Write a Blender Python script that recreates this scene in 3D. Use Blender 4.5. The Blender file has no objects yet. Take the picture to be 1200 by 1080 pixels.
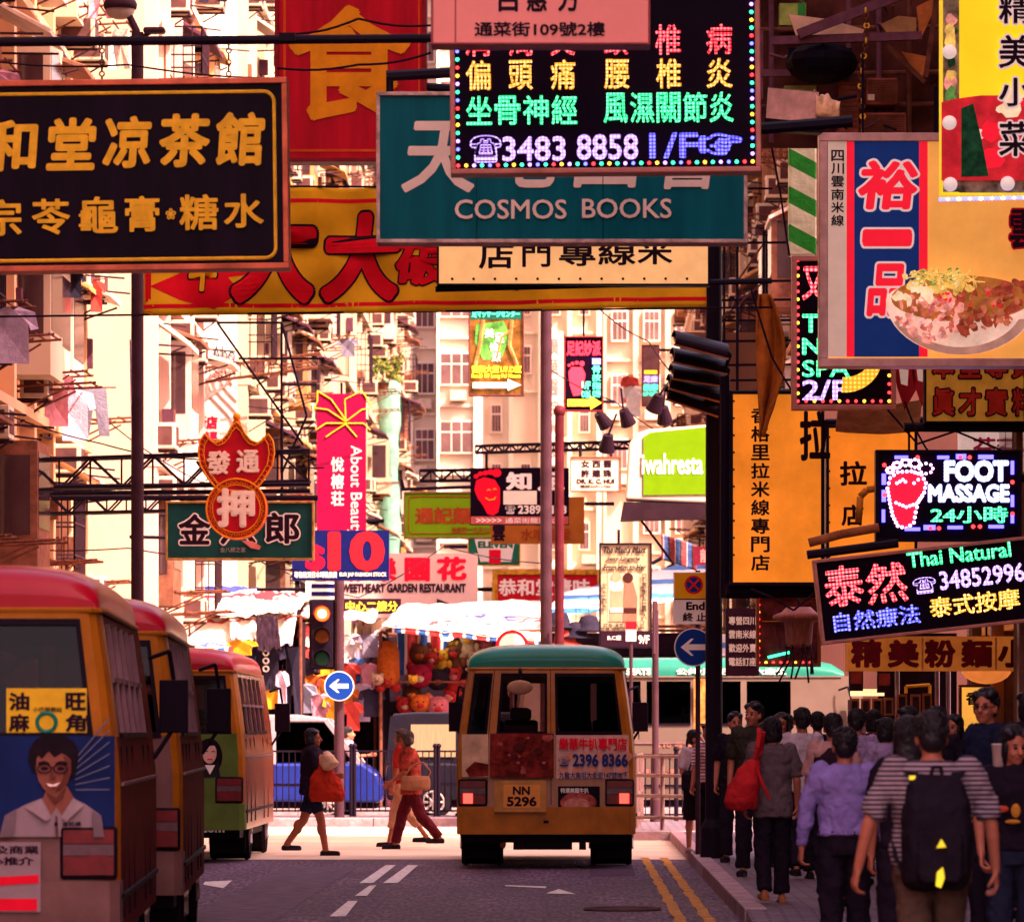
import bpy, bmesh, math, random
from mathutils import Vector, Matrix, noise
R = math.radians
SC = bpy.context.scene
COL = SC.collection

# ------------------------------------------------------------------ camera
FPX, VX, VY, EYE = 6000.0, 670.0, 855.0, 1.6
cam = bpy.data.objects.new('camera', bpy.data.cameras.new('camera'))
COL.objects.link(cam)
cam.location = (0, 0, EYE)
cam.rotation_euler = (R(90), 0, 0)
cam.data.sensor_width = 36.0
cam.data.sensor_fit = 'HORIZONTAL'
cam.data.lens = 36.0 * FPX / 1200.0
cam.data.shift_x = -(VX - 600.0) / 1200.0
cam.data.shift_y = (VY - 540.0) / 1200.0
cam.data.clip_start = 0.5
cam.data.clip_end = 3000
cam.data.dof.use_dof = True
cam.data.dof.focus_distance = 54
cam.data.dof.aperture_fstop = 6.3
SC.camera = cam

# ------------------------------------------------------------------ light
SUN_EL, SUN_A = 50.0, 54.0          # elevation; angle from straight behind the camera towards the right
w = bpy.data.worlds.new("World"); SC.world = w; w.use_nodes = True
wn, wl = w.node_tree.nodes, w.node_tree.links
wn.clear()
sky = wn.new('ShaderNodeTexSky'); sky.sky_type = 'NISHITA'; sky.sun_disc = False
sky.sun_elevation = R(SUN_EL); sky.sun_rotation = R(180 - SUN_A)
sky.dust_density = 4.0; sky.air_density = 1.0; sky.ozone_density = 0.6
tint = wn.new('ShaderNodeMix'); tint.data_type = 'RGBA'; tint.blend_type = 'MULTIPLY'
tint.inputs[0].default_value = 1.0
tint.inputs[7].default_value = (1.0, 0.60, 0.56, 1)     # smoggy warm sky of the photograph
bg = wn.new('ShaderNodeBackground'); bg.inputs[1].default_value = 0.15
wo = wn.new('ShaderNodeOutputWorld')
wl.new(sky.outputs[0], tint.inputs[6]); wl.new(tint.outputs[2], bg.inputs[0]); wl.new(bg.outputs[0], wo.inputs[0])
sd = bpy.data.lights.new('sun', 'SUN'); sd.energy = 2.25; sd.angle = R(0.5); sd.color = (1.0, 0.86, 0.66)
sun = bpy.data.objects.new('sun', sd); COL.objects.link(sun)
_sv = Vector((math.cos(R(SUN_EL)) * math.sin(R(SUN_A)), -math.cos(R(SUN_EL)) * math.cos(R(SUN_A)), math.sin(R(SUN_EL))))
sun.rotation_euler = _sv.to_track_quat('Z', 'Y').to_euler()
sun.location = (30, -10, 60)
SC.view_settings.view_transform = 'Standard'; SC.view_settings.look = 'None'
SC.view_settings.gamma = 1.0; SC.view_settings.exposure = 3.0
SC.cycles.use_denoising = True
SC.cycles.max_bounces = 6; SC.cycles.diffuse_bounces = 3; SC.cycles.transparent_max_bounces = 12
SC.cycles.sample_clamp_indirect = 4.0

# ------------------------------------------------------------------ helpers
def lin(h):
    if isinstance(h, (tuple, list)): return tuple(h)[:3]
    h = h.lstrip('#'); o = []
    for i in (0, 2, 4):
        c = int(h[i:i+2], 16) / 255.0
        o.append(c / 12.92 if c <= 0.04045 else ((c + 0.055) / 1.055) ** 2.4)
    return tuple(o)

_M = {}
def M(name, col, rough=0.65, metal=0.0, var=0.3, scale=5.0, bump=0.0, emit=0.0, coat=0.0, bscale=None, stretch=None, spec=0.04):
    if name in _M: return _M[name]
    c = lin(col)
    m = bpy.data.materials.new(name); m.use_nodes = True
    n, l = m.node_tree.nodes, m.node_tree.links
    b = n['Principled BSDF']
    b.inputs['Roughness'].default_value = rough; b.inputs['Metallic'].default_value = metal
    b.inputs['Coat Weight'].default_value = coat; b.inputs['Coat Roughness'].default_value = 0.12
    b.inputs['Specular IOR Level'].default_value = spec
    b.inputs['Base Color'].default_value = (*c, 1)
    m.diffuse_color = (*c, 1)
    if var > 0 or bump > 0:
        tc = n.new('ShaderNodeTexCoord'); src = tc.outputs['Object']
        if stretch:
            mp = n.new('ShaderNodeMapping'); mp.inputs['Scale'].default_value = stretch
            l.new(src, mp.inputs[0]); src = mp.outputs[0]
        nz = n.new('ShaderNodeTexNoise'); nz.inputs['Scale'].default_value = scale
        nz.inputs['Detail'].default_value = 7; nz.inputs['Roughness'].default_value = 0.62
        l.new(src, nz.inputs['Vector'])
        if var > 0:
            mr = n.new('ShaderNodeMapRange'); mr.inputs[1].default_value = 0.32; mr.inputs[2].default_value = 0.68
            mr.inputs[3].default_value = 1 - var; mr.inputs[4].default_value = 1 + 0.35 * var
            l.new(nz.outputs['Fac'], mr.inputs[0])
            vm = n.new('ShaderNodeVectorMath'); vm.operation = 'SCALE'; vm.inputs[0].default_value = c
            l.new(mr.outputs[0], vm.inputs['Scale']); l.new(vm.outputs[0], b.inputs['Base Color'])
            if emit > 0: l.new(vm.outputs[0], b.inputs['Emission Color'])
        if bump > 0:
            nb = n.new('ShaderNodeTexNoise'); nb.inputs['Scale'].default_value = bscale or scale * 4
            nb.inputs['Detail'].default_value = 5
            l.new(src, nb.inputs['Vector'])
            bp = n.new('ShaderNodeBump'); bp.inputs['Strength'].default_value = bump; bp.inputs['Distance'].default_value = 0.03
            l.new(nb.outputs['Fac'], bp.inputs['Height']); l.new(bp.outputs[0], b.inputs['Normal'])
    if emit > 0:
        b.inputs['Emission Color'].default_value = (*c, 1) if not b.inputs['Emission Color'].is_linked else (1, 1, 1, 1)
        b.inputs['Emission Strength'].default_value = emit * 0.5
    _M[name] = m
    return m

def LED(name, col, pitch, core=0.35, s=2.2, dim=0.5):
    core *= .6
    """light-emitting-diode dots: a grid of bright points over a dimmer glow (the pitch is the real spacing)"""
    if name in _M: return _M[name]
    c = lin(col); hot = tuple(min(1.0, x * (1 - core) + core) for x in c)
    m = bpy.data.materials.new(name); m.use_nodes = True
    n, l = m.node_tree.nodes, m.node_tree.links
    for x in list(n):
        if x.type == 'BSDF_PRINCIPLED': n.remove(x)
    out = [x for x in n if x.type == 'OUTPUT_MATERIAL'][0]
    tc = n.new('ShaderNodeTexCoord')
    sc = n.new('ShaderNodeVectorMath'); sc.operation = 'SCALE'; sc.inputs['Scale'].default_value = 1.0 / pitch
    fr = n.new('ShaderNodeVectorMath'); fr.operation = 'FRACTION'
    sb = n.new('ShaderNodeVectorMath'); sb.operation = 'SUBTRACT'; sb.inputs[1].default_value = (0.5, 0.5, 0.5)
    ml = n.new('ShaderNodeVectorMath'); ml.operation = 'MULTIPLY'; ml.inputs[1].default_value = (1, 0, 1)
    ln = n.new('ShaderNodeVectorMath'); ln.operation = 'LENGTH'
    l.new(tc.outputs['Object'], sc.inputs[0]); l.new(sc.outputs[0], fr.inputs[0]); l.new(fr.outputs[0], sb.inputs[0])
    l.new(sb.outputs[0], ml.inputs[0]); l.new(ml.outputs[0], ln.inputs[0])
    mr = n.new('ShaderNodeMapRange'); mr.inputs[1].default_value = 0.20; mr.inputs[2].default_value = 0.46
    mr.inputs[3].default_value = 1; mr.inputs[4].default_value = 0
    l.new(ln.outputs['Value'], mr.inputs[0])
    mx = n.new('ShaderNodeMix'); mx.data_type = 'RGBA'
    mx.inputs[6].default_value = (*[x * dim for x in c], 1); mx.inputs[7].default_value = (*hot, 1)
    l.new(mr.outputs[0], mx.inputs[0])
    em = n.new('ShaderNodeEmission'); em.inputs[1].default_value = s * 0.18
    l.new(mx.outputs[2], em.inputs[0]); l.new(em.outputs[0], out.inputs[0])
    m.cycles.emission_sampling = 'NONE'
    _M[name] = m
    return m

def GLASS(name='window_glass', tintc=(0.30, 0.24, 0.24), refl=0.18, ior=1.5):
    if name in _M: return _M[name]
    m = bpy.data.materials.new(name); m.use_nodes = True
    n, l = m.node_tree.nodes, m.node_tree.links
    for x in list(n):
        if x.type == 'BSDF_PRINCIPLED': n.remove(x)
    out = [x for x in n if x.type == 'OUTPUT_MATERIAL'][0]
    t = n.new('ShaderNodeBsdfTransparent'); t.inputs[0].default_value = (*tintc, 1)
    g = n.new('ShaderNodeBsdfGlossy'); g.inputs[1].default_value = 0.04
    fr = n.new('ShaderNodeFresnel'); fr.inputs[0].default_value = ior
    ad = n.new('ShaderNodeMath'); ad.operation = 'ADD'; ad.inputs[1].default_value = refl * 0.3; ad.use_clamp = True
    mx = n.new('ShaderNodeMixShader')
    l.new(fr.outputs[0], ad.inputs[0]); l.new(ad.outputs[0], mx.inputs[0]); l.new(t.outputs[0], mx.inputs[1]); l.new(g.outputs[0], mx.inputs[2])
    l.new(mx.outputs[0], out.inputs[0])
    _M[name] = m
    return m

def STRIPES(name, cols, scale, axis=0, rough=0.7, wob=0.3):
    """woven stripes across one axis of the cloth"""
    if name in _M: return _M[name]
    m = bpy.data.materials.new(name); m.use_nodes = True
    n, l = m.node_tree.nodes, m.node_tree.links
    b = n['Principled BSDF']; b.inputs['Roughness'].default_value = rough
    tc = n.new('ShaderNodeTexCoord'); sp = n.new('ShaderNodeSeparateXYZ'); l.new(tc.outputs['Object'], sp.inputs[0])
    nz = n.new('ShaderNodeTexNoise'); nz.inputs['Scale'].default_value = 1.3; l.new(tc.outputs['Object'], nz.inputs['Vector'])
    a1 = n.new('ShaderNodeMath'); a1.operation = 'MULTIPLY_ADD'; a1.inputs[1].default_value = wob
    l.new(nz.outputs['Fac'], a1.inputs[0]); l.new(sp.outputs[axis], a1.inputs[2])
    a2 = n.new('ShaderNodeMath'); a2.operation = 'MULTIPLY'; a2.inputs[1].default_value = scale; l.new(a1.outputs[0], a2.inputs[0])
    a3 = n.new('ShaderNodeMath'); a3.operation = 'FRACT'; l.new(a2.outputs[0], a3.inputs[0])
    cr = n.new('ShaderNodeValToRGB'); cr.color_ramp.interpolation = 'CONSTANT'
    e = cr.color_ramp.elements
    while len(e) < len(cols): e.new(0.5)
    for i, (p, c) in enumerate(cols):
        e[i].position = p; e[i].color = (*lin(c), 1)
    l.new(a3.outputs[0], cr.inputs[0]); l.new(cr.outputs[0], b.inputs['Base Color'])
    nb = n.new('ShaderNodeTexNoise'); nb.inputs['Scale'].default_value = 5; nb.inputs['Detail'].default_value = 4
    l.new(tc.outputs['Object'], nb.inputs['Vector'])
    bp = n.new('ShaderNodeBump'); bp.inputs['Strength'].default_value = 0.6; bp.inputs['Distance'].default_value = 0.08
    l.new(nb.outputs['Fac'], bp.inputs['Height']); l.new(bp.outputs[0], b.inputs['Normal'])
    _M[name] = m
    return m

class MB:
    """collects simple solids and links them as ONE mesh object"""
    def __init__(s): s.v, s.f, s.mi, s.mats = [], [], [], []
    def mat(s, m):
        if m not in s.mats: s.mats.append(m)
        return s.mats.index(m)
    def add(s, vs, fs, m):
        k, i = len(s.v), s.mat(m)
        s.v += [tuple(v) for v in vs]
        s.f += [tuple(k + j for j in f) for f in fs]; s.mi += [i] * len(fs)
    def box(s, x0, x1, y0, y1, z0, z1, m):
        s.add([(x0,y0,z0),(x1,y0,z0),(x1,y1,z0),(x0,y1,z0),(x0,y0,z1),(x1,y0,z1),(x1,y1,z1),(x0,y1,z1)],
              [(0,3,2,1),(4,5,6,7),(0,1,5,4),(1,2,6,5),(2,3,7,6),(3,0,4,7)], m)
    def cbox(s, c, d, m): s.box(c[0]-d[0]/2,c[0]+d[0]/2,c[1]-d[1]/2,c[1]+d[1]/2,c[2]-d[2]/2,c[2]+d[2]/2,m)
    def tube(s, p, q, r, m, n=8, r2=None, cap=True):
        p, q = Vector(p), Vector(q); r2 = r if r2 is None else r2
        d = q - p
        if d.length < 1e-6: return
        d.normalize(); a = d.orthogonal().normalized(); b = d.cross(a)
        vs = []
        for (c, rr) in ((p, r), (q, r2)):
            for i in range(n):
                t = 2*math.pi*i/n
                vs.append(c + a*math.cos(t)*rr + b*math.sin(t)*rr)
        fs = [(i, (i+1) % n, n+(i+1) % n, n+i) for i in range(n)]
        if cap: fs += [tuple(range(n-1, -1, -1)), tuple(range(n, 2*n))]
        s.add(vs, fs, m)
    def path(s, pts, r, m, n=6):
        for a, b in zip(pts, pts[1:]): s.tube(a, b, r, m, n)
    def beam(s, p, q, wd, m):                         # square bar
        s.tube(p, q, wd*0.7071, m, 4)
    def sphere(s, c, r, m, seg=12, rings=8):
        if not isinstance(r, (tuple, list)): r = (r, r, r)
        vs = [(c[0], c[1], c[2]+r[2])]
        for i in range(1, rings):
            a = math.pi*i/rings
            for j in range(seg):
                b = 2*math.pi*j/seg
                vs.append((c[0]+r[0]*math.sin(a)*math.cos(b), c[1]+r[1]*math.sin(a)*math.sin(b), c[2]+r[2]*math.cos(a)))
        vs.append((c[0], c[1], c[2]-r[2]))
        fs = [(0, 1+j, 1+(j+1) % seg) for j in range(seg)]
        for i in range(rings-2):
            for j in range(seg):
                a, b = 1+i*seg+j, 1+i*seg+(j+1) % seg
                fs.append((a, a+seg, b+seg, b))
        k = len(vs)-1; o = 1+(rings-2)*seg
        fs += [(k, o+(j+1) % seg, o+j) for j in range(seg)]
        s.add(vs, fs, m)
    def prism(s, pts, y0, y1, m):                     # outline in x-z, thickness along y
        n = len(pts)
        ar = sum(pts[i][0]*pts[(i+1)%n][1]-pts[(i+1)%n][0]*pts[i][1] for i in range(n))
        if ar < 0: pts = pts[::-1]
        vs = [(x, y0, z) for x, z in pts] + [(x, y1, z) for x, z in pts]
        s.add(vs, [tuple(range(n)), tuple(range(2*n-1, n-1, -1))] + [(i, n+i, n+(i+1) % n, (i+1) % n) for i in range(n)], m)
    def ring(s, rings, m, close=True, capa=True, capb=True):   # loft of equal-length rings
        n = len(rings[0]); vs = [p for r in rings for p in r]; fs = []
        for i in range(len(rings)-1):
            for j in range(n if close else n-1):
                a, b = i*n+j, i*n+(j+1) % n
                fs.append((a, b, b+n, a+n))
        if capa: fs.append(tuple(range(n-1, -1, -1)))
        if capb: fs.append(tuple(range((len(rings)-1)*n, len(rings)*n)))
        s.add(vs, fs, m)
    def grid(s, nu, nv, fn, m, hole=None):
        vs = [fn(i/nu, j/nv) for j in range(nv+1) for i in range(nu+1)]
        fs = [(j*(nu+1)+i, j*(nu+1)+i+1, (j+1)*(nu+1)+i+1, (j+1)*(nu+1)+i) for j in range(nv) for i in range(nu) if not (hole and hole(i, j))]
        s.add(vs, fs, m)
    def cyl_x(s, x0, x1, y, z, r, m, n=20): s.tube((x0,y,z), (x1,y,z), r, m, n)
    def torus(s, c, rad, r, m, axis=0, n=20, k=8):
        rings = []
        for i in range(n+1):
            a = 2*math.pi*i/n; rg = []
            for j in range(k):
                b = 2*math.pi*j/k; q = rad + r*math.cos(b); h = r*math.sin(b)
                p = [(h, q*math.cos(a), q*math.sin(a)), (q*math.cos(a), h, q*math.sin(a)), (q*math.cos(a), q*math.sin(a), h)][axis]
                rg.append((c[0]+p[0], c[1]+p[1], c[2]+p[2]))
            rings.append(rg)
        s.ring(rings, m, True, False, False)
    def build(s, name, parent=None, smooth=False, bevel=0.0, solid=0.0, sub=0, fix=True, weld=False):
        me = bpy.data.meshes.new(name); me.from_pydata(s.v, [], s.f)
        for m in s.mats: me.materials.append(m)
        me.polygons.foreach_set('material_index', s.mi)
        if fix:
            bm = bmesh.new(); bm.from_mesh(me)
            if weld: bmesh.ops.remove_doubles(bm, verts=bm.verts, dist=.0005)
            bmesh.ops.recalc_face_normals(bm, faces=bm.faces); bm.to_mesh(me); bm.free()
        if smooth: me.polygons.foreach_set('use_smooth', [True]*len(me.polygons))
        me.update()
        o = bpy.data.objects.new(name, me); COL.objects.link(o)
        if parent: o.parent = parent
        if bevel:
            b = o.modifiers.new('edge', 'BEVEL'); b.width = bevel; b.segments = 2; b.limit_method = 'ANGLE'
        if solid:
            b = o.modifiers.new('thick', 'SOLIDIFY'); b.thickness = solid; b.offset = -1
        if sub:
            b = o.modifiers.new('soft', 'SUBSURF'); b.levels = sub; b.render_levels = sub
        return o

def thing(name, label, cat, loc=(0, 0, 0), rz=0.0, group=None, rot=None):
    o = bpy.data.objects.new(name, None); COL.objects.link(o)
    o.empty_display_size = 0.2
    o.location = loc; o.rotation_euler = rot or (0, 0, rz)
    return tag(o, label, cat, group)
def tag(o, label=None, cat=None, group=None, kind=None):
    if label: o['label'] = label
    if cat: o['category'] = cat
    if group: o['group'] = group
    if kind: o['kind'] = kind
    return o
def copy_tree(o, parent=None):
    c = o.copy(); COL.objects.link(c)
    if parent: c.parent = parent
    for ch in list(o.children): copy_tree(ch, c)
    return c

def P(px, py, d):            # the point that stands d metres away where the photograph shows (px, py)
    return Vector(((px-VX)*d/FPX, d, EYE+(VY-py)*d/FPX))
def XW(px, d): return (px-VX)*d/FPX
def ZW(py, d): return EYE+(VY-py)*d/FPX

_T = {}
def glyphs(s, wt=0.0, shear=0.0, res=3):
    """outline of a string as a unit-sized mesh; a heavier stroke is several copies set side by side"""
    k = (s, wt, shear)
    if k in _T: return _T[k]
    c = bpy.data.curves.new('text', 'FONT'); c.body = s; c.shear = shear; c.resolution_u = res; c.extrude = 0.012
    o = bpy.data.objects.new('text', c)
    me = bpy.data.meshes.new_from_object(o)
    vs = [tuple(v.co) for v in me.vertices]; fs = [tuple(p.vertices) for p in me.polygons]
    bpy.data.objects.remove(o); bpy.data.curves.remove(c); bpy.data.meshes.remove(me)
    ex = wt
    if ex > .003:
        n = len(vs); v0, f0 = vs, fs; vs, fs = [], []
        dirs = [(0, 0)] + [(math.cos(R(a)), math.sin(R(a))) for a in range(0, 360, 45 if wt < .04 else 20)]
        for j, (dx, dy) in enumerate(dirs):
            vs += [(v[0]+dx*ex, v[1]+dy*ex, v[2]-.0004*j) for v in v0]; fs += [tuple(q+n*j for q in f) for f in f0]
    x0 = min(v[0] for v in vs); x1 = max(v[0] for v in vs); y0 = min(v[1] for v in vs); y1 = max(v[1] for v in vs)
    vs = [((v[0]-x0)/max(x1-x0, 1e-6), v[2]/0.012, (v[1]-y0)/max(y1-y0, 1e-6)) for v in vs]
    _T[k] = (vs, fs)
    return _T[k]
def text(mb, s, x0, z0, x1, z1, m, y=-0.004, wt=0.0, th=0.003, shear=0.0, rot=0):
    """letters filling a rectangle of the sign's face (x0..x1, z0..z1), standing th proud of y"""
    vs, fs = glyphs(s, wt, shear)
    if rot == 90:    # reads downwards
        vs = [(v[2], v[1], 1-v[0]) for v in vs]
    mb.add([(x0+(x1-x0)*v[0], y-th*v[1], z0+(z1-z0)*v[2]) for v in vs], fs, m)
# ------------------------------------------------------------------ ground, road, pavements
def BRICKS(name, c1, c2, cm, sx, rough=0.75):
    m = bpy.data.materials.new(name); m.use_nodes = True
    n, l = m.node_tree.nodes, m.node_tree.links
    b = n['Principled BSDF']; b.inputs['Roughness'].default_value = rough
    tc = n.new('ShaderNodeTexCoord'); br = n.new('ShaderNodeTexBrick')
    br.inputs['Color1'].default_value = (*lin(c1), 1); br.inputs['Color2'].default_value = (*lin(c2), 1); br.inputs['Mortar'].default_value = (*lin(cm), 1)
    br.inputs['Scale'].default_value = sx; br.inputs['Mortar Size'].default_value = 0.03; br.inputs['Bias'].default_value = -0.1
    nz = n.new('ShaderNodeTexNoise'); nz.inputs['Scale'].default_value = 1.7; nz.inputs['Detail'].default_value = 8
    l.new(tc.outputs['Object'], nz.inputs['Vector']); l.new(tc.outputs['Object'], br.inputs['Vector'])
    mr = n.new('ShaderNodeMapRange'); mr.inputs[1].default_value = .3; mr.inputs[2].default_value = .7; mr.inputs[3].default_value = .55; mr.inputs[4].default_value = 1.15
    l.new(nz.outputs['Fac'], mr.inputs[0])
    vm = n.new('ShaderNodeVectorMath'); vm.operation = 'SCALE'; l.new(br.outputs['Color'], vm.inputs[0]); l.new(mr.outputs[0], vm.inputs['Scale'])
    l.new(vm.outputs[0], b.inputs['Base Color'])
    bp = n.new('ShaderNodeBump'); bp.inputs['Strength'].default_value = .5; bp.inputs['Distance'].default_value = .02
    l.new(br.outputs['Fac'], bp.inputs['Height']); bp.invert = True; l.new(bp.outputs[0], b.inputs['Normal'])
    return m
def ASPHALT(name, col):
    """worn asphalt: fine aggregate, long tyre-polished streaks, large patches and oil spots"""
    m = bpy.data.materials.new(name); m.use_nodes = True
    n, l = m.node_tree.nodes, m.node_tree.links; b = n['Principled BSDF']; b.inputs['Roughness'].default_value = .7; b.inputs['Specular IOR Level'].default_value = .12
    tc = n.new('ShaderNodeTexCoord'); val = None
    for sc, st, lo, hi, det in ((9, (1, 1, 1), .55, 1.35, 8), (1.0, (1.6, .12, 1), .72, 1.25, 5), (.45, (1, .5, 1), .7, 1.2, 3), (24, (1, .09, 1), .42, 1.65, 2)):
        mp = n.new('ShaderNodeMapping'); mp.inputs['Scale'].default_value = st; nz = n.new('ShaderNodeTexNoise'); nz.inputs['Scale'].default_value = sc; nz.inputs['Detail'].default_value = det
        l.new(tc.outputs['Object'], mp.inputs[0]); l.new(mp.outputs[0], nz.inputs['Vector'])
        mr = n.new('ShaderNodeMapRange'); mr.inputs[1].default_value = .34; mr.inputs[2].default_value = .66; mr.inputs[3].default_value = lo; mr.inputs[4].default_value = hi; l.new(nz.outputs['Fac'], mr.inputs[0])
        if val is None: val = mr.outputs[0]
        else:
            mu = n.new('ShaderNodeMath'); mu.operation = 'MULTIPLY'; l.new(val, mu.inputs[0]); l.new(mr.outputs[0], mu.inputs[1]); val = mu.outputs[0]
    vm = n.new('ShaderNodeVectorMath'); vm.operation = 'SCALE'; vm.inputs[0].default_value = col; l.new(val, vm.inputs['Scale']); l.new(vm.outputs[0], b.inputs['Base Color'])
    bp = n.new('ShaderNodeBump'); bp.inputs['Strength'].default_value = .8; bp.inputs['Distance'].default_value = .02; l.new(val, bp.inputs['Height']); l.new(bp.outputs[0], b.inputs['Normal'])
    return m
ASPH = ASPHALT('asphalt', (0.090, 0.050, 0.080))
JUNC_LIT = M('junction_concrete', (0.60, 0.46, 0.33), rough=0.8, var=0.22, scale=0.7, bump=0.2, bscale=20)  # pale colour paints the sunlit look of the crossing
PAVE = BRICKS('pavement_bricks', (.17, .10, .14), (.10, .06, .09), (.02, .01, .02), 1.9)
KERB = M('kerb_stone', (.38, .25, .27), rough=.8, var=.4, scale=4, bump=.4)
g = MB(); g.add([(-900,-60,0),(900,-60,0),(900,2200,0),(-900,2200,0)], [(0,1,2,3)], ASPH)
tag(g.build('ground'), kind='structure')
g = MB(); g.add([(-60,63.2,.004),(1.43,63.2,.004),(1.43,84.4,.004),(-60,84.4,.004)], [(0,1,2,3)], JUNC_LIT)
tag(g.build('junction_road'), kind='structure')
g = MB(); g.add([(-80,88.6,.004),(80,88.6,.004),(80,95.2,.004),(-80,95.2,.004)], [(0,1,2,3)], M('cross_street_asphalt', (.16,.12,.12), rough=.7, var=.3, scale=1, bump=.5, bscale=20))
tag(g.build('cross_street'), kind='structure')
def pavement(name, x0, x1, y0, y1, kx=None, ky=None):
    g = MB(); g.box(x0, x1, y0, y1, -.02, .13, PAVE)
    if kx is not None:                                # kerb stones along y
        y = y0
        while y < y1-.05:
            g.box(kx-.012, kx+.17, y+.006, min(y+.9, y1)-.006, -.02, .142, KERB); y += .9
    if ky is not None:
        x = x0
        while x < x1-.05:
            g.box(x+.006, min(x+.9, x1)-.006, ky-.012, ky+.17, -.02, .142, KERB); x += .9
    return tag(g.build(name, bevel=.012), kind='structure')
pavement('pavement', 1.43, 30, 42, 74, kx=1.43)
g = MB(); g.add([(1.43,38.5,.012),(30,38.5,.012),(30,41.99,.13),(1.43,41.99,.13),(1.43,12,.012),(30,12,.012)], [(0,1,2,3),(4,5,1,0)], PAVE); g.add([(1.43,12,-.02),(1.43,41.99,-.02),(1.43,41.99,.13),(1.43,38.5,.012),(1.43,12,.012)], [(0,1,2,3,4)], KERB)
tag(g.build('dropped_pavement'), kind='structure')
pavement('pavement', .80, 30, 74.02, 83.6, ky=74.02)
pavement('pavement', -24, -1.2, 85.0, 88.5, ky=85.0)
pavement('pavement', -24, 24, 95.3, 98, ky=95.3)
def G(px, py, z=0.0):
    d = (EYE - z) * FPX / (py - VY)
    return ((px-VX)*d/FPX, d)
RUST0 = M('iron_rim', (.10,.05,.05), rough=.6)
WHITE_P = M('road_paint_white', (.74, .68, .62), rough=.7, var=.5, scale=14)
YEL_P = M('road_paint_yellow', (.50, .21, .035), rough=.7, var=.7, scale=9)
g = MB()
def mark(pts, m, z=.008):
    g.add([(*G(*p, z), z) for p in pts], [tuple(range(len(pts)))], m)
mark([(421,1034),(437,1034),(464,1013),(452,1013)], WHITE_P)
mark([(449,1034),(466,1034),(490,1013),(478,1013)], WHITE_P)
mark([(416,1049),(430,1049),(441,1036.5),(433,1037)], WHITE_P)
mark([(386,1073),(405,1073),(419,1055),(408,1055)], WHITE_P)
mark([(238,1036),(262,1040),(272,1031),(240,1032.5)], WHITE_P)
mark([(640,1046),(675,1047),(655,1041)], WHITE_P)
mark([(592,1036.5),(640,1038),(640,1040),(592,1037.6)], WHITE_P)
for xo in (.86, 1.10):
    n = 60; L = []; Rr = []
    for i in range(n+1):
        y = 20 + 44*i/n
        wv = .012*math.sin(y*2.3+xo*9) + .01*math.sin(y*5.1)
        L.append((xo+wv, y, .008)); Rr.append((xo+.10+wv*.6, y, .008))
    g.add(L+Rr, [(i, n+1+i, n+2+i, i+1) for i in range(n)], YEL_P)
tag(g.build('road_markings'), kind='structure')
g = MB(); g.add([(.2,56,.004),(.7,56,.004),(.72,62.5,.004),(.22,62.3,.004)], [(0,1,2,3)], M('asphalt_patch', (.08,.045,.075), rough=.75, var=.5, scale=7)); g.add([(-3.3,38,.004),(-2.5,38,.004),(-2.5,60,.004),(-3.35,60,.004)], [(0,1,2,3)], M('asphalt_trench', (.12,.08,.11), rough=.75, var=.5, scale=5))
tag(g.build('road_patch'), kind='structure')
g = MB(); g.tube((0,0,0),(0,0,.012),.33,M('cast_iron', (.05,.03,.035), rough=.6, var=.5, scale=12),24); g.torus((0,0,.01),.33,.02,RUST0,axis=2,n=24,k=5)
o = g.build('manhole_cover'); o.location = (.45, 45.5, .0); tag(o, 'round iron manhole cover in the road left of the double yellow lines', 'manhole cover')

# ------------------------------------------------------------------ buildings
def wallmat(name, col, var=.22, scale=.35):
    return M(name, col, rough=.85, var=var, scale=scale, bump=.15, bscale=6, stretch=(1, 1, .35))
W_CREAM = wallmat('wall_cream', (.56, .41, .29)); W_ORANGE = wallmat('wall_ochre', (.52, .25, .10), .35)
W_PINK = wallmat('wall_pink', (.66, .42, .36)); W_WHITE = wallmat('wall_white', (.80, .66, .52), .12)
W_DARK = wallmat('wall_soot', (.085, .032, .028), .5)  # very dark brown wall, unevenly toned
W_BROWN = wallmat('wall_brown', (.30, .13, .07), .4); W_FAR = wallmat('wall_far', (.80, .66, .50), .1)  # far walls coloured pale to stand in for distance haze
DARKM = M('dark_metal', (.035, .014, .022), rough=.5, var=.3); RUST = M('rusty_steel', (.16, .05, .03), rough=.7, var=.5, scale=8)
BLACK = M('black_steel', (.012, .006, .014), rough=.45, var=.2); GREY = M('grey_steel', (.20, .11, .13), rough=.5, var=.3)
WIN = M('window_dark', (.05, .02, .025), rough=.12, var=.3, scale=1.2, spec=.8)
ALU = M('aluminium', (.62, .48, .42), rough=.45, metal=.3, var=.2)
ACM = M('air_conditioner_white', (.66, .50, .36), rough=.6, var=.35, scale=4)
ACG = M('air_conditioner_grille', (.10, .04, .04), rough=.6)
AWN = [M('awning_brown', (.22, .08, .05), rough=.7, var=.5, scale=5), M('awning_ochre', (.55, .27, .10), rough=.7, var=.4, scale=5), M('awning_plum', (.09, .03, .05), rough=.7, var=.3), M('awning_pale', (.66, .5, .4), rough=.7, var=.3)]
CLO = [M('cloth_%s' % k, c, rough=.9, var=.25, scale=9, bump=.4) for k, c in (('dark', (.02,.015,.03)), ('grey', (.20,.17,.24)), ('lilac', (.50,.36,.48)), ('red', (.45,.05,.04)), ('white', (.75,.68,.62)), ('pink', (.55,.22,.28)))]

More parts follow.
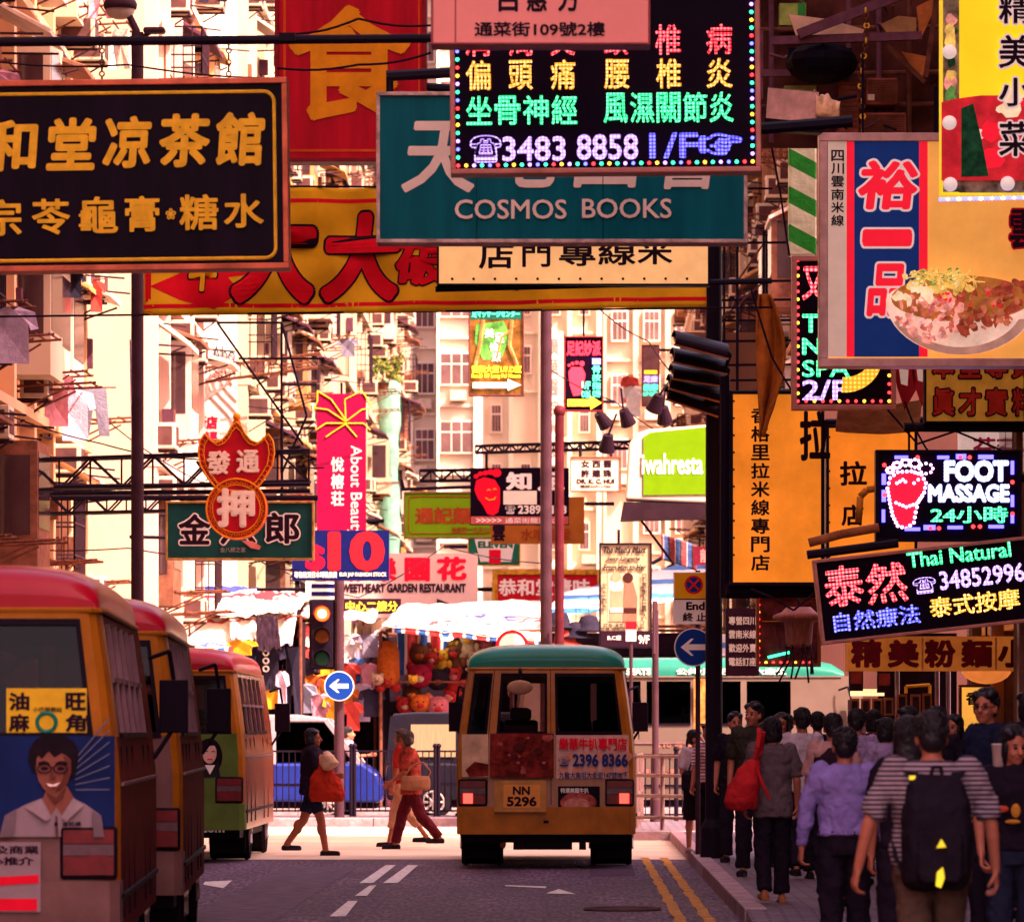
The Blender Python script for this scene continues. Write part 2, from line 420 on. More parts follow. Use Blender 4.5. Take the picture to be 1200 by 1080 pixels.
def garment(mb, x, y, z, wd, ht, m, kind=0, ang=0.0):
    """a shirt or a pair of trousers hanging from (x,y,z), with real thickness"""
    ca, sa = math.cos(ang), math.sin(ang)
    if kind == 0: pts = [(-.12,0),(-.5,-.10),(-.58,-.38),(-.40,-.42),(-.34,-.30),(-.36,-1),(.36,-1),(.34,-.30),(.40,-.42),(.58,-.38),(.5,-.10),(.12,0),(0,-.06)]
    else: pts = [(-.34,0),(-.42,-1),(-.14,-1),(0,-.30),(.16,-.98),(.44,-.98),(.34,0)]
    k = len(mb.v)
    mb.prism([(p[0]*wd, p[1]*ht) for p in pts], -.03, .03, m)
    for i in range(k, len(mb.v)):
        vx, vy, vz = mb.v[i]
        vy += .04*math.sin(vx*14/wd+vz*3)
        mb.v[i] = (x+vx*ca-vy*sa, y+vx*sa+vy*ca, z+vz)

def street_side(name, label, s, X, y0, y1, H, wm, seed, bay=3.1, zf=3.4, fh=2.95, depth=11, dense=1.0, ends=True, wm2=None):
    """one tenement: s=+1 faces +x (left of the street), s=-1 faces -x. Windows, cages, air conditioners, awnings, racks on the street front"""
    rnd = random.Random(seed)
    t = thing(name, label, 'building', (X, y0, 0))
    wm2 = wm2 or wm
    q = MB(); q.box(min(0, -s*depth), max(0, -s*depth), 0, y1-y0, 0, H, wm); 
    L = y1-y0; nb = max(1, int(L/bay)); bw = L/nb
    for k in range(nb+1):                             # piers between the bays and floor bands
        yy = min(max(k*bw, .16), L-.16)
        q.box(min(.002*s, s*.22), max(.002*s, s*.22), yy-.15, yy+.15, 0, H-.1, wm2)
    nf = int((H-zf)/fh)
    for f in range(nf+1):
        z = zf+f*fh
        q.box(min(.001*s, s*.30), max(.001*s, s*.30), -.003, L+.003, z-.22, z-.08, wm2)
    q.build('wall', t)
    rack_pts = []
    nwin = nac = naw = 0
    for f in range(nf):
        z = zf+f*fh
        for k in range(nb):
            yc = (k+.5)*bw; ww = bw*.62
            if nwin < 95:
                wb = MB(); d0 = .06
                x0, x1 = s*.004, s*d0
                wb.box(min(x0,x1), max(x0,x1), yc-ww/2, yc+ww/2, z+.75, z+2.1, ALU)
                fr = wb.build('window', t); nwin += 1
                gl = MB(); gl.box(min(s*d0, s*(d0+.012)), max(s*d0, s*(d0+.012)), yc-ww/2+.05, yc-.03, z+.8, z+2.05, WIN)
                gl.box(min(s*d0, s*(d0+.012)), max(s*d0, s*(d0+.012)), yc+.03, yc+ww/2-.05, z+.8, z+2.05, WIN)
                gl.build('pane', fr)
            r = rnd.random()
            if r < .45*dense and naw < 95:            # sloping awning over the window
                m = rnd.choice(AWN); aw = rnd.uniform(.7, 1.15); a = MB(); drop = rnd.uniform(.2, .55)
                ys = [yc-ww*.62, yc+ww*.62]
                zt = z+2.45
                a.add([(s*.03,ys[0],zt),(s*.03,ys[1],zt),(s*aw,ys[1],zt-drop),(s*aw,ys[0],zt-drop),(s*.03,ys[0],zt-.05),(s*.03,ys[1],zt-.05),(s*aw,ys[1],zt-drop-.05),(s*aw,ys[0],zt-drop-.05)],
                      [(0,1,2,3),(7,6,5,4),(0,3,7,4),(1,5,6,2),(2,6,7,3),(0,4,5,1)], m)
                for yy in ys: a.tube((s*.03,yy,zt-.55),(s*aw*.9,yy,zt-drop-.06),.018,DARKM,5)
                nn = 7
                for j in range(nn):
                    yy = ys[0]+(ys[1]-ys[0])*(j+.5)/nn
                    a.tube((s*.06,yy,zt+.0),(s*aw,yy,zt-drop+.0),.028,m,5)
                a.build('awning', t); naw += 1
            r = rnd.random()
            if r < .7*dense and nac < 95:             # window air conditioner on a bracket
                ya = yc+rnd.uniform(-.35, .35)*bw; za = z+rnd.choice((.1, .22, 2.15)); dp = rnd.uniform(.45, .72)
                a = MB(); a.box(min(s*.1, s*dp), max(s*.1, s*dp), ya-.33, ya+.33, za, za+.44, ACM)
                a.beam((s*.05,ya-.25,za-.03),(s*dp,ya-.25,za-.03),.04,DARKM); a.beam((s*.05,ya+.25,za-.03),(s*dp,ya+.25,za-.03),.04,DARKM)
                a.beam((s*.05,ya-.25,za-.4),(s*dp,ya-.25,za-.05),.03,DARKM)
                o = a.build('air_conditioner', t, bevel=.012); nac += 1
                gq = MB(); gq.box(min(s*.16, s*(dp-.06)), max(s*.16, s*(dp-.06)), ya-.338, ya-.331, za+.06, za+.38, ACG)
                gq.box(min(s*(dp+.001), s*(dp+.008)), max(s*(dp+.001), s*(dp+.008)), ya-.28, ya+.28, za+.06, za+.38, ACG)
                gq.build('grille', o)
            if rnd.random() < .8*dense and s > 0:     # conduit, meter boxes and brackets round the window
                a = MB(); yb = yc+rnd.choice((-.5, .5))*bw*.9; zb_ = z+rnd.uniform(.2, 1.6)
                a.box(min(s*.1, s*.3), max(s*.1, s*.3), yb-.12, yb+.12, zb_, zb_+rnd.uniform(.2, .5), rnd.choice((AWN[0], ALU, RUST, AWN[2])))
                a.path([(s*.14, yb, zb_), (s*.16, yb, z-.3), (s*.16, yc, z-.32), (s*.2, yc+.4*bw, z-.3)], .022, rnd.choice((RUST, DARKM)), 5)
                a.tube((s*.05, yc-.6*ww, z+2.3), (s*rnd.uniform(.6, 1.3), yc-.6*ww, z+2.2), .016, DARKM, 5); a.build('conduit', t)
            r = rnd.random()
            if r < .30*dense:                         # projecting enclosed bay or cage
                a = MB(); dp = rnd.uniform(.45, .8); hw = ww*.5
                if rnd.random() < .55:
                    a.box(min(s*.08, s*dp), max(s*.08, s*dp), yc-hw, yc+hw, z+.35, z+2.2, rnd.choice((W_CREAM, W_ORANGE, ALU, AWN[0])))
                    a.box(min(s*.2, s*(dp-.1)), max(s*.2, s*(dp-.1)), yc-hw-.01, yc-hw-.002, z+.9, z+2.0, WIN)
                    a.box(min(s*(dp+.002), s*(dp+.01)), max(s*(dp+.002), s*(dp+.01)), yc-hw+.1, yc+hw-.1, z+1.0, z+2.05, WIN)
                    a.build('enclosed_balcony', t)
                else:
                    for j in range(9):
                        yy = yc-hw+2*hw*j/8
                        a.tube((s*dp,yy,z+.4),(s*dp,yy,z+1.9),.016,DARKM,4)
                    for j in range(5):
                        xx = s*(.08+(dp-.08)*j/4)
                        a.tube((xx,yc-hw,z+.4),(xx,yc-hw,z+1.9),.016,DARKM,4)
                    for zz in (.4, .9, 1.4, 1.9):
                        a.path([(s*.05,yc-hw,z+zz),(s*dp,yc-hw,z+zz),(s*dp,yc+hw,z+zz),(s*.05,yc+hw,z+zz)], .02, DARKM, 4)
                    a.build('window_cage', t)
            r = rnd.random()
            if r < .34*dense:                         # bamboo drying rack
                a = MB(); dp = rnd.uniform(.9, 1.4); zz = z+rnd.uniform(.2, .7)
                for yy in (yc-.5, yc+.5):
                    a.tube((s*.03,yy,zz),(s*dp,yy,zz+.06),.02,RUST,5); a.tube((s*.03,yy,zz-.4),(s*dp*.7,yy,zz),.016,RUST,5)
                for j in range(4): a.tube((s*dp*(.35+.2*j),yc-.75,zz+.05),(s*dp*(.35+.2*j),yc+.75,zz+.07),.016,RUST,5)
                a.build('drying_rack', t); rack_pts.append((X+s*dp*.8, y0+yc, zz+.02))
    pm = MB()
    for k in range(nb):                               # drain pipes
        yy = k*bw+.32
        pm.tube((s*.11,yy,0),(s*.11,yy,H-.3),.055,rnd.choice((RUST, ALU, W_ORANGE)),6)
        pm.tube((s*.09,yy+.22,2),(s*.09,yy+.22,H-.3),.035,DARKM,6)
    pm.build('drain_pipe', t)
    if ends:
        p2 = MB()
        p2.box(min(-s*depth*.98, s*.05), max(-s*depth*.98, s*.05), -.16, -.003, H-.9, H+.6, wm2)
        p2.build('parapet', t)
    return t, rack_pts

L1, rk1 = street_side('tenement_block', 'ochre tenement crowded with air conditioners, cages and awnings behind the parked red minibuses', 1, -8.15, 62, 84, 27, W_ORANGE, 3, bay=2.5, dense=1.8, wm2=wallmat('wall_tan', (.56, .33, .19)))
L2, rk2 = street_side('tenement_block', 'cream tenement with a broad blank end wall behind the tall street lamp pole', 1, -7.35, 88, 99.5, 33, W_CREAM, 8, bay=2.6, dense=1.6, wm2=W_PINK)
L3, rk3 = street_side('tenement_block', 'tenement with a white painted end wall behind the red pawnshop sign', 1, -7.25, 111, 149, 40, W_WHITE, 21, bay=3.0, dense=1.4, wm2=W_CREAM)
L4, rk4 = street_side('tenement_block', 'pale distant tenement above the pink beauty banner', 1, -7.0, 153, 215, 46, W_PINK, 33, bay=3.9, dense=.8, wm2=W_CREAM)
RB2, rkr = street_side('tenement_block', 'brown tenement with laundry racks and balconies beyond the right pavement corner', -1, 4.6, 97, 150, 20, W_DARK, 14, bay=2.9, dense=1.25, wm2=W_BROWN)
RB3, rkr3 = street_side('tenement_block', 'pale tenement far along the right side behind the lime green box sign', -1, 4.9, 154, 214, 23, W_CREAM, 15, bay=3.6, dense=.7, wm2=W_WHITE)

# near right block with the shops; it shades the street
rb = thing('shop_building', 'tall dark red brick shop building along the right pavement above the crowd', 'building', (4.75, 12, 0))
q = MB(); q.box(0, 16, 0, 48, 3.3, 42, W_BROWN); q.box(.5, 16, .02, 47.98, 0, 3.3, DARKM)
for k in range(17): q.box(-.12, -.002, k*2.95, k*2.95+.35, 0, 41.5, W_BROWN)
for f in range(13): q.box(-.2, -.003, -.004, 48.004, 3.3+f*2.95, 3.3+f*2.95+.2, W_BROWN)
q.build('wall', rb)
for f in range(4):
    for k in range(9, 16):
        wb = MB(); yc = k*2.95+1.65; z = 4.2+f*2.95
        wb.box(-.08, -.004, yc-.9, yc+.9, z, z+1.5, ALU); fr = wb.build('window', rb)
        wb = MB(); wb.box(-.095, -.083, yc-.82, yc-.04, z+.06, z+1.44, WIN); wb.box(-.095, -.083, yc+.04, yc+.82, z+.06, z+1.44, WIN); wb.build('pane', fr)

lbk = thing('shop_building', 'dark tenement along the left kerb just outside the picture, opposite the shops', 'building', (-8.6, 6, 0))
q = MB(); q.box(-14, 0, 0, 52, 0, 34, W_BROWN)
for k in range(18): q.box(.002, .25, k*3.05, k*3.05+.3, 0, 33.5, W_BROWN)
for f in range(10): q.box(.003, .9, .5, 51.5, 3.4+f*3, 3.55+f*3, W_BROWN)
q.build('wall', lbk)
for f in range(8):
    for k in range(17):
        if f*17+k > 90: break
        wb = MB(); yc = k*3.05+1.68; z = 4.3+f*3; wb.box(.004, .08, yc-.9, yc+.9, z, z+1.5, ALU); o = wb.build('window', lbk); wb = MB(); wb.box(.083, .095, yc-.82, yc+.82, z+.06, z+1.44, WIN); wb.build('pane', o)
# far blocks that close the street
def far_block(name, label, x0, x1, y, H, wm, cols, fh=3.0, z0=4, stripe=None, seed=0, depth=14, wfrac=.5):
    rnd = random.Random(seed)
    t = thing(name, label, 'building', ((x0+x1)/2, y, 0)); hw = (x1-x0)/2
    q = MB(); q.box(-hw, hw, 0, depth, 0, H, wm); bw = 2*hw/cols
    nf = int((H-z0)/fh)
    for f in range(nf):
        q.box(-hw-.05, hw+.05, -.25, -.002, z0+f*fh-.16, z0+f*fh-.04, wm)
        if stripe:
            for k in range(0, cols, 2): q.box(-hw+k*bw+.05, -hw+(k+1)*bw-.05, -.14, -.003, z0+f*fh+.05, z0+f*fh+.72, stripe)
    for k in range(cols+1): q.box(max(-hw, -hw+k*bw-.12), min(hw, -hw+k*bw+.12), -.4, -.004, 0, H, wm)
    q.build('wall', t); nn = 0
    for f in range(nf):
        for k in range(cols):
            if nn >= 95 or rnd.random() < .12: continue
            xc = -hw+(k+.5)*bw; ww = bw*wfrac; z = z0+f*fh+.85
            fr = MB(); fr.box(xc-ww/2-.06, xc+ww/2+.06, -.30, -.02, z-.07, z+1.4, W_WHITE); o = fr.build('window', t); nn += 1
            gl = MB()
            for a, b in ((-.5, -.18), (-.14, .14), (.18, .5)):
                gl.box(xc+a*ww, xc+b*ww, -.312, -.303, z, z+.85, WFAR); gl.box(xc+a*ww, xc+b*ww, -.312, -.303, z+.92, z+1.32, WFAR)
            gl.build('pane', o)
            if rnd.random() < .35:
                a = MB(); xa = xc+rnd.uniform(-.2, .2)*bw
                a.box(xa-.35, xa+.35, -.75, -.05, z-.75, z-.3, ACM); a.build('air_conditioner', t)
    return t
WFAR = M('far_window', (.17, .085, .085), rough=.3, var=.5, scale=.8)  # paler than the near windows, distance haze put into the colour
STRIPE = M('wall_band_red', (.42, .10, .08), rough=.8, var=.25)
far_block('apartment_tower', 'far apartment tower with dull red bands under its windows at the end of the street', -8.6, -6.0, 232, 62, W_FAR, 2, stripe=STRIPE, seed=1, wfrac=.62)
far_block('apartment_tower', 'far stepped white apartment tower with bay windows beside the red banded tower', -5.95, -4.2, 226, 60, W_WHITE, 1, seed=2, wfrac=.8)
far_block('apartment_tower', 'plain pale far tower block behind the hanging massage video signs', -4.6, 1.4, 262, 70, W_FAR, 4, seed=3, wfrac=.3)
far_block('apartment_tower', 'cream far tower block seen above the twin dark poles', 1.5, 9, 240, 52, W_CREAM, 5, seed=4, wfrac=.45)
far_block('apartment_tower', 'tall hazy tower rising behind the tea house sign', -26, -8.8, 240, 90, W_FAR, 9, seed=5, wfrac=.5)
# green scaffold net on a far front
nt = MB()
def netf(u, v): return (.36*math.cos(u*math.pi*2)*(1+.12*math.sin(v*9)+.1*math.sin(v*31+u*9)), .36*math.sin(u*math.pi*2), v*6.2)
nt.grid(14, 20, netf, M('scaffold_net', (.20, .40, .31), rough=.9, var=.4, scale=3))
o = nt.build('scaffold_net', smooth=True); o.location = (XW(456, 178), 178, ZW(655, 178))
tag(o, 'pale green scaffold netting wrapped round a far column beside the pink banner', 'netting')

# laundry: every garment is a thing
LN = [('pair of grey trousers spread on the drying rack beside the cream end wall', 110, 455, 79, 1, 1, .55, .75),
      ('pale lilac shirt hung beside the grey trousers on the rack', 88, 455, 78, 2, 0, .55, .8),
      ('brown red shirt hanging leftmost on the rack by the grey trousers', 66, 437, 77, 5, 0, .5, .8),
      ('black shirt hanging alone in front of the painted white end wall', 218, 418, 108, 0, 0, .55, .72),
      ('small red shirt hanging high below the tea house sign', 113, 328, 80, 3, 0, .25, .5),
      ('dark cloth hanging high under the tea house sign corner', 87, 318, 78, 0, 0, .3, .4),
      ('pink cloth hanging on a far rack left of the pink beauty banner', 338, 455, 150, 5, 0, .5, .7),
      ('dark trousers hanging below the black shirt against the white end wall', 222, 478, 110, 0, 1, .5, 1.0),
      ('white shirt hung on a far balcony near the small video sign', 742, 452, 150, 4, 0, .6, .9),
      ('red shirt hung on a far balcony near the small video sign', 738, 440, 152, 3, 0, .5, .8),
      ('grey shirt hanging near the top edge of the yellow banner', 322, 372, 140, 1, 0, .7, .9)]
for lb, px, py, d, ci, kd, wd, ht in LN:
    m = MB(); garment(m, 0, 0, 0, wd, ht, CLO[ci], kd, .15)
    m.tube((-wd*.62, 0, .01), (wd*.62, 0, .015), .012, RUST, 5)
    o = m.build('hanging_trousers' if kd else 'hanging_shirt', smooth=False); o.location = P(px, py, d)
    tag(o, lb, 'laundry', 'laundry hung out over the street')

q = MB(); rnd = random.Random(6); LF = [M('leaf_olive_%d' % i, c, rough=.8) for i, c in enumerate(((.10, .12, .02), (.16, .15, .03), (.05, .07, .02)))]
for _ in range(420):
    a, b, r_ = rnd.uniform(0, 6.28), rnd.uniform(-1, 1), .62*rnd.random()**.4
    c = Vector((r_*math.cos(a)*1.1, r_*math.sin(a), .5+b*.55*r_/.6)); n1 = Vector((rnd.uniform(-1, 1), rnd.uniform(-1, 1), rnd.uniform(-1, 1))).normalized()*.09; n2 = n1.orthogonal().normalized()*.05
    q.add([c-n1, c+n2, c+n1, c-n2], [(0, 1, 2, 3)], rnd.choice(LF))
pl_ = thing('balcony_plant', 'small bushy plant on a ledge just above the green scaffold netting', 'plant', (XW(449, 176), 176, ZW(448, 176))); q.build('foliage', pl_, fix=False)
q = MB(); q.tube((0, 0, -.1), (0, 0, .5), .03, RUST, 6); q.tube((0, 0, -.25), (0, 0, 0), .16, RUST, 10, .22); q.build('pot', pl_)

# small washing on the racks of the left tenements
rnd = random.Random(44); NMC = ('dark', 'grey', 'lilac', 'red', 'white', 'pink')
for (rk, nm) in ((rk1, 'ochre tenement'), (rk2, 'tenement with the blank cream end wall'), (rk3, 'tenement with the white end wall')):
    rs = [p for p in rk if 4 < p[2] < 16]; rnd.shuffle(rs)
    for j, p in enumerate(rs[:7]):
        ci = rnd.randrange(6); m = MB()
        for q_ in range(1):
            garment(m, 0, 0, 0, rnd.uniform(.4, .6), rnd.uniform(.5, .8), CLO[ci], rnd.choice((0, 0, 1)), rnd.uniform(-.3, .3))
        o = m.build('hanging_shirt'); o.location = p
        tag(o, '%s garment drying on a rack of the %s' % (NMC[ci], nm), 'laundry', '%s garments on the racks of the %s' % (NMC[ci], nm))
# mural on the white end wall
mu = MB(); k = 110.9/FPX
xl = lambda p: XW(p, 110.9)+7.25
zl = lambda p: ZW(p, 110.9)
MUR = M('mural_salmon', (.62, .22, .20), rough=.8); MNV = M('mural_navy', (.05, .04, .10), rough=.8)
text(mu, 'Abo', xl(248), zl(424), xl(275), zl(405), MNV, -.03, .0)
for i in range(9):
    pts = [(xl(230+46*(j/10)+4*math.sin(j*.9+i*1.7)), -.02, zl(432+9*i*.6+26*math.sin(j*.32+i*.55))) for j in range(11)]
    mu.path(pts, .018, MUR, 4)
mu.build('mural', L3)
# ------------------------------------------------------------------ signs
def L(name, col, s=1.0, pitch=None, core=.3):
    return LED(name, col, pitch or .027, core, s)
K_RED = '#ff1830'; K_GRN = '#18ff8a'; K_AMB = '#ff9a10'; K_VIO = '#b878ff'; K_BLU = '#4038ff'
FR_SAL = M('frame_salmon', (.55, .20, .16), rough=.45, metal=.2, var=.3); FR_RUSTW = M('frame_chipped_white', (.80, .52, .42), rough=.6, var=.6, scale=9)
BLK_F = M('sign_face_black', (.007, .002, .009), rough=.4, var=.2, spec=.02)
INK = M('ink_dark', (.02, .006, .014), rough=.6, var=0); CREAMT = M('letter_cream', (.95, .72, .55), rough=.6, var=.1)
GOLD = M('letter_gold', (.95, .50, .03), rough=.5, var=.25, scale=9); REDT = M('letter_red', (.75, .006, .03), rough=.5, var=.15)
WHT = M('letter_white', (.85, .76, .70), rough=.5, var=.08)
_dotm = [L('dot_'+n, c, 3.0, 9.0, .45) for n, c in (('r', K_RED), ('g', K_GRN), ('a', K_AMB), ('v', K_VIO), ('b', K_BLU))]
for _m in _dotm:
    pass
def EMI(name, col, s):
    if name in _M: return _M[name]
    m = bpy.data.materials.new(name); m.use_nodes = True
    b = m.node_tree.nodes['Principled BSDF']; c = lin(col)
    b.inputs['Base Color'].default_value = (*c, 1); b.inputs['Emission Color'].default_value = (*c, 1); b.inputs['Emission Strength'].default_value = s * 0.27
    m.cycles.emission_sampling = 'NONE'; _M[name] = m
    return m
DOTS = {n: EMI('bulb_'+n, c, 2.6) for n, c in (('r', '#ff2a30'), ('g', '#30ffa0'), ('a', '#ffb030'), ('v', '#c080ff'), ('b', '#5a60ff'), ('w', '#fff0d8'))}

def clip(pts, x0, y0, x1, y1):
    for ax, lim, sg in ((0, x0, 1), (0, x1, -1), (1, y0, 1), (1, y1, -1)):
        out = []
        for i in range(len(pts)):
            a, b = pts[i-1], pts[i]; da, db = sg*(a[ax]-lim), sg*(b[ax]-lim)
            if da*db < 0:
                t = da/(da-db); out.append((a[0]+(b[0]-a[0])*t, a[1]+(b[1]-a[1])*t))
            if db >= 0: out.append(b)
        pts = out
        if not pts: break
    return pts
def sign(name, label, cat, box, d, face, frame=None, fw=5, items=(), depth=.16, roll=0.0, yaw=0.0, group=None, dots=None, hang=None):
    x0, y0, x1, y1 = box; cx, cy = (x0+x1)/2, (y0+y1)/2; k = d/FPX
    t = thing(name, label, cat, P(cx, cy, d), group=group, rot=(0, roll, yaw))
    X = lambda p: (p-cx)*k
    Z = lambda p: (cy-p)*k
    q = MB(); q.box(X(x0)+.003, X(x1)-.003, 0, depth, Z(y1)+.003, Z(y0)-.003, face); q.build('panel', t)
    if frame:
        q = MB(); f = fw*k; a, b, c, e = X(x0), X(x1), Z(y1), Z(y0); yy = (-.035, depth+.01)
        q.box(a, b, *yy, e-f, e, frame); q.box(a, b, *yy, c, c+f, frame)
        q.box(a, a+f, yy[0]+.003, yy[1]-.003, c+f, e-f, frame); q.box(b-f, b, yy[0]+.003, yy[1]-.003, c+f, e-f, frame)
        q.build('frame', t, bevel=.006)
    groups = {}; order = []
    for li, it in enumerate(items):
        kind = it[0]
        m = it[-1] if kind in ('p', 'b', 'e', 'l', 'bl') else it[6]
        nm = {'t': 'lettering', 'v': 'lettering', 'td': 'lettering'}.get(kind, 'emblem')
        key = (nm, m.name)
        if key not in groups: groups[key] = MB(); order.append(key)
        q = groups[key]; y = -.004-.0022*min(li, 14)-.0003*max(0, li-14)
        if kind == 't': text(q, it[1], X(it[2]), Z(it[5]), X(it[4]), Z(it[3]), m, y, it[7] if len(it) > 7 else .0, shear=it[8] if len(it) > 8 else 0)
        elif kind == 'td': text(q, it[1], X(it[2]), Z(it[5]), X(it[4]), Z(it[3]), m, y, it[7] if len(it) > 7 else .0, rot=90)
        elif kind == 'v':
            n = len(it[1]); h = (it[5]-it[3])/n
            for j, ch in enumerate(it[1]):
                text(q, ch, X(it[2]), Z(it[3]+h*(j+.93)), X(it[4]), Z(it[3]+h*(j+.07)), m, y, it[7] if len(it) > 7 else .0)
        elif kind == 'p':
            pg = clip(it[1], x0, y0, x1, y1)
            if len(pg) > 2: q.prism([(X(a), Z(b)) for a, b in pg], y-.0015, y+.002, m)
        elif kind == 'b': q.box(X(it[1]), X(it[3]), y-.0015, y+.002, Z(it[4]), Z(it[2]), m)
        elif kind == 'e':
            n = 36; q.prism([(X(it[1]+it[3]*math.cos(2*math.pi*j/n)), Z(it[2]+it[4]*math.sin(2*math.pi*j/n))) for j in range(n)], y-.0015, y+.002, m)
        elif kind == 'l':
            pts = [(X(a), y, Z(b)) for a, b in it[1]]
            for a, b in zip(pts, pts[1:]): q.tube(a, b, it[2]*k/2, m, 6)
        elif kind == 'bl':                            # row of bulbs along a polyline
            for a, b in zip(it[1], it[1][1:]):
                ln = math.hypot(b[0]-a[0], b[1]-a[1]); n = max(1, int(ln/it[3]))
                for j in range(n): q.sphere((X(a[0]+(b[0]-a[0])*j/n), y, Z(a[1]+(b[1]-a[1])*j/n)), it[2]*k, m, 6, 4)
    for key in order: groups[key].build(key[0], t)
    if dots:                                          # multicoloured lights round the edge
        pts, step, rad, cyc = dots; c = 0; proto = {}
        for a, b in zip(pts, pts[1:]):
            ln = math.hypot(b[0]-a[0], b[1]-a[1]); n = max(1, int(ln/step))
            for j in range(n):
                ch = cyc[c % len(cyc)]; c += 1
                if ch not in proto:
                    q = MB(); q.sphere((0, 0, 0), rad*k, DOTS[ch], 6, 4); o = proto[ch] = q.build('bulb', t)
                else:
                    o = proto[ch].copy(); COL.objects.link(o); o.parent = t
                o.location = (X(a[0]+(b[0]-a[0])*j/n), -.012, Z(a[1]+(b[1]-a[1])*j/n))
    if hang:                                          # steel arms that carry it
        q = MB()
        for (ax, ay, bx, by, r, dy) in hang: q.tube((X(ax), depth*.5, Z(ay)), (X(bx), depth*.5+dy, Z(by)), r, BLACK, 7)
        q.build('bracket', t)
    return t

# --- the tea house board
tea = M('tea_sign_face', (.009, .002, .010), rough=.4, var=.6, scale=1.6, stretch=(3, 1, .35))
def rr(x0, y0, x1, y1, r, n=6):
    pts = []
    for cx, cy, a0 in ((x1-r, y0+r, -90), (x1-r, y1-r, 0), (x0+r, y1-r, 90), (x0+r, y0+r, 180)):
        pts += [(cx+r*math.cos(R(a0+90*i/n)), cy+r*math.sin(R(a0+90*i/n))) for i in range(n+1)]
    return pts + pts[:1]
its = [('l', rr(-150, 110, 322, 305, 12), 4.5, GOLD)]
for ch, a, b, y0, y1 in (('恭', -88, -28, 140, 200), ('和', -18, 46, 140, 200), ('堂', 54, 114, 138, 200), ('凉', 120, 179, 137, 198), ('茶', 187, 247, 135, 198), ('館', 253, 312, 134, 197)):
    its.append(('t', ch, a, y0, b, y1, GOLD, .035, .08))
for ch, a, b, y0, y1 in (('祖', -75, -30, 234, 277), ('宗', -20, 25, 233, 276), ('苓', 37, 82, 233, 275), ('龜', 92, 138, 231, 274), ('膏', 146, 187, 231, 273), ('❀', 194, 206, 246, 259), ('糖', 210, 256, 230, 272), ('水', 262, 309, 230, 270)):
    its.append(('t', ch, a, y0, b, y1, GOLD, .022))
FR_TEA = M('frame_copper', (.55, .12, .06), rough=.4, metal=.3, var=.5, scale=4)
sign('shop_signboard', 'big black tea house board with gold lettering hung on chains from a steel pipe', 'sign', (-165, 94, 338, 318), 38, tea, FR_TEA, 7, its, depth=.22, roll=R(-.7))
q = MB(); q.tube((-6, 38.1, ZW(50, 38)), (XW(505, 38), 38.1, ZW(43, 38)), .035, BLACK, 10); q.tube((-6, 38.15, ZW(44, 38)), (XW(505, 38), 38.15, ZW(39, 38)), .012, BLACK, 6)
q.cbox((XW(336, 38), 38.1, ZW(42, 38)), (.12, .10, .06), BLACK)
tag(q.build('steel_pipe'), 'long horizontal black steel pipe across the top that carries the tea house board', 'pipe')
for px in (118, 267, -60):
    q = MB(); z = ZW(46, 38); x = XW(px, 38)
    for i in range(7): q.torus((x, 38.1, z-.03-.043*i), .018, .007, RUST if i % 2 else BLACK, axis=1 if i % 2 else 0, n=8, k=5)
    tag(q.build('hanging_chain'), {118: 'short chain holding the tea house board, left one in front of the street lamp head', 267: 'short chain holding the tea house board near its right end'}.get(px, 'chain holding the tea house board beyond the left edge'), 'chain', 'chains of the tea house board')

# --- red restaurant board
RED_B = M('red_board', (.58, .006, .02), rough=.45, var=.4, scale=1.6, stretch=(3, 1, .35)); ORG = M('orange_paint', (.95, .32, .01), rough=.5, var=.25, scale=3); ORD = M('orange_red_paint', (.80, .09, .01), rough=.5, var=.3)
sign('restaurant_signboard', 'tall red board with one huge orange character behind the tea house board', 'sign', (322, -70, 500, 190), 47, RED_B, M('frame_red', (.30, .012, .02), rough=.4, var=.3), 5,
     [('b', 334, 175, 492, 178, ORD), ('b', 332, -60, 335, 178, ORD), ('b', 490, -60, 492, 178, ORD), ('t', '食', 338, 6, 482, 142, ORG, .028)], depth=.3,
     hang=[(500, 100, 700, 110, .04, 0), (330, 190, 330, 205, .04, 0)])
# --- pink clinic board
PINKB = M('pink_board', (.62, .17, .15), rough=.5, var=.12, scale=1.2, emit=.10)
sign('clinic_signboard', 'salmon pink board with dark address lettering above the medical light sign', 'sign', (505, -80, 762, 53), 33, PINKB, M('frame_pink', (.40, .09, .09), rough=.5), 2.5,
     [('t', '呂', 584, -18, 607, 14, INK, .03), ('t', '惠', 617, -18, 641, 14, INK, .03), ('t', '方', 654, -18, 679, 14, INK, .03), ('t', '通菜街109號2樓', 556, 26, 709, 43, INK, .025), ('b', 533, -60, 534.5, 50, M('pink_seam', (.35, .08, .08)))],
     depth=.25, hang=[(505, -40, 300, -40, .03, 0)])
# --- medical light sign
p36 = 4.2*36/FPX
lr, la, lg, lv, lb = (L('led_%s_near' % n, c, 2.2, p36, .25) for n, c in (('red', K_RED), ('amber', '#ffa018'), ('green', '#20ff90'), ('violet', '#c090ff'), ('blue', '#4a3cff')))
its = []
for i, ch in enumerate('肩周炎頸椎病'): its.append(('t', ch, (546, 597, 645, 708, 768, 828)[i], 30, (574, 624, 674, 736, 798, 858)[i], 65, lr, .012))
for i, ch in enumerate('偏頭痛腰椎炎'): its.append(('t', ch, (546, 596, 645, 708, 769, 828)[i], 70, (575, 624, 674, 737, 798, 858)[i], 105, la, .012))
for i, ch in enumerate('坐骨神經'): its.append(('t', ch, 546+33.3*i, 112, 576+33.3*i, 146, lg, .012))
for i, ch in enumerate('風濕關節炎'): its.append(('t', ch, 707+31*i, 110, 735+31*i, 145, lg, .012))
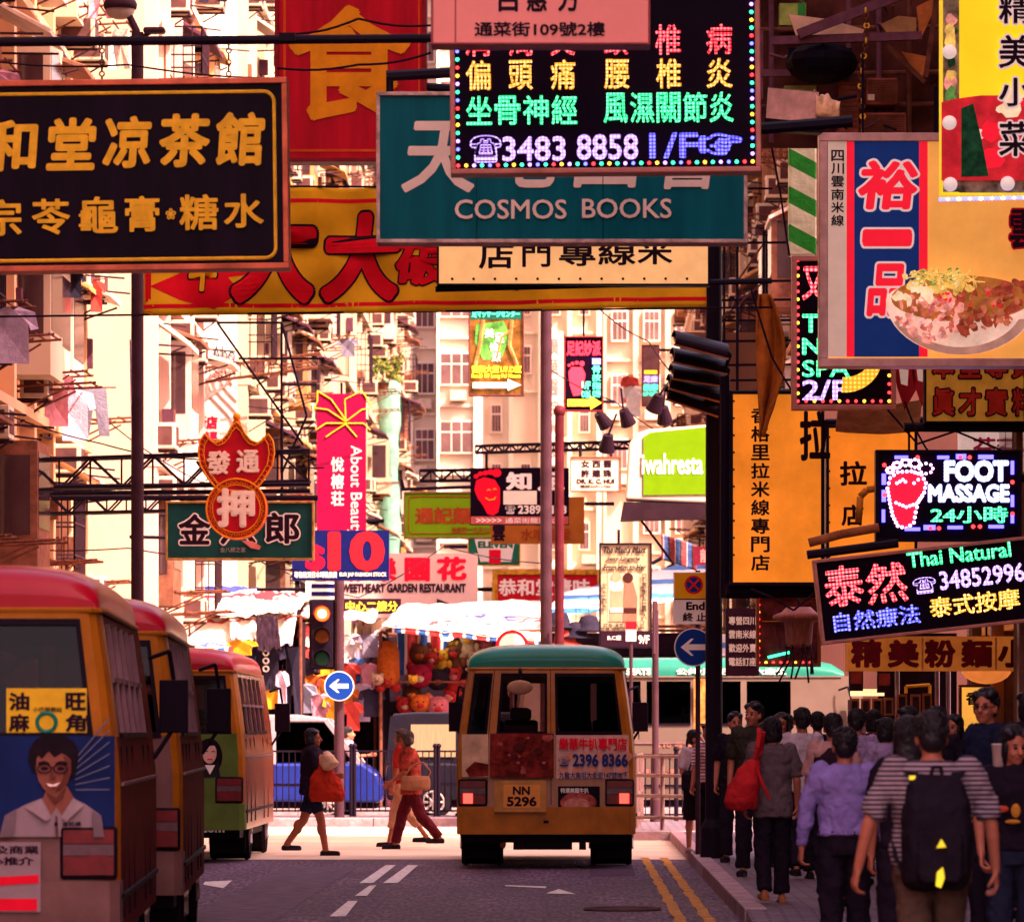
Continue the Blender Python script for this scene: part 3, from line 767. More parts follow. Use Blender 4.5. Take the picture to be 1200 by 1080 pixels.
its += [('t', '☎', 550, 158, 587, 190, lv, .0), ('t', '3483', 588, 160, 662, 189, lv, .018), ('t', '8858', 675, 158, 747, 188, lv, .018), ('t', '1/F', 760, 157, 817, 187, lb, .018), ('t', '☞', 817, 158, 869, 184, lb, .02)]
sign('light_sign', 'black medical light sign of red amber green violet dots', 'sign', (527, -45, 891, 203), 36, BLK_F, FR_SAL, 6, its, depth=.22, roll=R(-.5),
     dots=([(536, 40), (536, 193), (881, 191), (881, -30)], 9.2, 2.2, 'gvbgravgbrga'), hang=[(700, -45, 700, -140, .04, 0)])
# --- bookshop board
SEAM = M('board_seam', (.002, .05, .06), rough=.6)
TEAL = M('teal_board', (.002, .125, .145), rough=.4, var=.32, scale=1.6, stretch=(3, 1, .35))
sign('bookshop_signboard', 'wide teal bookshop board with cream lettering partly hidden by the medical light sign', 'sign', (441, 108, 876, 285), 41, TEAL, FR_RUSTW, 4.5,
     [('t', '天', 470, 142, 560, 226, CREAMT, .02, .15), ('t', '地', 572, 138, 655, 220, CREAMT, .02, .15), ('t', '圖', 672, 138, 752, 220, CREAMT, .02, .1), ('t', '書', 772, 138, 848, 222, CREAMT, .02, .15),
      ('b', 558, 113, 559, 281, SEAM), ('b', 706, 113, 707, 281, SEAM), ('t', 'COSMOS', 533, 234, 664, 257, CREAMT, .012), ('t', 'BOOKS', 682, 233, 787, 256, CREAMT, .012)], depth=.28,
     hang=[(456, 108, 456, 88, .03, 0), (452, 87, 620, 78, .045, 0), (876, 150, 1000, 140, .05, 0)])
# --- noodle shop board under it
CREAMB = M('cream_lightbox', (.72, .36, .14), rough=.5, var=.2, scale=2, emit=.25)
sign('noodle_signboard', 'cream orange strip board with five brown characters tucked under the bookshop board', 'sign', (512, 276, 832, 335), 50, CREAMB, BLACK, 2.5,
     [('t', '店', 561, 283, 602, 315, INK, .02), ('t', '門', 612, 284, 645, 313, INK, .02), ('t', '專', 655, 283, 698, 312, INK, .02), ('t', '線', 701, 282, 745, 311, INK, .02), ('t', '米', 747, 281, 788, 310, INK, .02)]+
     [('e', 530+25*i, 327, 1.6, 1.6, INK) for i in range(12)], depth=.2, hang=[(510, 338, 905, 328, .03, 0), (514, 335, 514, 340, .03, 0)])
# --- hanging yellow cloth banner
YB = M('banner_yellow', (.95, .46, .015), rough=.8, var=.22, scale=1.6, bump=.7, bscale=2.2)
YBR = M('banner_red', (.80, .008, .02), rough=.7, var=.12)
d = 55; k = d/FPX
bt = thing('cloth_banner', 'long yellow cloth banner with red brush characters strung across the street', 'banner', P(500, 295, d))
def bpt(px, py, off=0.0):
    u = (px-168)/660.0; sag = 3.2*math.sin(u*math.pi)*((py-222)/148.0)
    y = .07*math.sin(px*.028+py*.011)+.035*math.sin(px*.083-py*.03)+.02*math.sin(py*.09+px*.02)
    return ((px-500)*k, y-off, (295-(py-12*u*max(0, (py-222)/148.0)*.9+sag*.4))*k)
q = MB(); q.grid(110, 26, lambda u, v: bpt(168+660*u, 370-150*v), YB); q.build('cloth', bt, smooth=True, solid=.012)
def cloth_poly(mb, pts, m, off):                      # flat outline laid on the cloth, cut finely enough to follow its folds
    bm = bmesh.new(); vs = [bm.verts.new((a, b, 0)) for a, b in pts]; bm.faces.new(vs)
    bmesh.ops.triangulate(bm, faces=bm.faces[:])
    for _ in range(6):
        es = [e for e in bm.edges if e.calc_length() > 9]
        if not es: break
        bmesh.ops.subdivide_edges(bm, edges=es, cuts=1); bmesh.ops.triangulate(bm, faces=bm.faces[:])
    bm.verts.index_update()
    mb.add([bpt(v.co.x, v.co.y, off) for v in bm.verts], [tuple(v.index for v in f.verts) for f in bm.faces], m); bm.free()
def cloth_text(mb, s, x0, y0, x1, y1, m, off, wt):
    vs, fs = glyphs(s, wt, 0.1, 8)
    mb.add([bpt(x0+(x1-x0)*v[0], y1-(y1-y0)*v[2], off+.004*v[1]) for v in vs], fs, m)
q = MB()
for (a, b, c, e) in ((168, 233, 828, 238), (168, 357, 828, 362), (170, 224, 177, 366)):
    n = max(2, int((c-a)/8)); q.grid(n, 2, lambda u, v: bpt(a+(c-a)*u, e+(b-e)*v, .014), YBR)
st = []
for i in range(18):
    a = 2*math.pi*i/18; r = (52, 27)[i % 2] * (1 if i % 4 else 1.2)
    st.append((240+r*1.1*math.cos(a), 320+r*.72*math.sin(a)))
cloth_poly(q, st, YBR, .016); q.build('print', bt)
q = MB(); cloth_text(q, '牛', 219, 296, 257, 345, INK, .018, .07); cloth_text(q, '大', 268, 228, 374, 360, INK, .018, .075); cloth_text(q, '大', 372, 246, 473, 359, INK, .018, .075); cloth_text(q, '破', 462, 282, 534, 340, INK, .018, .06); cloth_text(q, '價', 540, 280, 620, 345, INK, .018, .06); q.build('lettering', bt)
q = MB(); cloth_text(q, '大', 271, 231, 371, 357, YBR, .026, .055); cloth_text(q, '大', 375, 249, 470, 356, YBR, .026, .055); cloth_text(q, '破', 464, 284, 532, 338, YBR, .026, .04); cloth_text(q, '價', 542, 282, 618, 343, YBR, .026, .04); q.build('lettering', bt)
q = MB(); cloth_text(q, '牛', 221, 298, 255, 343, YB, .026, .045); q.build('lettering', bt)
q = MB()
for dd, y0, y1 in ((0, 217, 221), (0, 371, 360)):
    q.tube((XW(-10, 55)-XW(500, 55), 0, (295-y0)*k), (XW(905, 55)-XW(500, 55), 0, (295-y1)*k), .012, INK, 5)
q.build('rope', bt)
# --- vertical noodle boards on the right
ORB = M('orange_lightbox', (.72, .19, .015), rough=.5, var=.3, scale=1.4, emit=.26)
sign('noodle_signboard', 'tall orange lightbox with a column of small black characters beside the big dark pole', 'sign', (855, 458, 966, 686), 57.5, ORB, BLACK, 4,
     [('v', '香格里拉米線專門店', 880, 476, 902, 670, INK, .025), ('t', '拉', 937, 481, 973, 540, INK, .03)] + [('e', 860, 470+20*i, 1.3, 1.3, INK) for i in range(10)], depth=.3,
     hang=[(850, 440, 850, 700, .06, .1), (850, 462, 1010, 455, .05, .3), (850, 692, 1010, 690, .09, .3)])
sign('noodle_signboard', 'second orange lightbox with larger black characters half hidden behind the foot massage light sign', 'sign', (968, 498, 1075, 702), 59, ORB, BLACK, 3.5,
     [('t', '拉', 984, 540, 1016, 569, INK, .03), ('t', '店', 986, 591, 1012, 616, INK, .03)]+[('e', 972, 512+20*i, 1.2, 1.2, INK) for i in range(9)], depth=.3, hang=[(968, 495, 1100, 490, .05, .3)])
# --- spa light sign
p55 = 5.0*55/FPX
lr2, la2, lg2, lv2 = (L('led_%s_mid' % n, c, 2.2, p55, .3) for n, c in (('red', K_RED), ('amber', '#ffa018'), ('green', '#20ff90'), ('violet', '#c090ff')))
arc = [(990+44*math.cos(R(a)), 418+42*math.sin(R(a))) for a in range(95, 5, -10)] + [(990+30*math.cos(R(a)), 418+24*math.sin(R(a))) for a in range(5, 96, 10)]
sign('light_sign', 'black spa light sign with a yellow crescent peeping out under the noodle bowl board', 'sign', (928, 300, 1050, 480), 54, BLK_F, FR_SAL, 6,
     [('t', '又', 940, 312, 966, 352, lr2, .03), ('t', 'T', 940, 368, 960, 390, lg2, .03), ('t', 'N', 940, 396, 962, 416, lg2, .03), ('t', 'SPA', 940, 422, 996, 442, lg2, .02), ('t', '2/F', 940, 445, 993, 469, lv2, .02), ('p', arc, L('led_crescent', '#ffb020', 1.4, p55, .1))],
     depth=.2, dots=([(935, 305), (935, 470), (1042, 470), (1042, 420)], 9, 2.0, 'rra'))
# --- noodle bowl board
SIL = M('frame_silver', (.50, .26, .24), rough=.35, metal=.4, var=.35, scale=5)
NB = M('noodle_board', (.80, .34, .07), rough=.45, var=.3, scale=.7, emit=.20); BLUP = M('blue_print', (.008, .03, .16), rough=.4, var=.1, emit=.1); REDP = M('red_print', (.75, .012, .03), rough=.45, var=.05, emit=.2)
PALE = M('pale_print', (.72, .48, .38), rough=.5, var=.1, emit=.1); WOUT = M('white_outline', (.85, .66, .62), rough=.5, var=0, emit=.1)
BOWL = M('bowl_print', (.80, .50, .38), rough=.4, var=.35, scale=3, emit=.22); NOOD = M('noodle_print', (.75, .45, .10), rough=.5, var=.5, scale=18, emit=.22); MEAT = M('meat_print', (.35, .05, .025), rough=.5, var=.7, scale=14, emit=.22); SHR = M('prawn_print', (.80, .28, .22), rough=.5, var=.6, scale=12, emit=.22); GRNP = M('herb_print', (.10, .25, .05), rough=.5, var=.5, scale=14, emit=.22); EGGP = M('egg_print', (.85, .62, .38), rough=.5, var=.3, scale=8, emit=.22)
its = [('b', 970, 166, 992, 418, PALE), ('b', 992, 166, 1001, 418, REDP), ('b', 1001, 166, 1077, 418, BLUP), ('b', 1077, 166, 1087, 418, REDP), ('v', '四川雲南米線', 974, 175, 989, 266, INK, .02)]
for ch, b in (('裕', (1004, 187, 1077, 247)), ('一', (1009, 268, 1070, 290)), ('品', (1014, 308, 1066, 372))):
    its += [('t', ch, b[0]-1.5, b[1]-1.5, b[2]+1.5, b[3]+1.5, WOUT, .075, .1), ('t', ch, b[0]+1, b[1]+1, b[2]-1, b[3]-1, REDP, .035, .1)]
bw = [(1126+88*math.cos(R(a)), 352+64*math.sin(R(a))) for a in range(0, 181, 8)] + [(1126+88*math.cos(R(a)), 352-26*math.sin(R(a))) for a in range(180, -1, -8)]
its += [('p', bw, BOWL), ('e', 1126, 350, 82, 27, M('broth_print', (.45, .15, .03), rough=.35, var=.5, scale=6, emit=.15))]
its += [('p', [(1126+86*math.cos(R(a))*f, 352+64*math.sin(R(a))*f) for a, f in [(q_, 1) for q_ in range(20, 161, 8)]+[(q_, .86) for q_ in range(160, 19, -8)]], M('bowl_rim_print', (.60, .30, .22), rough=.4, var=.3, emit=.12))]
rnd = random.Random(4); SHR2 = M('prawn_deep_print', (.62, .13, .10), rough=.5, var=.6, scale=14, emit=.2); SHR3 = M('prawn_light_print', (.90, .48, .40), rough=.5, var=.4, scale=14, emit=.2); MEA2 = M('meat_light_print', (.55, .14, .07), rough=.5, var=.6, scale=14, emit=.2); NOO2 = M('noodle_pale_print', (.88, .66, .28), rough=.5, var=.4, scale=18, emit=.2)
for m, n, (ax, ay, rx, ry), s in ((MEAT, 30, (1148, 362, 48, 30), 8), (MEA2, 30, (1150, 362, 46, 26), 5), (SHR, 34, (1088, 372, 40, 30), 7), (SHR2, 26, (1086, 374, 38, 28), 4.5), (SHR3, 26, (1088, 370, 38, 28), 4), (NOOD, 30, (1098, 334, 44, 13), 8), (GRNP, 14, (1092, 324, 40, 8), 5), (EGGP, 12, (1070, 346, 22, 10), 7), (REDP, 12, (1140, 352, 44, 14), 3), (MEAT, 10, (1184, 345, 20, 20), 8), (NOO2, 24, (1096, 330, 42, 12), 4)):
    for _ in range(n):
        a = rnd.uniform(0, 6.28); r = math.sqrt(rnd.random()); ex, ey = ax+rx*r*math.cos(a), ay+ry*r*math.sin(a); s2 = s*rnd.uniform(.5, 1.15); th_ = rnd.uniform(0, 3.14); el_ = rnd.uniform(.4, .8)
        pts = []
        for t in range(10):
            u_, v_ = s2*math.cos(t*.628)*(1+.3*rnd.uniform(-1, 1)), s2*el_*math.sin(t*.628)*(1+.3*rnd.uniform(-1, 1)); pts.append((ex+u_*math.cos(th_)-v_*math.sin(th_), ey+u_*math.sin(th_)+v_*math.cos(th_)))
        its.append(('p', pts, m))
for i in range(26):
    a = rnd.uniform(1058, 1130); its.append(('l', [(a, 322+rnd.uniform(-4, 12)), (a+rnd.uniform(6, 20), 318+rnd.uniform(-4, 14)), (a+rnd.uniform(14, 34), 326+rnd.uniform(-4, 14))], 1.6, NOOD))
its += [('t', '雲', 1180, 245, 1215, 295, REDT, .09), ('t', '雲', 1182, 247, 1213, 293, INK, .03)]
sign('noodle_signboard', 'big framed noodle board with a blue strip and a printed bowl of noodles', 'sign', (960, 156, 1290, 430), 49, NB, SIL, 10, its, depth=.3, hang=[(1100, 156, 1100, 100, .04, 0), (1012, 156, 1012, 60, .012, 0)])
# --- yellow dish board at the top right corner
YF = M('yellow_lightbox', (.80, .52, .012), rough=.45, var=.12, scale=1, emit=.24); COLL = M('collage_print', (.45, .35, .2), rough=.5, var=.9, scale=7); VEG = M('vegetable_print', (.02, .14, .05), rough=.5, var=.7, scale=12)
its = [('b', 1105, -60, 1124, 225, COLL), ('b', 1124, 210, 1240, 226, COLL)]
for _ in range(16):
    ey = rnd.uniform(0, 215); s2 = rnd.uniform(6, 14); its.append(('p', [(1114+9*math.cos(t*.8)*rnd.uniform(.4, 1), ey+s2*math.sin(t*.8)*rnd.uniform(.6, 1.2)) for t in range(8)], rnd.choice((VEG, EGGP, NOOD, SHR, GRNP))))
its += [('p', [(1126+160*math.cos(R(a))+40, 212-100*math.sin(R(a))) for a in range(0, 181, 12)], M('dish_red', (.62, .02, .03), rough=.4, var=.4, scale=6, emit=.15))]
for _ in range(18):
    a = rnd.uniform(1145, 1230); b = rnd.uniform(112, 190); s2 = rnd.uniform(8, 17)
    its.append(('p', [(a+s2*math.cos(t*.7)*rnd.uniform(.6, 1.1), b+s2*.8*math.sin(t*.7)*rnd.uniform(.6, 1.1)) for t in range(9)], rnd.choice((EGGP, SHR, REDP, BOWL))))
its += [('p', [(1126, 128), (1140, 122), (1150, 165), (1158, 207), (1126, 208)], VEG)]
for i, ch in enumerate('精美小菜'):
    y0 = (-4, 42, 92, 143)[i]; y1 = (29, 81, 126, 184)[i]
    its += [('t', ch, 1168, y0-2, 1211, y1+2, WOUT, .07), ('t', ch, 1170, y0, 1209, y1, INK, .02)]
sgy = sign('restaurant_signboard', 'yellow lightbox of small dishes edged with round bulbs in the top right corner', 'sign', (1103, -70, 1245, 228), 43, YF, None, 0, its, depth=.3,
     dots=([(1102, 234), (1240, 231)], 4.2, 2.4, 'bbvbbw'), hang=[(1180, -70, 1180, -120, .04, 0)])
q = MB(); kk = 43/FPX
for bx, by in ((1112, 62), (1112, 145), (1113, 217), (1180, 216), (1112, -20)): q.sphere(((bx-1174)*kk, -.06, (79-by)*kk), 8.5*kk, M('opal_bulb', (.85, .66, .60), rough=.2, var=0, emit=.15), 14, 10)
q.build('bulb', sgy, smooth=True)
# --- gold characters board, pink board
GB = M('gold_board', (.42, .17, .02), rough=.5, var=.3, scale=4, emit=.10)
its = []
for r_, (y0, y1) in (('本堂專貢', (412, 444)), ('眞才實料', (454, 488))):
    for i, ch in enumerate(r_): its += [('t', ch, 1091+31*i, y0-1, 1120+31*i, y1+1, INK, .07), ('t', ch, 1093+31*i, y0+1, 1118+31*i, y1-1, M('brick_red_letter', (.52, .03, .015), rough=.5), .03)]
sign('shop_signboard', 'dark gold board with brick red characters under the noodle bowl board', 'sign', (1083, 405, 1230, 496), 53, GB, BLACK, 2.5, its, depth=.2, hang=[(1060, 500, 1230, 500, .05, .1)])
sign('shop_signboard', 'pale board with pink characters behind the top of the foot massage light sign', 'sign', (1123, 503, 1235, 560), 56, M('pale_lightbox', (.75, .52, .45), rough=.5, emit=.15), None, 0,
     [('t', '芬芳容', 1140, 512, 1222, 536, M('letter_pink', (.70, .04, .14), rough=.5), .03)], depth=.15, hang=[(1180, 560, 1235, 575, .03, .1)])
# --- foot massage light sign
pf = 4.0*51/FPX
lw = L('led_white_blue', '#aeb0ff', 3.0, pf, .5); lg3 = L('led_green_foot', '#30ffa0', 2.2, pf, .3); lbl = EMI('led_blue_bar', '#4038ff', 5.0); lpk = L('led_pink', '#ffa0e0', 2.4, pf, .5); lrd = EMI('led_red_fill', '#c00828', .9)
foot = [(1042+16*math.cos(t)*s2+14, 565+24*math.sin(t)) for t in [i*.35 for i in range(18)] for s2 in (1.15,)]
f1 = [(1040, 572), (1043, 560), (1052, 553), (1068, 552), (1080, 556), (1085, 566), (1083, 577), (1076, 588), (1073, 600), (1071, 612), (1062, 619), (1052, 616), (1046, 604), (1043, 590)]
its = [('p', f1, lrd), ('bl', f1+f1[:1], 2.1, 4.2, EMI('led_pink_dot', '#ffb0f0', 3.0)), ('bl', [(1050, 589), (1062, 594), (1074, 590), (1083, 578)], 1.9, 4, EMI('led_pink_dot', '#ffb0f0', 3.0)), ('bl', [(1051, 566), (1058, 562), (1064, 567)], 1.9, 3.6, EMI('led_pink_dot', '#ffb0f0', 3.0)), ('bl', [(1071, 566), (1076, 562), (1081, 566)], 1.9, 3.6, EMI('led_pink_dot', '#ffb0f0', 3.0))]
for (a, b, r_) in ((1043, 551, 4), (1051, 545, 4.5), (1061, 542, 5), (1072, 543, 6), (1085, 549, 8)): its.append(('bl', [(a+r_*math.cos(t*.785), b+r_*.75*math.sin(t*.785)) for t in range(9)], 1.8, 3.6, EMI('led_pink_dot', '#ffb0f0', 3.0)))
its += [('t', 'FOOT', 1106, 539, 1182, 565, lw, .06), ('t', 'MASSAGE', 1087, 567, 1183, 589, lw, .06), ('t', '24小時', 1090, 593, 1181, 613, lg3, .025)]
for (a, b, c, e) in ((1120, 532, 1132, 538), (1082, 615, 1096, 621), (1033, 574, 1038, 588), (1184, 603, 1188, 613), (1048, 534, 1064, 538), (1098, 534, 1112, 538), (1146, 533, 1164, 538), (1033, 555, 1038, 568), (1033, 597, 1037, 612), (1060, 618, 1078, 622), (1110, 616, 1128, 620), (1158, 615, 1176, 619), (1184, 540, 1188, 556), (1184, 580, 1188, 594)): its.append(('b', a, b, c, e, lbl))
for (a, b) in ((1036, 545), (1036, 580), (1075, 536), (1125, 536), (1136, 536), (1186, 565), (1186, 602), (1090, 619), (1100, 619), (1140, 617), (1148, 617)): its.append(('e', a, b, 2.4, 2.4, DOTS['r']))
sign('light_sign', 'blue glowing foot massage light sign with a smiling red foot', 'sign', (1026, 527, 1197, 634), 51, BLK_F, BLACK, 3, its, depth=.2, hang=[(1197, 560, 1260, 555, .04, .1), (1066, 527, 1066, 500, .012, 0)])
# --- tilted massage light sign
C0, C1 = 1082, 690
def tl(s, u, v, wd, h, m, wt): return ('t', s, C0+u-wd/2, C1+v-h/2, C0+u+wd/2, C1+v+h/2, m, wt)
pt = 4.2*50/FPX
lr4, lv4, lg4, la4, lb4 = (L('led_%s_tilt' % n, c, 2.3, pt, .3) for n, c in (('red', K_RED), ('violet', '#c898ff'), ('green', '#20ff90'), ('amber', '#ffa818'), ('blue', '#4a48ff')))
its = [tl('泰', -92, -15, 46, 48, lr4, .02), tl('然', -42, -13, 48, 48, lr4, .02), tl('Thai Natural', 46, -36, 122, 18, lg4, .02), tl('☎', 2, -5, 27, 19, lv4, 0), tl('34852996', 70, -8, 100, 22, lv4, .02), tl('泰式按摩', 58, 22, 106, 24, la4, .02), tl('自然療法', -58, 27, 102, 23, lb4, .02)]
sign('light_sign', 'tilted black light sign with green and red massage lettering low over the crowd', 'sign', (957, 641, 1222, 741), 50, BLK_F, FR_SAL, 4, its, depth=.22, roll=R(-6.4), hang=[(952, 634, 1060, 632, .045, .05), (1222, 690, 1290, 690, .05, .1)])
# --- shop fascia and small lantern frame
FAS = M('fascia_orange', (.50, .13, .02), rough=.5, var=.35, scale=2.5, emit=.12); DRED = M('fascia_letter', (.20, .008, .012), rough=.5)
its = []
for i, ch in enumerate('精美粉麵小'): its.append(('t', ch, 997+43*i, 749, 1034+43*i, 782, DRED, .05))
its += [('b', 1037+43*i, 747, 1039+43*i, 784, M('fascia_joint', (.62, .30, .10))) for i in (1, 3)]
sign('shop_fascia', 'orange brown fascia with big dark red characters over the shop front', 'sign', (993, 745, 1230, 786), 55.5, FAS, None, 0, its, depth=.5, hang=[(1210, 765, 1260, 765, .05, .6)])
q_ = sign('light_sign', 'small framed light box edged with red dots hanging at the corner beside the orange lightbox', 'sign', (886, 697, 962, 781), 60, M('lantern_back', (.16, .045, .05), rough=.4, var=.8, scale=4), M('frame_brown', (.30, .09, .04), rough=.5), 4,
     [('p', [(905, 712), (955, 705), (955, 770), (915, 775)], M('screen_blur', (.14, .035, .06), rough=.3, var=.9, scale=6)), ('l', [(893, 728), (956, 727)], 1.5, M('wire_amber', (.6, .25, .03))), ('l', [(900, 770), (925, 764)], 3, DOTS['g'])], depth=.12, dots=([(889, 700), (889, 776), (958, 776)], 8, 1.8, 'rrar'), hang=[(922, 697, 922, 690, .03, 0)])
q = MB(); d0 = 59.4
q.ring([[(r_*math.cos(2*math.pi*j/16), r_*math.sin(2*math.pi*j/16), z) for j in range(16)] for r_, z in ((.14, 0), (.20, -.06), (.30, -.10), (.30, -.14), (.17, -.18), (.15, -.42), (.13, -.46))], M('lantern_pink', (.42, .16, .13), rough=.5, var=.4, scale=6, stretch=(6, 6, 1)))
q.tube((0, 0, .12), (0, 0, 0), .012, BLACK)
for i in range(7): q.path([(.13*math.cos(i), .13*math.sin(i), -.4), (.15*math.cos(i+.3), .15*math.sin(i), -.62), (.22*math.cos(i+.5)-.05, .2*math.sin(i), -.78-.05*(i % 3))], .012, DARKM, 5)
o = q.build('paper_lantern', smooth=True); o.location = P(936, 711, d0); tag(o, 'dull pink hanging lantern with dark tassels in front of the red dotted frame', 'lantern')

# --- pawnshop sign: bat above a coin
k = 70/FPX
pw = thing('pawnshop_sign', 'red pawnshop sign shaped like a bat over a coin with gold key pattern edge', 'sign', P(277, 560, 70))
X = lambda a: (a-277)*k
Z = lambda b: (560-b)*k
half = [(277, 494), (283, 500), (287, 508), (294, 516), (302, 519), (309, 515), (314, 508), (320, 517), (321.5, 530), (319, 545), (312, 557), (305, 567), (297, 574), (288, 580)]
bat = half + [(554-a, b) for a, b in half[::-1]]
PWR = M('pawn_red', (.50, .010, .02), rough=.45, var=.2, scale=3); PWG = M('pawn_gold', (.85, .26, .01), rough=.4, var=.3, scale=8)
q = MB(); q.prism([(X(a), Z(b)) for a, b in bat], 0, .22, PWR)
q.prism([(X(277+36*math.cos(2*math.pi*i/40)), Z(596+36*math.sin(2*math.pi*i/40))) for i in range(40)], -.012, .232, PWR)
q.build('panel', pw)
q = MB()
for sc_, w_ in ((1.0, 2.2), (.86, 1.4)):
    pts = [(X(277+(a-277)*sc_), -.012, Z(540+(b-540)*sc_)) for a, b in bat]
    for a, b in zip(pts, pts[1:]+pts[:1]): q.tube(a, b, w_*k/2, PWG, 6)
for rr_, w_ in ((35, 2.2), (28, 1.4)):
    q.torus((0, -.02, Z(596)), rr_*k, w_*k/2, PWG, axis=1, n=40, k=6)
for i in range(34):                                  # key pattern between the two lines
    a = 2*math.pi*i/34; e = .08
    q.path([((r_*math.cos(a+t))*k, -.02, Z(596)+(r_*math.sin(a+t))*k) for r_, t in ((33, -e), (30, -e), (30, e*.4), (32, e*.4))], .5*k, PWG, 4)
for i in range(len(bat)):
    a, b = bat[i], bat[(i+1) % len(bat)]
    for t in (.25, .75):
        mx_, my_ = a[0]+(b[0]-a[0])*t, a[1]+(b[1]-a[1])*t; s_ = .93
        x_, y_ = 277+(mx_-277)*s_, 540+(my_-540)*s_
        q.path([(X(x_-1.5), -.012, Z(y_-1.5)), (X(x_+1.5), -.012, Z(y_-1.5)), (X(x_+1.5), -.012, Z(y_+1.5))], .5*k, PWG, 4)
q.sphere((0, .08, Z(488)), 4.5*k, PWG); q.torus((0, .08, Z(496)), 4*k, 1.2*k, PWG, axis=1)
q.build('gold_edge', pw)
q = MB(); text(q, '發', X(242), Z(556), X(270), Z(528), CREAMT, -.012, .04, th=.02); text(q, '通', X(277), Z(554), X(304), Z(527), CREAMT, -.012, .04, th=.02); text(q, '押', X(254), Z(618), X(299), Z(572), CREAMT, -.024, .05, th=.02); q.build('lettering', pw)
q = MB()
for y_ in (569, 577): q.tube((X(60), .3, Z(y_)), (X(362), .3, Z(y_-3)), .035, BLACK, 6)
q.build('bracket', pw)
# --- the other hanging signs, nearest first
DG = M('dark_green_board', (.012, .06, .055), rough=.4, var=.25, scale=2)
its = []
for ch, b in (('金', (209, 602, 247, 638)), ('八', (258, 602, 300, 638)), ('郎', (311, 600, 351, 637))): its += [('t', ch, b[0]-1.5, b[1]-1.5, b[2]+1.5, b[3]+1.5, WHT, .075), ('t', ch, *b, INK, .03)]
its += [('p', [(283, 633), (296, 634), (306, 640), (304, 644), (294, 642)], M('salmon_letter', (.65, .2, .16))), ('t', '金八郎之家', 258, 641, 288, 647, M('grey_letter', (.3, .25, .22)), .01)]
sign('shop_signboard', 'dark green board with outlined black characters behind the pawnshop sign', 'sign', (194, 587, 368, 656), 73, DG, M('frame_gold', (.42, .22, .06), rough=.5, var=.6, scale=9), 2.5, its, depth=.2, hang=[(60, 583, 372, 583, .04, 0), (330, 583, 330, 480, .02, 0), (260, 583, 230, 540, .02, 0)])
NAVY = M('navy_board', (.006, .008, .075), rough=.4, var=.15)
sign('shop_signboard', 'navy blue board with a huge red price above the traffic signal', 'sign', (342, 621, 456, 680), 84, NAVY, None, 0,
     [('t', '$', 358, 638, 381, 672, REDT, .05), ('t', '10', 384, 622, 451, 669, M('letter_bright_red', (.42, .010, .02), rough=.5, var=0), .05), ('t', '專售歐洲日本時裝集貨', 345, 669.5, 395, 677, WHT, .02), ('t', 'EUR JAP FASHION STOCK', 398, 670.5, 453, 676.5, WHT, .02), ('b', 342, 680.2, 342.5, 681, NAVY)], depth=.2,
     hang=[(342, 632, 150, 628, .03, .2)])
sign('notice_board', 'white notice board with navy stripes under the navy price board', 'sign', (358, 681, 396, 703), 86.8, WHT, None, 0, [('b', 365, 684, 392, 689, NAVY), ('b', 365, 693, 392, 698, NAVY)], depth=.1, hang=[(358, 690, 300, 690, .03, .2)])
SWT = M('white_pink_board', (.48, .33, .31), rough=.5, var=.12, scale=1)
sign('restaurant_signboard', 'long pale board with red characters over an English garden restaurant name', 'sign', (392, 648, 560, 724), 103, SWT, None, 0,
     [('t', '甜', 396, 653, 424, 681, REDT, .05), ('t', '樂', 436, 653, 465, 681, REDT, .05), ('t', '園', 474, 653, 504, 681, REDT, .05), ('t', '花', 512, 652, 547, 680, REDT, .05), ('t', 'SWEETHEART GARDEN RESTAURANT', 397, 683.5, 546, 694, INK, .045), ('p', [(512, 701), (535, 710), (512, 710)], DARKM)], depth=.25, hang=[(392, 646, 300, 640, .04, 0)])
sign('notice_board', 'black strip board with yellow characters above the toy stall canopy', 'sign', (402, 701, 470, 719), 101, INK, None, 0, [('t', '中心二樓分', 405, 704, 466, 716, M('letter_yellow', (.85, .62, .05)), .03)], depth=.1, hang=[(402, 705, 380, 705, .03, 0)])
PKB = M('magenta_board', (.27, .004, .045), rough=.5, var=.1)
its = [('td', 'About Beauty', 407, 522, 424, 628, WHT, .0), ('v', '悅榕荘', 388, 534, 403, 594, WHT, .02)]
for s_ in (1, -1):
    for (p0, p1, p2) in (((405, 492), (396+8*s_, 468), (398+26*s_, 458)), ((405, 494), (404+20*s_, 480), (402+34*s_, 478)), ((405, 496), (404+22*s_, 496), (402+32*s_, 504)), ((405, 497), (402+10*s_, 505), (400+18*s_, 512)), ((398+26*s_, 458), (402+30*s_, 470), (402+34*s_, 478))):
        its.append(('l', [p0, p1, p2], 1.6, GOLD))
sign('beauty_banner', 'tall magenta beauty banner with a gold line butterfly and sideways English lettering', 'sign', (371, 461, 429, 640), 120, PKB, None, 0, its, depth=.15, hang=[(429, 610, 450, 610, .05, 0), (429, 601, 371, 601, .04, 0), (371, 450, 300, 450, .04, 0), (400, 461, 400, 448, .03, 0)])
LIME = M('lime_board', (.17, .34, .006), rough=.5, var=.12, scale=2); BRN = M('brown_letter', (.35, .06, .015), rough=.5)
sign('noodle_signboard', 'lime green board with brown characters half covered by the smiling foot board', 'sign', (473, 576, 580, 631), 112, LIME, M('frame_brown_green', (.25, .16, .05)), 2,
     [('l', rr(479, 582, 575, 625, 4), 1.2, BRN), ('t', '通記麵', 486, 594, 553, 614, BRN, .05), ('t', '始創於一九五七', 529, 617, 573, 624, BRN, .02)], depth=.2, hang=[(473, 574, 470, 562, .04, 0), (470, 573, 620, 568, .04, 0)])
SAL = M('salmon_strip', (.55, .12, .11), rough=.5)
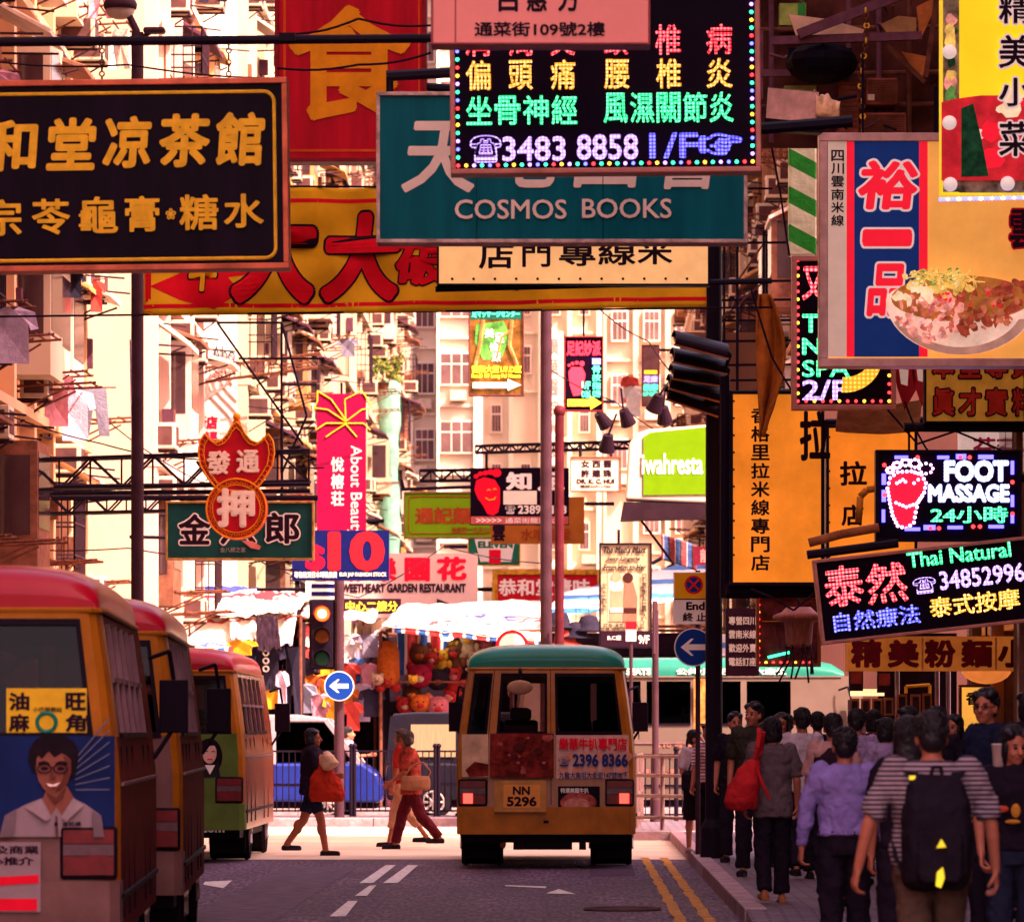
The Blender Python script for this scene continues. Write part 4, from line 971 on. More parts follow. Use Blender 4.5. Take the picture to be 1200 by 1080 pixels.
its = [('p', [(556, 574), (558, 563), (567, 559), (580, 562), (586, 572), (586, 590), (584, 600), (578, 604), (571, 602), (566, 592), (560, 584)], REDT)]
for a, b, r_ in ((558, 558, 3), (563, 555, 3), (569, 554, 3.2), (575, 553, 3.6), (582, 554, 5.5)): its.append(('e', a, b, r_, r_*.9, REDT))
its += [('l', [(569, 583), (573, 586), (579, 585), (581, 582)], 1.3, GOLD), ('l', [(571, 575), (573, 573), (575, 575)], 1, GOLD), ('l', [(578, 574), (580, 572), (582, 574)], 1, GOLD), ('t', '知', 593, 553, 623, 574, WHT, .05), ('t', '足', 630, 553, 662, 575, WHT, .05), ('b', 590, 575, 629, 591, PALE), ('t', '48', 633, 580, 641, 588, REDT, .05), ('t', '☎', 592, 592, 604, 602, WHT, 0), ('t', '2389 3103', 607, 592, 664, 602, WHT, .03), ('b', 552, 605, 666, 614, SAL), ('t', '>>>>>', 558, 607, 588, 612, WHT, .03), ('t', '通菜街龍飛大廈', 592, 606.5, 660, 613, WHT, .01)]
sign('massage_signboard', 'black board with a smiling red foot and a white phone number behind two dark poles', 'sign', (551, 548, 667, 615), 106, BLK_F, None, 0, its, depth=.2, hang=[(570, 548, 570, 530, .03, 0), (640, 548, 640, 530, .03, 0)])
OR2 = M('orange_board', (.42, .13, .02), rough=.5, var=.2, scale=2)
sign('shop_signboard', 'orange plumber board with brown characters below the smiling foot board', 'sign', (575, 582, 685, 637), 110, OR2, None, 0, [('t', '雲', 577, 613, 592, 634, INK, .03), ('t', '水喉電燈', 610, 619, 669, 633, BRN, .03), ('t', '陶瓷', 628, 610, 644, 617, BRN, .02)], depth=.2, hang=[(685, 590, 720, 590, .04, 0)])
GRB = M('green_border', (.02, .16, .09), rough=.5)
sign('shop_signboard', 'small green edged board with a red block under the orange plumber board', 'sign', (548, 628, 610, 663), 114, GRB, GOLD, 1, [('p', [(556, 631), (604, 631), (599, 658), (563, 658)], WHT), ('t', 'ELEVEN', 560, 634, 601, 642, GRB, .06), ('b', 573, 644, 587, 660, REDT)], depth=.2, hang=[(548, 640, 520, 640, .04, 0)])
sign('tea_house_signboard', 'red board with white characters inside a gold border far down the street', 'sign', (577, 667, 706, 714), 118, M('deep_red_board', (.50, .01, .02), rough=.5, var=.2), M('frame_ornate_gold', (.66, .32, .03), rough=.5, var=.6, scale=12), 6, [('t', '恭和堂清味', 584, 678, 692, 698, WHT, .03)], depth=.25, hang=[(577, 690, 540, 690, .05, 0)])
# video style signs
TREE = M('tree_print', (.18, .07, .015), rough=.4, var=.9, scale=3, emit=.35); DGR = M('deep_green_print', (.012, .08, .05), rough=.4, var=.4, emit=.25)
its = [('b', 551, 361, 612, 374, DGR), ('p', [(558, 380), (590, 376), (598, 392), (588, 420), (566, 422), (556, 400)], M('leaf_print', (.10, .30, .05), rough=.4, var=.9, scale=4, emit=.3)), ('l', [(566, 375), (563, 400), (557, 428)], 5, M('bark_print', (.45, .2, .06), var=.7, emit=.2)), ('l', [(600, 375), (597, 405), (606, 428)], 5, M('bark_print', (.45, .2, .06), var=.7, emit=.2)), ('l', [(582, 420), (588, 395), (604, 382)], 3, M('bark_print', (.45, .2, .06), var=.7, emit=.2)),
       ('t', '足マッサージセンター', 553, 364, 609, 372, EMI('led_green_far', '#40ffb0', 1.6), .03), ('t', '美', 568, 385, 579, 396, WHT, .03), ('t', '足', 579, 390, 591, 402, WHT, .03), ('t', '情', 574, 402, 584, 412, WHT, .03), ('t', '深', 576, 413, 587, 424, WHT, .03),
       ('t', '龍飛大廈1/F.D室', 553, 428, 611, 437, EMI('led_yellow_far', '#ffd020', 1.3), .03), ('t', 'Rm.D 1/F Lung Fei House', 553, 438, 610, 444, EMI('led_yellow_far', '#ffd020', 1.3), .03), ('p', [(554, 448), (595, 448), (595, 444), (611, 451), (595, 458), (595, 455), (554, 455)], WHT)]
sign('massage_signboard', 'upright massage board with tree picture and a white arrow hanging in the bright sky gap', 'sign', (549, 350, 614, 464), 88, TREE, M('frame_plum', (.12, .03, .04)), 1.5, its, depth=.15, hang=[(552, 350, 552, 250, .02, 0), (610, 350, 610, 250, .02, 0)])
fr_ = EMI('led_red_far', '#ff2038', 1.3); fgn = EMI('led_green_far', '#40ffb0', 1.6); fyl = EMI('led_yellow_far', '#ffd020', 1.3); fvi = EMI('led_violet_far', '#9080ff', 1.6)
its = [('t', '足記妙派', 664, 399, 704, 417, fr_, .04), ('p', [(666, 436), (670, 430), (682, 430), (686, 438), (684, 452), (680, 463), (672, 464), (668, 452)], fr_)]
for a, b, r_ in ((667, 428, 1.8), (671, 426, 2), (676, 425, 2.2), (682, 426, 3)): its.append(('e', a, b, r_, r_, fr_))
its += [('v', '骨按指揚', 694, 428, 704, 466, fgn, .02), ('t', '1/F', 682, 447, 692, 456, fgn, .03), ('t', 'D室', 682, 457, 692, 466, fgn, .03), ('b', 694, 420, 704, 427, fvi), ('p', [(665, 468), (692, 468), (692, 464), (705, 472), (692, 480), (692, 476), (665, 476)], fyl)]
sign('light_sign', 'small upright light sign with a red foot and yellow arrow beside the pale pole', 'sign', (661, 394, 707, 482), 92, BLK_F, M('frame_maroon', (.2, .02, .03)), 1.5, its, depth=.15, hang=[(684, 394, 684, 330, .02, 0)])
sign('light_sign', 'tiny upright light sign with green and violet bands beyond the small red foot sign', 'sign', (752, 404, 773, 476), 140, M('grey_pink_board', (.30, .14, .14), rough=.4, var=.5, scale=3), M('frame_maroon', (.2, .02, .03)), 1.2, [('b', 755, 434, 770, 438, fyl), ('t', '足療', 754, 440, 771, 448, fvi, .05), ('t', '按摩', 754, 450, 771, 458, fgn, .05), ('t', '1/F D座', 754, 459, 771, 464, fgn, .05)], depth=.15, hang=[(773, 410, 800, 410, .04, 0)])
sign('clinic_signboard', 'small cream doctor board with black lettering beside the lime green box sign', 'sign', (668, 535, 728, 576), 98, M('cream_board', (.72, .52, .40), rough=.5, var=.12), M('frame_brown', (.3, .09, .04)), 1.3,
     [('t', '女 西 醫', 681, 539, 717, 548, INK, .04), ('t', '許 建 珠', 681, 550, 717, 559, INK, .04), ('t', 'DR. K. C. HUI', 676, 561, 720, 566.5, INK, .04), ('t', '電話23911706', 680, 568, 716, 571, INK, .02)], depth=.15, hang=[(680, 535, 680, 520, .03, 0), (716, 535, 716, 520, .03, 0)])
# lime green box sign with rounded white side
k = 75/FPX; lb_ = thing('restaurant_box_sign', 'lime green lightbox on a white rounded box with a black underside', 'sign', P(790, 545, 75))
X = lambda a: (a-790)*k
Z = lambda b: (545-b)*k
q = MB()
sec = [(733, 585), (737, 520), (745, 508), (760, 503), (836, 497), (836, 590)]
q.prism([(X(a), Z(b)) for a, b in sec], 0, .7, M('white_plastic', (.75, .58, .46), rough=.4, var=.1)); q.build('body', lb_, bevel=.03)
q = MB(); q.prism([(X(a), Z(b)) for a, b in ((754, 580), (754, 512), (762, 507), (832, 500), (832, 579))], -.02, -.003, M('lime_lightbox', (.13, .24, .003), rough=.4, var=.1, emit=.16)); q.build('panel', lb_)
q = MB(); text(q, 'iwahresta', X(752), Z(556), X(824), Z(531), WHT, -.024, .03); q.build('lettering', lb_)
q = MB(); q.prism([(X(a), Z(b)) for a, b in ((731, 588), (836, 590.5), (836, 606), (727, 609))], -.05, .75, DARKM); q.build('base', lb_)
q = MB(); q.tube((X(836), .35, Z(560)), (X(960), .4, Z(560)), .05, BLACK, 7); q.tube((X(752), .3, Z(609)), (X(790), .3, Z(660)), .02, BLACK, 6); q.build('bracket', lb_)
# lingerie shop board
SEP = M('sepia_print', (.55, .36, .26), rough=.5, var=.25, scale=2); SKN = M('sepia_skin', (.50, .24, .15), rough=.5, var=.2, scale=5); SKD = M('sepia_dark', (.05, .015, .015), rough=.5)
its = [('b', 712, 671, 748, 728, SEP), ('e', 722, 686, 8, 7, WHT), ('p', [(716, 692), (729, 692), (731, 712), (728, 728), (714, 728)], SKN), ('e', 722, 676, 6, 6, SKN), ('p', [(732, 680), (742, 682), (747, 700), (746, 728), (730, 728), (731, 700)], M('sepia_skin_dark', (.30, .12, .08), var=.2)), ('e', 736, 677, 6, 6, SKD), ('b', 715, 712, 730, 717, WHT), ('b', 731, 712, 746, 718, SKD),
       ('t', "The Men's Mart", 707, 640, 757, 648, INK, .03, .25), ('t', 'Sexy Lingerie', 711, 652, 750, 658, INK, .03, .25), ('t', 'From Him to Her', 707, 661, 757, 668, INK, .03, .25), ('v', '女士內衣', 705.5, 682, 710.5, 716, INK, .01), ('v', '只售男仕舊人', 752, 672, 758, 726, INK, .01), ('t', '旺角·通菜街·女人街', 707, 730, 755, 737, INK, .01), ('b', 704, 739, 763, 757, INK), ('t', '9/F', 748, 744, 761, 754, WHT, .02), ('t', 'B,C座', 712, 744, 728, 750, WHT, .01)]
sign('shop_signboard', 'upright cream lingerie shop board with a sepia picture left of the yellow parking sign', 'sign', (702, 636, 764, 759), 83, M('cream_board_light', (.42, .32, .20), rough=.5, var=.1), BLACK, 2.2, its, depth=.15, hang=[(725, 636, 725, 620, .025, 0), (764, 660, 800, 640, .03, 0)])

sign('shop_signboard', 'white board with red characters beside the pawnshop sign top at the left', 'sign', (226, 483, 257, 520), 104, M('white_board', (.55, .42, .36), rough=.5), None, 0, [('t', '新店', 229, 487, 255, 503, REDT, .06), ('t', '特惠', 236, 505, 255, 518, REDT, .04)], depth=.12, hang=[(226, 500, 190, 498, .03, .1)])
sign('tower_sign', 'pale upright board with faint grey characters high on the far tower', 'sign', (638, 388, 660, 545), 224, M('tower_white', (.75, .62, .50), rough=.7, var=.1), None, 0, [('v', '廣華醫院大樓', 642, 394, 655, 538, M('faded_letter', (.30, .19, .17), rough=.8), .02)], depth=.3, hang=[(660, 470, 720, 470, .08, .3)])
sign('shop_signboard', 'small dull red board with pink characters left of the tall orange lightbox', 'sign', (812, 640, 856, 662), 78, M('dull_red_board', (.16, .012, .03), rough=.5, var=.3), None, 0, [('t', '龍大', 820, 643, 850, 659, M('dusty_pink_letter', (.55, .2, .2), rough=.6), .03)], depth=.12, hang=[(856, 650, 930, 650, .03, .1)])
sign('shop_signboard', 'dark board with rows of small pale characters under the tall orange lightbox', 'sign', (850, 712, 890, 792), 66, M('plum_board', (.05, .015, .03), rough=.5, var=.4), None, 0, [('t', '專營四川', 854, 722, 886, 732, PALE, .02), ('t', '雲南米線', 854, 738, 886, 748, PALE, .02), ('t', '歡迎外賣', 854, 754, 886, 764, PALE, .02), ('t', '電話訂座', 854, 770, 886, 780, PALE, .02)], depth=.12, hang=[(890, 740, 960, 740, .03, .1)])
q = MB()
def awn_(u, v): return (XW(983, 56)+(XW(1082, 56)-XW(983, 56))*u, 56.2+.5*(1-v)+.04*math.sin(u*14), ZW(500, 56)+(ZW(466, 56)-ZW(500, 56))*v*(1-.25*(1-u))-.03*math.sin(u*math.pi))
q.grid(22, 8, awn_, M('canvas_cream', (.80, .45, .22), rough=.8, var=.4, scale=5, bump=.4)); o = q.build('canvas_awning', smooth=True, solid=.012); tag(o, 'folded cream canvas awning under the spa light sign', 'awning')
q = MB(); q.path([P(1006, 612, 52), P(1008, 582, 52), P(1016, 574, 52), P(1028, 572, 52)], .035, M('pipe_orange', (.62, .20, .03), rough=.4), 9); q.path([P(948, 636, 50.4), P(985, 626, 50.4), P(1030, 618, 50.4)], .045, M('pipe_rust_orange', (.45, .14, .05), rough=.5, var=.4), 9); o = q.build('bent_pipe', smooth=True); tag(o, 'bent orange pipe running above the tilted massage light sign', 'pipe')
for px, py, lb in ((1058, 452, 'red and white paper streamer hanging beside the gold characters board'), (1078, 448, 'shorter red paper streamer touching the gold characters board')):
    q = MB(); q.prism([(-.10, .22), (.12, .2), (.14, -.05), (.02, -.26), (-.06, -.02)], 0, .02, M('streamer_red', (.55, .02, .03), rough=.6)); q.prism([(-.04, .18), (.06, .17), (.05, .0), (-.02, .02)], -.012, -.002, PALE); o = q.build('paper_streamer'); o.location = P(px, py, 55); tag(o, lb, 'streamer')
for i, (pts, lb) in enumerate((([(880, 340), (905, 420), (935, 470)], 'thin black wire looping down left of the spa light sign'), ([(900, 150), (915, 230), (925, 300)], 'black wire hanging down from the wrapped floodlight'), ([(1040, 480), (1075, 520), (1120, 505), (1180, 530)], 'slack wire behind the foot massage light sign'), ([(960, 690), (930, 715), (905, 700), (880, 690)], 'slack wire over the red dotted frame'))):
    q = MB(); q.path([P(a, b, 55-.5*i) for a, b in pts], .012, INK, 5); o = q.build('slack_wire'); tag(o, lb, 'wire')
# ------------------------------------------------------------------ vehicles
RUB = M('tyre_rubber', (.012, .008, .012), rough=.8, var=.3); RIM = M('wheel_rim', (.40, .30, .30), rough=.35, metal=.6, var=.3)
CARG = GLASS('vehicle_glass', (.07, .045, .06), -.10); CARGS = GLASS('side_glass', (.06, .035, .05), .0, 1.06); CARGC = GLASS('clear_vehicle_glass', (.55, .45, .45), -.10)
BLKP = M('black_plastic', (.009, .004, .010), rough=.5, var=.2, spec=.03)
SEATM = M('seat_cloth', (.06, .03, .045), rough=.9)
REDP_ = M('paint_red', (.36, .002, .018), rough=.32, var=.18, coat=.12, spec=.08, scale=2); GRNP_ = M('paint_green', (.004, .16, .11), rough=.32, var=.15, coat=.10, spec=.08, scale=2)
OCH = M('paint_ochre', (.40, .12, .008), rough=.35, var=.4, coat=.08, spec=.08, scale=2.6); CRM = M('paint_cream', (.42, .20, .12), rough=.4, var=.4, coat=.05, spec=.08, scale=2.6); MINT = M('paint_mint', (.015, .14, .105), rough=.35, var=.15, coat=.3, scale=2); WHTP = M('paint_white', (.115, .075, .062), rough=.35, var=.15, coat=.3, scale=2)  # mint and white darkened to put shade on the sunlit side
LAMP_ON = M('tail_lamp_lit', (.9, .03, .02), rough=.2, var=0, emit=1.6); LAMP_R = M('tail_lamp_red', (.13, .003, .008), rough=.25, var=.4, spec=.2, scale=9); LAMP_C = M('lamp_clear', (.10, .045, .06), rough=.25, var=.4, spec=.2, scale=9)

def wheel(parent, x, y, r=.37, wd=.24, name='wheel'):
    q = MB(); q.cyl_x(x-wd/2, x+wd/2, y, r, r-.02, RUB, 24); q.torus((x-wd/2+.03, y, r), r-.05, .05, RUB, 0, 24, 6); q.torus((x+wd/2-.03, y, r), r-.05, .05, RUB, 0, 24, 6)
    o = q.build(name, parent, smooth=False)
    q = MB()
    for s in (-1, 1):
        xo = x+s*(wd/2+.004)
        q.tube((xo-s*.04, y, r), (xo, y, r), r*.56, RIM, 18, r*.5)
        for a in range(6):
            q.tube((xo, y, r), (xo+s*.004, y+math.cos(a*1.047)*r*.5, r+math.sin(a*1.047)*r*.5), .03, RIM, 5)
        q.tube((xo, y, r), (xo+s*.03, y, r), r*.16, RIM, 10)
    q.build('rim', o)
    return o

def minibus(label, loc, rz, body, roofm, pillar, L_=6.1, bars=True, bump_m=None, adv=None, side_col=None, lit=False, group=None, rz_items=None):
    t = thing('minibus', label, 'minibus', loc, rz, group)
    def wz(z): return 1.03 if z < 1.25 else 1.03-.13*((z-1.25)/1.05)**1.3
    def yr(z): return 0.0 if z < 1.3 else .10*((z-1.3)/1.0)**1.5
    # rear wall
    us = [-1, -.975, -.93, -.90, -.69, -.62, -.56, 0.0, .06, .12, .86, .93, .975, 1]; zs = [.40, .72, 1.04, 1.30, 1.56, 1.62, 1.95, 2.20, 2.24, 2.32]
    cy = {1: .12, .975: .05, .93: .012}
    def rp(u, z): return (u*wz(z), yr(z)+cy.get(abs(u), 0.0), z)
    def hole(i, j):
        if 4 <= j <= 7:
            if 3 <= i <= 3: return True
            if i == 6: return 5 <= j <= 6 or j in (4, 7)
            if i == 9: return True
        return False
    lower, upper = MB(), MB()
    for j in range(len(zs)-1):
        for i in range(len(us)-1):
            if hole(i, j): continue
            m = body if zs[j] < 1.5 and abs(us[i]+us[i+1])/2 < .95 else pillar
            lower.add([rp(us[i], zs[j]), rp(us[i+1], zs[j]), rp(us[i+1], zs[j+1]), rp(us[i], zs[j+1])], [(0, 1, 2, 3)], m)
    # side walls with open window band
    ys = [.12, .55]; nb = 5; yy = .55
    wlen = (L_-1.25-.55)/nb
    for k in range(nb): ys += [yy+wlen-.10, yy+wlen]; yy += wlen
    ys += [L_-.6, L_-.14]
    sc = side_col or body
    for s in (-1, 1):
        for j in range(len(zs)-1):
            for i in range(len(ys)-1):
                if 4 <= j <= 7 and (i % 2 == 1) and i < 1+2*nb: continue
                m = sc if zs[j] < 1.5 or i > 0 else pillar
                lower.add([(s*wz(zs[j]), ys[i]+(yr(zs[j]) if i == 0 else 0), zs[j]), (s*wz(zs[j]), ys[i+1], zs[j]), (s*wz(zs[j+1]), ys[i+1], zs[j+1]), (s*wz(zs[j+1]), ys[i]+(yr(zs[j+1]) if i == 0 else 0), zs[j+1])], [(0, 1, 2, 3)], m)
    # front wall with windscreen opening
    fu = [-1, -.86, .86, 1]; fz = [.40, .9, 1.25, 2.2, 2.32]
    def fp(u, z): return (u*wz(z), L_-.14+(.14 if abs(u) < .9 else 0)-.35*max(0, (z-1.25)/1.05)*(1 if abs(u) < .9 else .6), z)
    for j in range(4):
        for i in range(3):
            if j == 2 and i == 1: continue
            lower.add([fp(fu[i], fz[j]), fp(fu[i+1], fz[j]), fp(fu[i+1], fz[j+1]), fp(fu[i], fz[j+1])], [(0, 1, 2, 3)], sc if fz[j] < 1.2 else pillar)
    lower.build('body', t, solid=.035, weld=True)
    # roof
    q = MB(); rings = []
    for y, W, h in ((.115, .895, .10), (.13, .90, .17), (.19, .905, .225), (.34, .91, .265), (.65, .915, .29), (1.4, .92, .31), (L_*.6, .92, .32), (L_-1.1, .92, .30), (L_-.65, .905, .22), (L_-.45, .88, .10)):
        rg = []
        for i in range(25):
            a = math.pi*i/24; c, s_ = math.cos(a), math.sin(a)
            rg.append((W*math.copysign(abs(c)**.55, c), y, 2.30+h*abs(s_)**.62))
        rings.append(rg)
    q.ring(rings, roofm, close=False, capa=False, capb=False)
    q.add(rings[0], [tuple(range(25))], roofm); q.add(rings[-1], [tuple(range(24, -1, -1))], roofm)
    q.build('roof', t, smooth=True)
    q = MB(); q.path([(-.905, L_-.5, 2.305), (-.925, .5, 2.305), (-.905, .14, 2.305), (-.86, .105, 2.305), (.86, .105, 2.305), (.905, .14, 2.305), (.925, .5, 2.305), (.905, L_-.5, 2.305)], .018, pillar, 6); q.build('gutter', t)
    q = MB()                                         # rubber-edged rear windows
    for a, b in ((-.90, -.69), (-.56, 0.0), (.12, .86)):
        for u0, u1, z0, z1 in ((a-.012, a+.02, 1.545, 2.255), (b-.02, b+.012, 1.545, 2.255), (a, b, 1.545, 1.585), (a, b, 2.215, 2.255)):
            q.add([(u*wz(z), yr(z)-o, z) for o in (.012, -.03) for u, z in ((u0, z0), (u1, z0), (u1, z1), (u0, z1))], [(0, 1, 2, 3), (7, 6, 5, 4), (0, 4, 5, 1), (1, 5, 6, 2), (2, 6, 7, 3), (3, 7, 4, 0)], BLKP)
    q.build('window_rubber', t)
    for a, b in ((-.90, -.69), (-.56, 0.0), (.12, .86)):
        q = MB(); q.add([(a*wz(1.56), yr(1.56)+.012, 1.56), (b*wz(1.56), yr(1.56)+.012, 1.56), (b*wz(2.24), yr(2.24)+.012, 2.24), (a*wz(2.24), yr(2.24)+.012, 2.24)], [(0, 1, 2, 3)], CARGC if a == -.56 else CARG); q.build('rear_window', t)
    for s in (-1, 1):
        yy = .55
        for k in range(nb):
            q = MB(); y0, y1 = yy, yy+wlen-.10; yy += wlen
            q.add([(s*(wz(1.56)-.015), y0, 1.56), (s*(wz(1.56)-.015), y1, 1.56), (s*(wz(2.24)-.015), y1, 2.24), (s*(wz(2.24)-.015), y0, 2.24)], [(0, 1, 2, 3)], CARGS)
            if bars: q.beam((s*(wz(1.9)+.0), y0, 1.9), (s*(wz(1.9)+.0), y1, 1.9), .03, GREY)
            q.beam((s*(wz(1.56)+.008), y0, 1.57), (s*(wz(1.56)+.008), y1, 1.57), .03, BLKP)
            if bars: q.beam((s*(wz(1.56)+.006), (y0+y1)/2, 1.57), (s*(wz(2.24)+.006), (y0+y1)/2, 2.24), .03, GREY)
            q.build('side_window', t)
    q = MB(); q.add([fp(-.86, 1.25), fp(.86, 1.25), fp(.86, 2.2), fp(-.86, 2.2)], [(0, 1, 2, 3)], CARGC); q.build('windscreen', t)
    # bumper, underbody
    q = MB()
    q.ring([[(x*1.0, y, z) for x, y in ((-1.035, .34), (-1.03, .02), (-.97, -.055), (.97, -.055), (1.03, .02), (1.035, .34))] for z in (.40, .46, .66, .715)], bump_m or pillar, close=False, capa=False, capb=False)
    q.build('bumper', t, solid=.03, bevel=.008)
    q = MB(); q.box(-.96, .96, .18, L_-.3, .30, .43, BLKP); q.box(-.38, .30, .1, .35, .22, .40, BLKP); q.tube((-.5, .35, .30), (-.5, .06, .27), .035, RUST); q.box(-.85, .85, 1.35, 1.6, .28, .42, BLKP)
    for xx in (-.3, .42): q.box(xx-.04, xx+.04, .04, .12, .22, .40, BLKP)
    for s in (-1, 1): q.box(s*.78-.2, s*.78+.2, .9, .93, .10, .42, BLKP)
    q.build('chassis', t)
    for s in (-1, 1):
        wheel(t, s*.76, 1.55, .37, .46); wheel(t, s*.86, L_-1.05, .37, .24)
    # floor, seats, headlining
    q = MB(); q.box(-.95, .95, .08, L_-.3, .74, .78, SEATM); q.build('floor', t)
    for k in range(5):
        for x0 in (-.92, -.5, .15, .55):
            if k == 0 and False: continue
            q = MB(); y = .28+k*.86
            q.box(x0, x0+.38, y+.1, y+.5, 1.05, 1.18, SEATM); q.box(x0, x0+.38, y, y+.10, 1.05, 1.72 if k else 1.66, SEATM); q.box(x0+.08, x0+.3, y+.01, y+.09, 1.722, 1.86, SEATM); q.build('seat', t, bevel=.03)
    # lamps
    for s in (-1, 1):
        q = MB(); x0, x1 = (.66*wz(.9), .985*wz(.9)); a, b = (min(s*x0, s*x1), max(s*x0, s*x1))
        q.box(a, b, -.03, .05, .725, 1.035, BLKP); o = q.build('tail_light', t, bevel=.02)
        q = MB(); q.box(a+.02, b-.02, -.038, -.0305, .75, .86, LAMP_R); q.box(a+.02, b-.02, -.038, -.0305, .865, .93, LAMP_C); q.box(a+.02, b-.02, -.038, -.0305, .935, 1.015, LAMP_R)
        c = s*.90
        q.box(c-.055, c+.055, -.046, -.0385, .755, .87, LAMP_ON if lit else LAMP_R); q.build('lens', o)
    q = MB()
    for u in (-.66, .055): q.beam((u*wz(.74), -.004, .74), (u*wz(1.5), -.004, 1.5), .008, BLKP); q.beam((u*wz(1.5), yr(1.5)-.004, 1.5), (u*wz(2.3), yr(2.3)-.004, 2.3), .008, BLKP)
    for s in (-1, 1):
        for yy in (.5, 1.3, 2.1, L_-2.2, L_-1.35): q.beam((s*(wz(.5)+.004), yy, .48), (s*(wz(1.5)+.004), yy, 1.5), .014, BLKP)
        q.beam((s*1.036, .2, 1.28), (s*1.036, L_-.3, 1.28), .02, GREY); q.beam((s*1.036, .2, .62), (s*1.036, L_-.3, .62), .03, BLKP)
    q.build('door_seam', t)
    # mirrors
    q = MB(); mx = 1.12
    for s in (-1, 1):
        q.path([(s*1.0, L_-.55, 2.1), (s*1.13, L_-.4, 2.15), (s*1.16, L_-.35, 1.95)], .018, BLKP, 6); q.path([(s*1.02, L_-.4, 1.4), (s*1.15, L_-.36, 1.6)], .018, BLKP, 6)
        q.box(s*1.16-.10, s*1.16+.10, L_-.40, L_-.30, 1.58, 1.95, BLKP)
    q.build('side_mirror', t, bevel=.03)
    q = MB(); q.tube((-.30, .10, 2.30), (-.30, -.02, 2.26), .02, BLKP); q.tube((-.30, -.02, 2.27), (-.30, -.08, 2.16), .014, BLKP); q.build('mirror_arm', t)
    q = MB(); q.sphere((-.30, -.09, 2.09), (.15, .03, .085), M('mirror_back', (.40, .21, .13), rough=.4)); q.build('rear_mirror', t, smooth=True)
    for it in (adv or []): pass
    return t, wz, yr

def panel_items(t, items, name='advertisement'):
    """flat printed pieces on the rear or side: ('b',x0,z0,x1,z1,mat) ('p',pts,mat) ('e',x,z,rx,rz,mat) ('t',string,x0,z0,x1,z1,mat,wt)"""
    groups = {}
    for li, it in enumerate(items):
        m = it[6] if it[0] == 't' else it[-1]
        nm = 'lettering' if it[0] == 't' else name
        q = groups.setdefault((nm, m.name), MB()); y = -.006-.002*li
        if it[0] == 'b': q.box(it[1], it[3], y-.0015, y+.001, it[2], it[4], m)
        elif it[0] == 'p': q.prism(it[1], y-.0015, y+.001, m)
        elif it[0] == 'e': q.prism([(it[1]+it[3]*math.cos(2*math.pi*j/28), it[2]+it[4]*math.sin(2*math.pi*j/28)) for j in range(28)], y-.0015, y+.001, m)
        elif it[0] == 't': text(q, it[1], it[2], it[3], it[4], it[5], m, y, it[7])
        elif it[0] == 'l':
            for a, b in zip(it[1], it[1][1:]): q.tube((a[0], y, a[1]), (b[0], y, b[1]), it[2], m, 5)
    for (nm, _), q in groups.items(): q.build(nm, t)

# --- the orange and green minibus
PPK = M('ad_pale_pink', (.70, .40, .34), rough=.5, var=.25, scale=5); BEEF = M('ad_beef', (.22, .02, .015), rough=.45, var=.9, scale=7); BEEF2 = M('ad_beef_pink', (.50, .10, .08), rough=.45, var=.7, scale=9); PLATE = M('number_plate', (.72, .28, .06), rough=.5, var=.1); BLUT = M('ad_navy', (.02, .03, .14), rough=.5, var=0); CRMA = M('ad_cream', (.72, .45, .28), rough=.5, var=.5, scale=3)
K_ = 1/102.0
bx = lambda p: (p-640)*K_
bz = lambda p: 1.6+(855-p)*K_
mbus, wz, yr = minibus('orange minibus with green roof and plate NN 5296 driving away in the middle', (XW(640, 59), 59, 0), 0, CRM, GRNP_, OCH, lit=True)
rnd = random.Random(2)
its = [('b', bx(652), bz(912), bx(737), bz(861), PPK)]
for i in range(5):
    for j in range(3):
        cx_, cz_ = bx(660+17*i+(8 if j % 2 else 0)), bz(870+16*j); its.append(('p', [(cx_-.07, cz_), (cx_, cz_-.06), (cx_+.07, cz_), (cx_, cz_+.06)], M('ad_diamond', (.75, .30, .20), rough=.5)))
its += [('t', '樂華牛扒專門店', bx(655), bz(879), bx(735), bz(864), REDT, .03), ('t', '☎', bx(654), bz(898), bx(668), bz(886), BLUT, 0), ('t', '2396 8366', bx(671), bz(898), bx(736), bz(883), BLUT, .04), ('t', '九龍大角咀大全街147號地下', bx(655), bz(912), bx(736), bz(904), BLUT, .015),
        ('b', bx(654), bz(955), bx(703), bz(921), BLKP), ('e', bx(678), bz(940), .21, .12, BEEF2), ('e', bx(676), bz(942), .15, .07, M('ad_beef_light', (.62, .22, .16), rough=.4, var=.6, scale=12)), ('t', '特選美國牛扒', bx(657), bz(929), bx(690), bz(923), WHT, .02),
        ('b', bx(541), bz(910), bx(572), bz(860), CRMA), ('p', [(bx(545), bz(902)), (bx(556), bz(892)), (bx(572), bz(895)), (bx(572), bz(909)), (bx(550), bz(910))], BEEF), ('b', bx(574), bz(911), bx(649), bz(859), BEEF)]
for _ in range(26):
    a, b = rnd.uniform(580, 643), rnd.uniform(864, 905); s2 = rnd.uniform(3, 9)
    its.append(('p', [(bx(a+s2*math.cos(t*.8)*rnd.uniform(.5, 1.1)), bz(b+.7*s2*math.sin(t*.8)*rnd.uniform(.5, 1.1))) for t in range(8)], rnd.choice((BEEF2, BEEF, M('ad_beef_dark', (.09, .01, .012), rough=.4, var=.6)))))
its += [('b', bx(579), bz(951), bx(640), bz(914), M('plate_recess', (.50, .22, .06), rough=.4)), ('b', bx(590), bz(946), bx(633), bz(919), PLATE), ('t', 'NN', bx(601), bz(931), bx(621), bz(921), INK, .04), ('t', '5296', bx(594), bz(944.5), bx(629), bz(933), INK, .04)]
panel_items(mbus, its)
q = MB(); q.box(-.03, .03, -.065, -.05, .53, .56, BLKP); q.build('tow_hook', mbus)

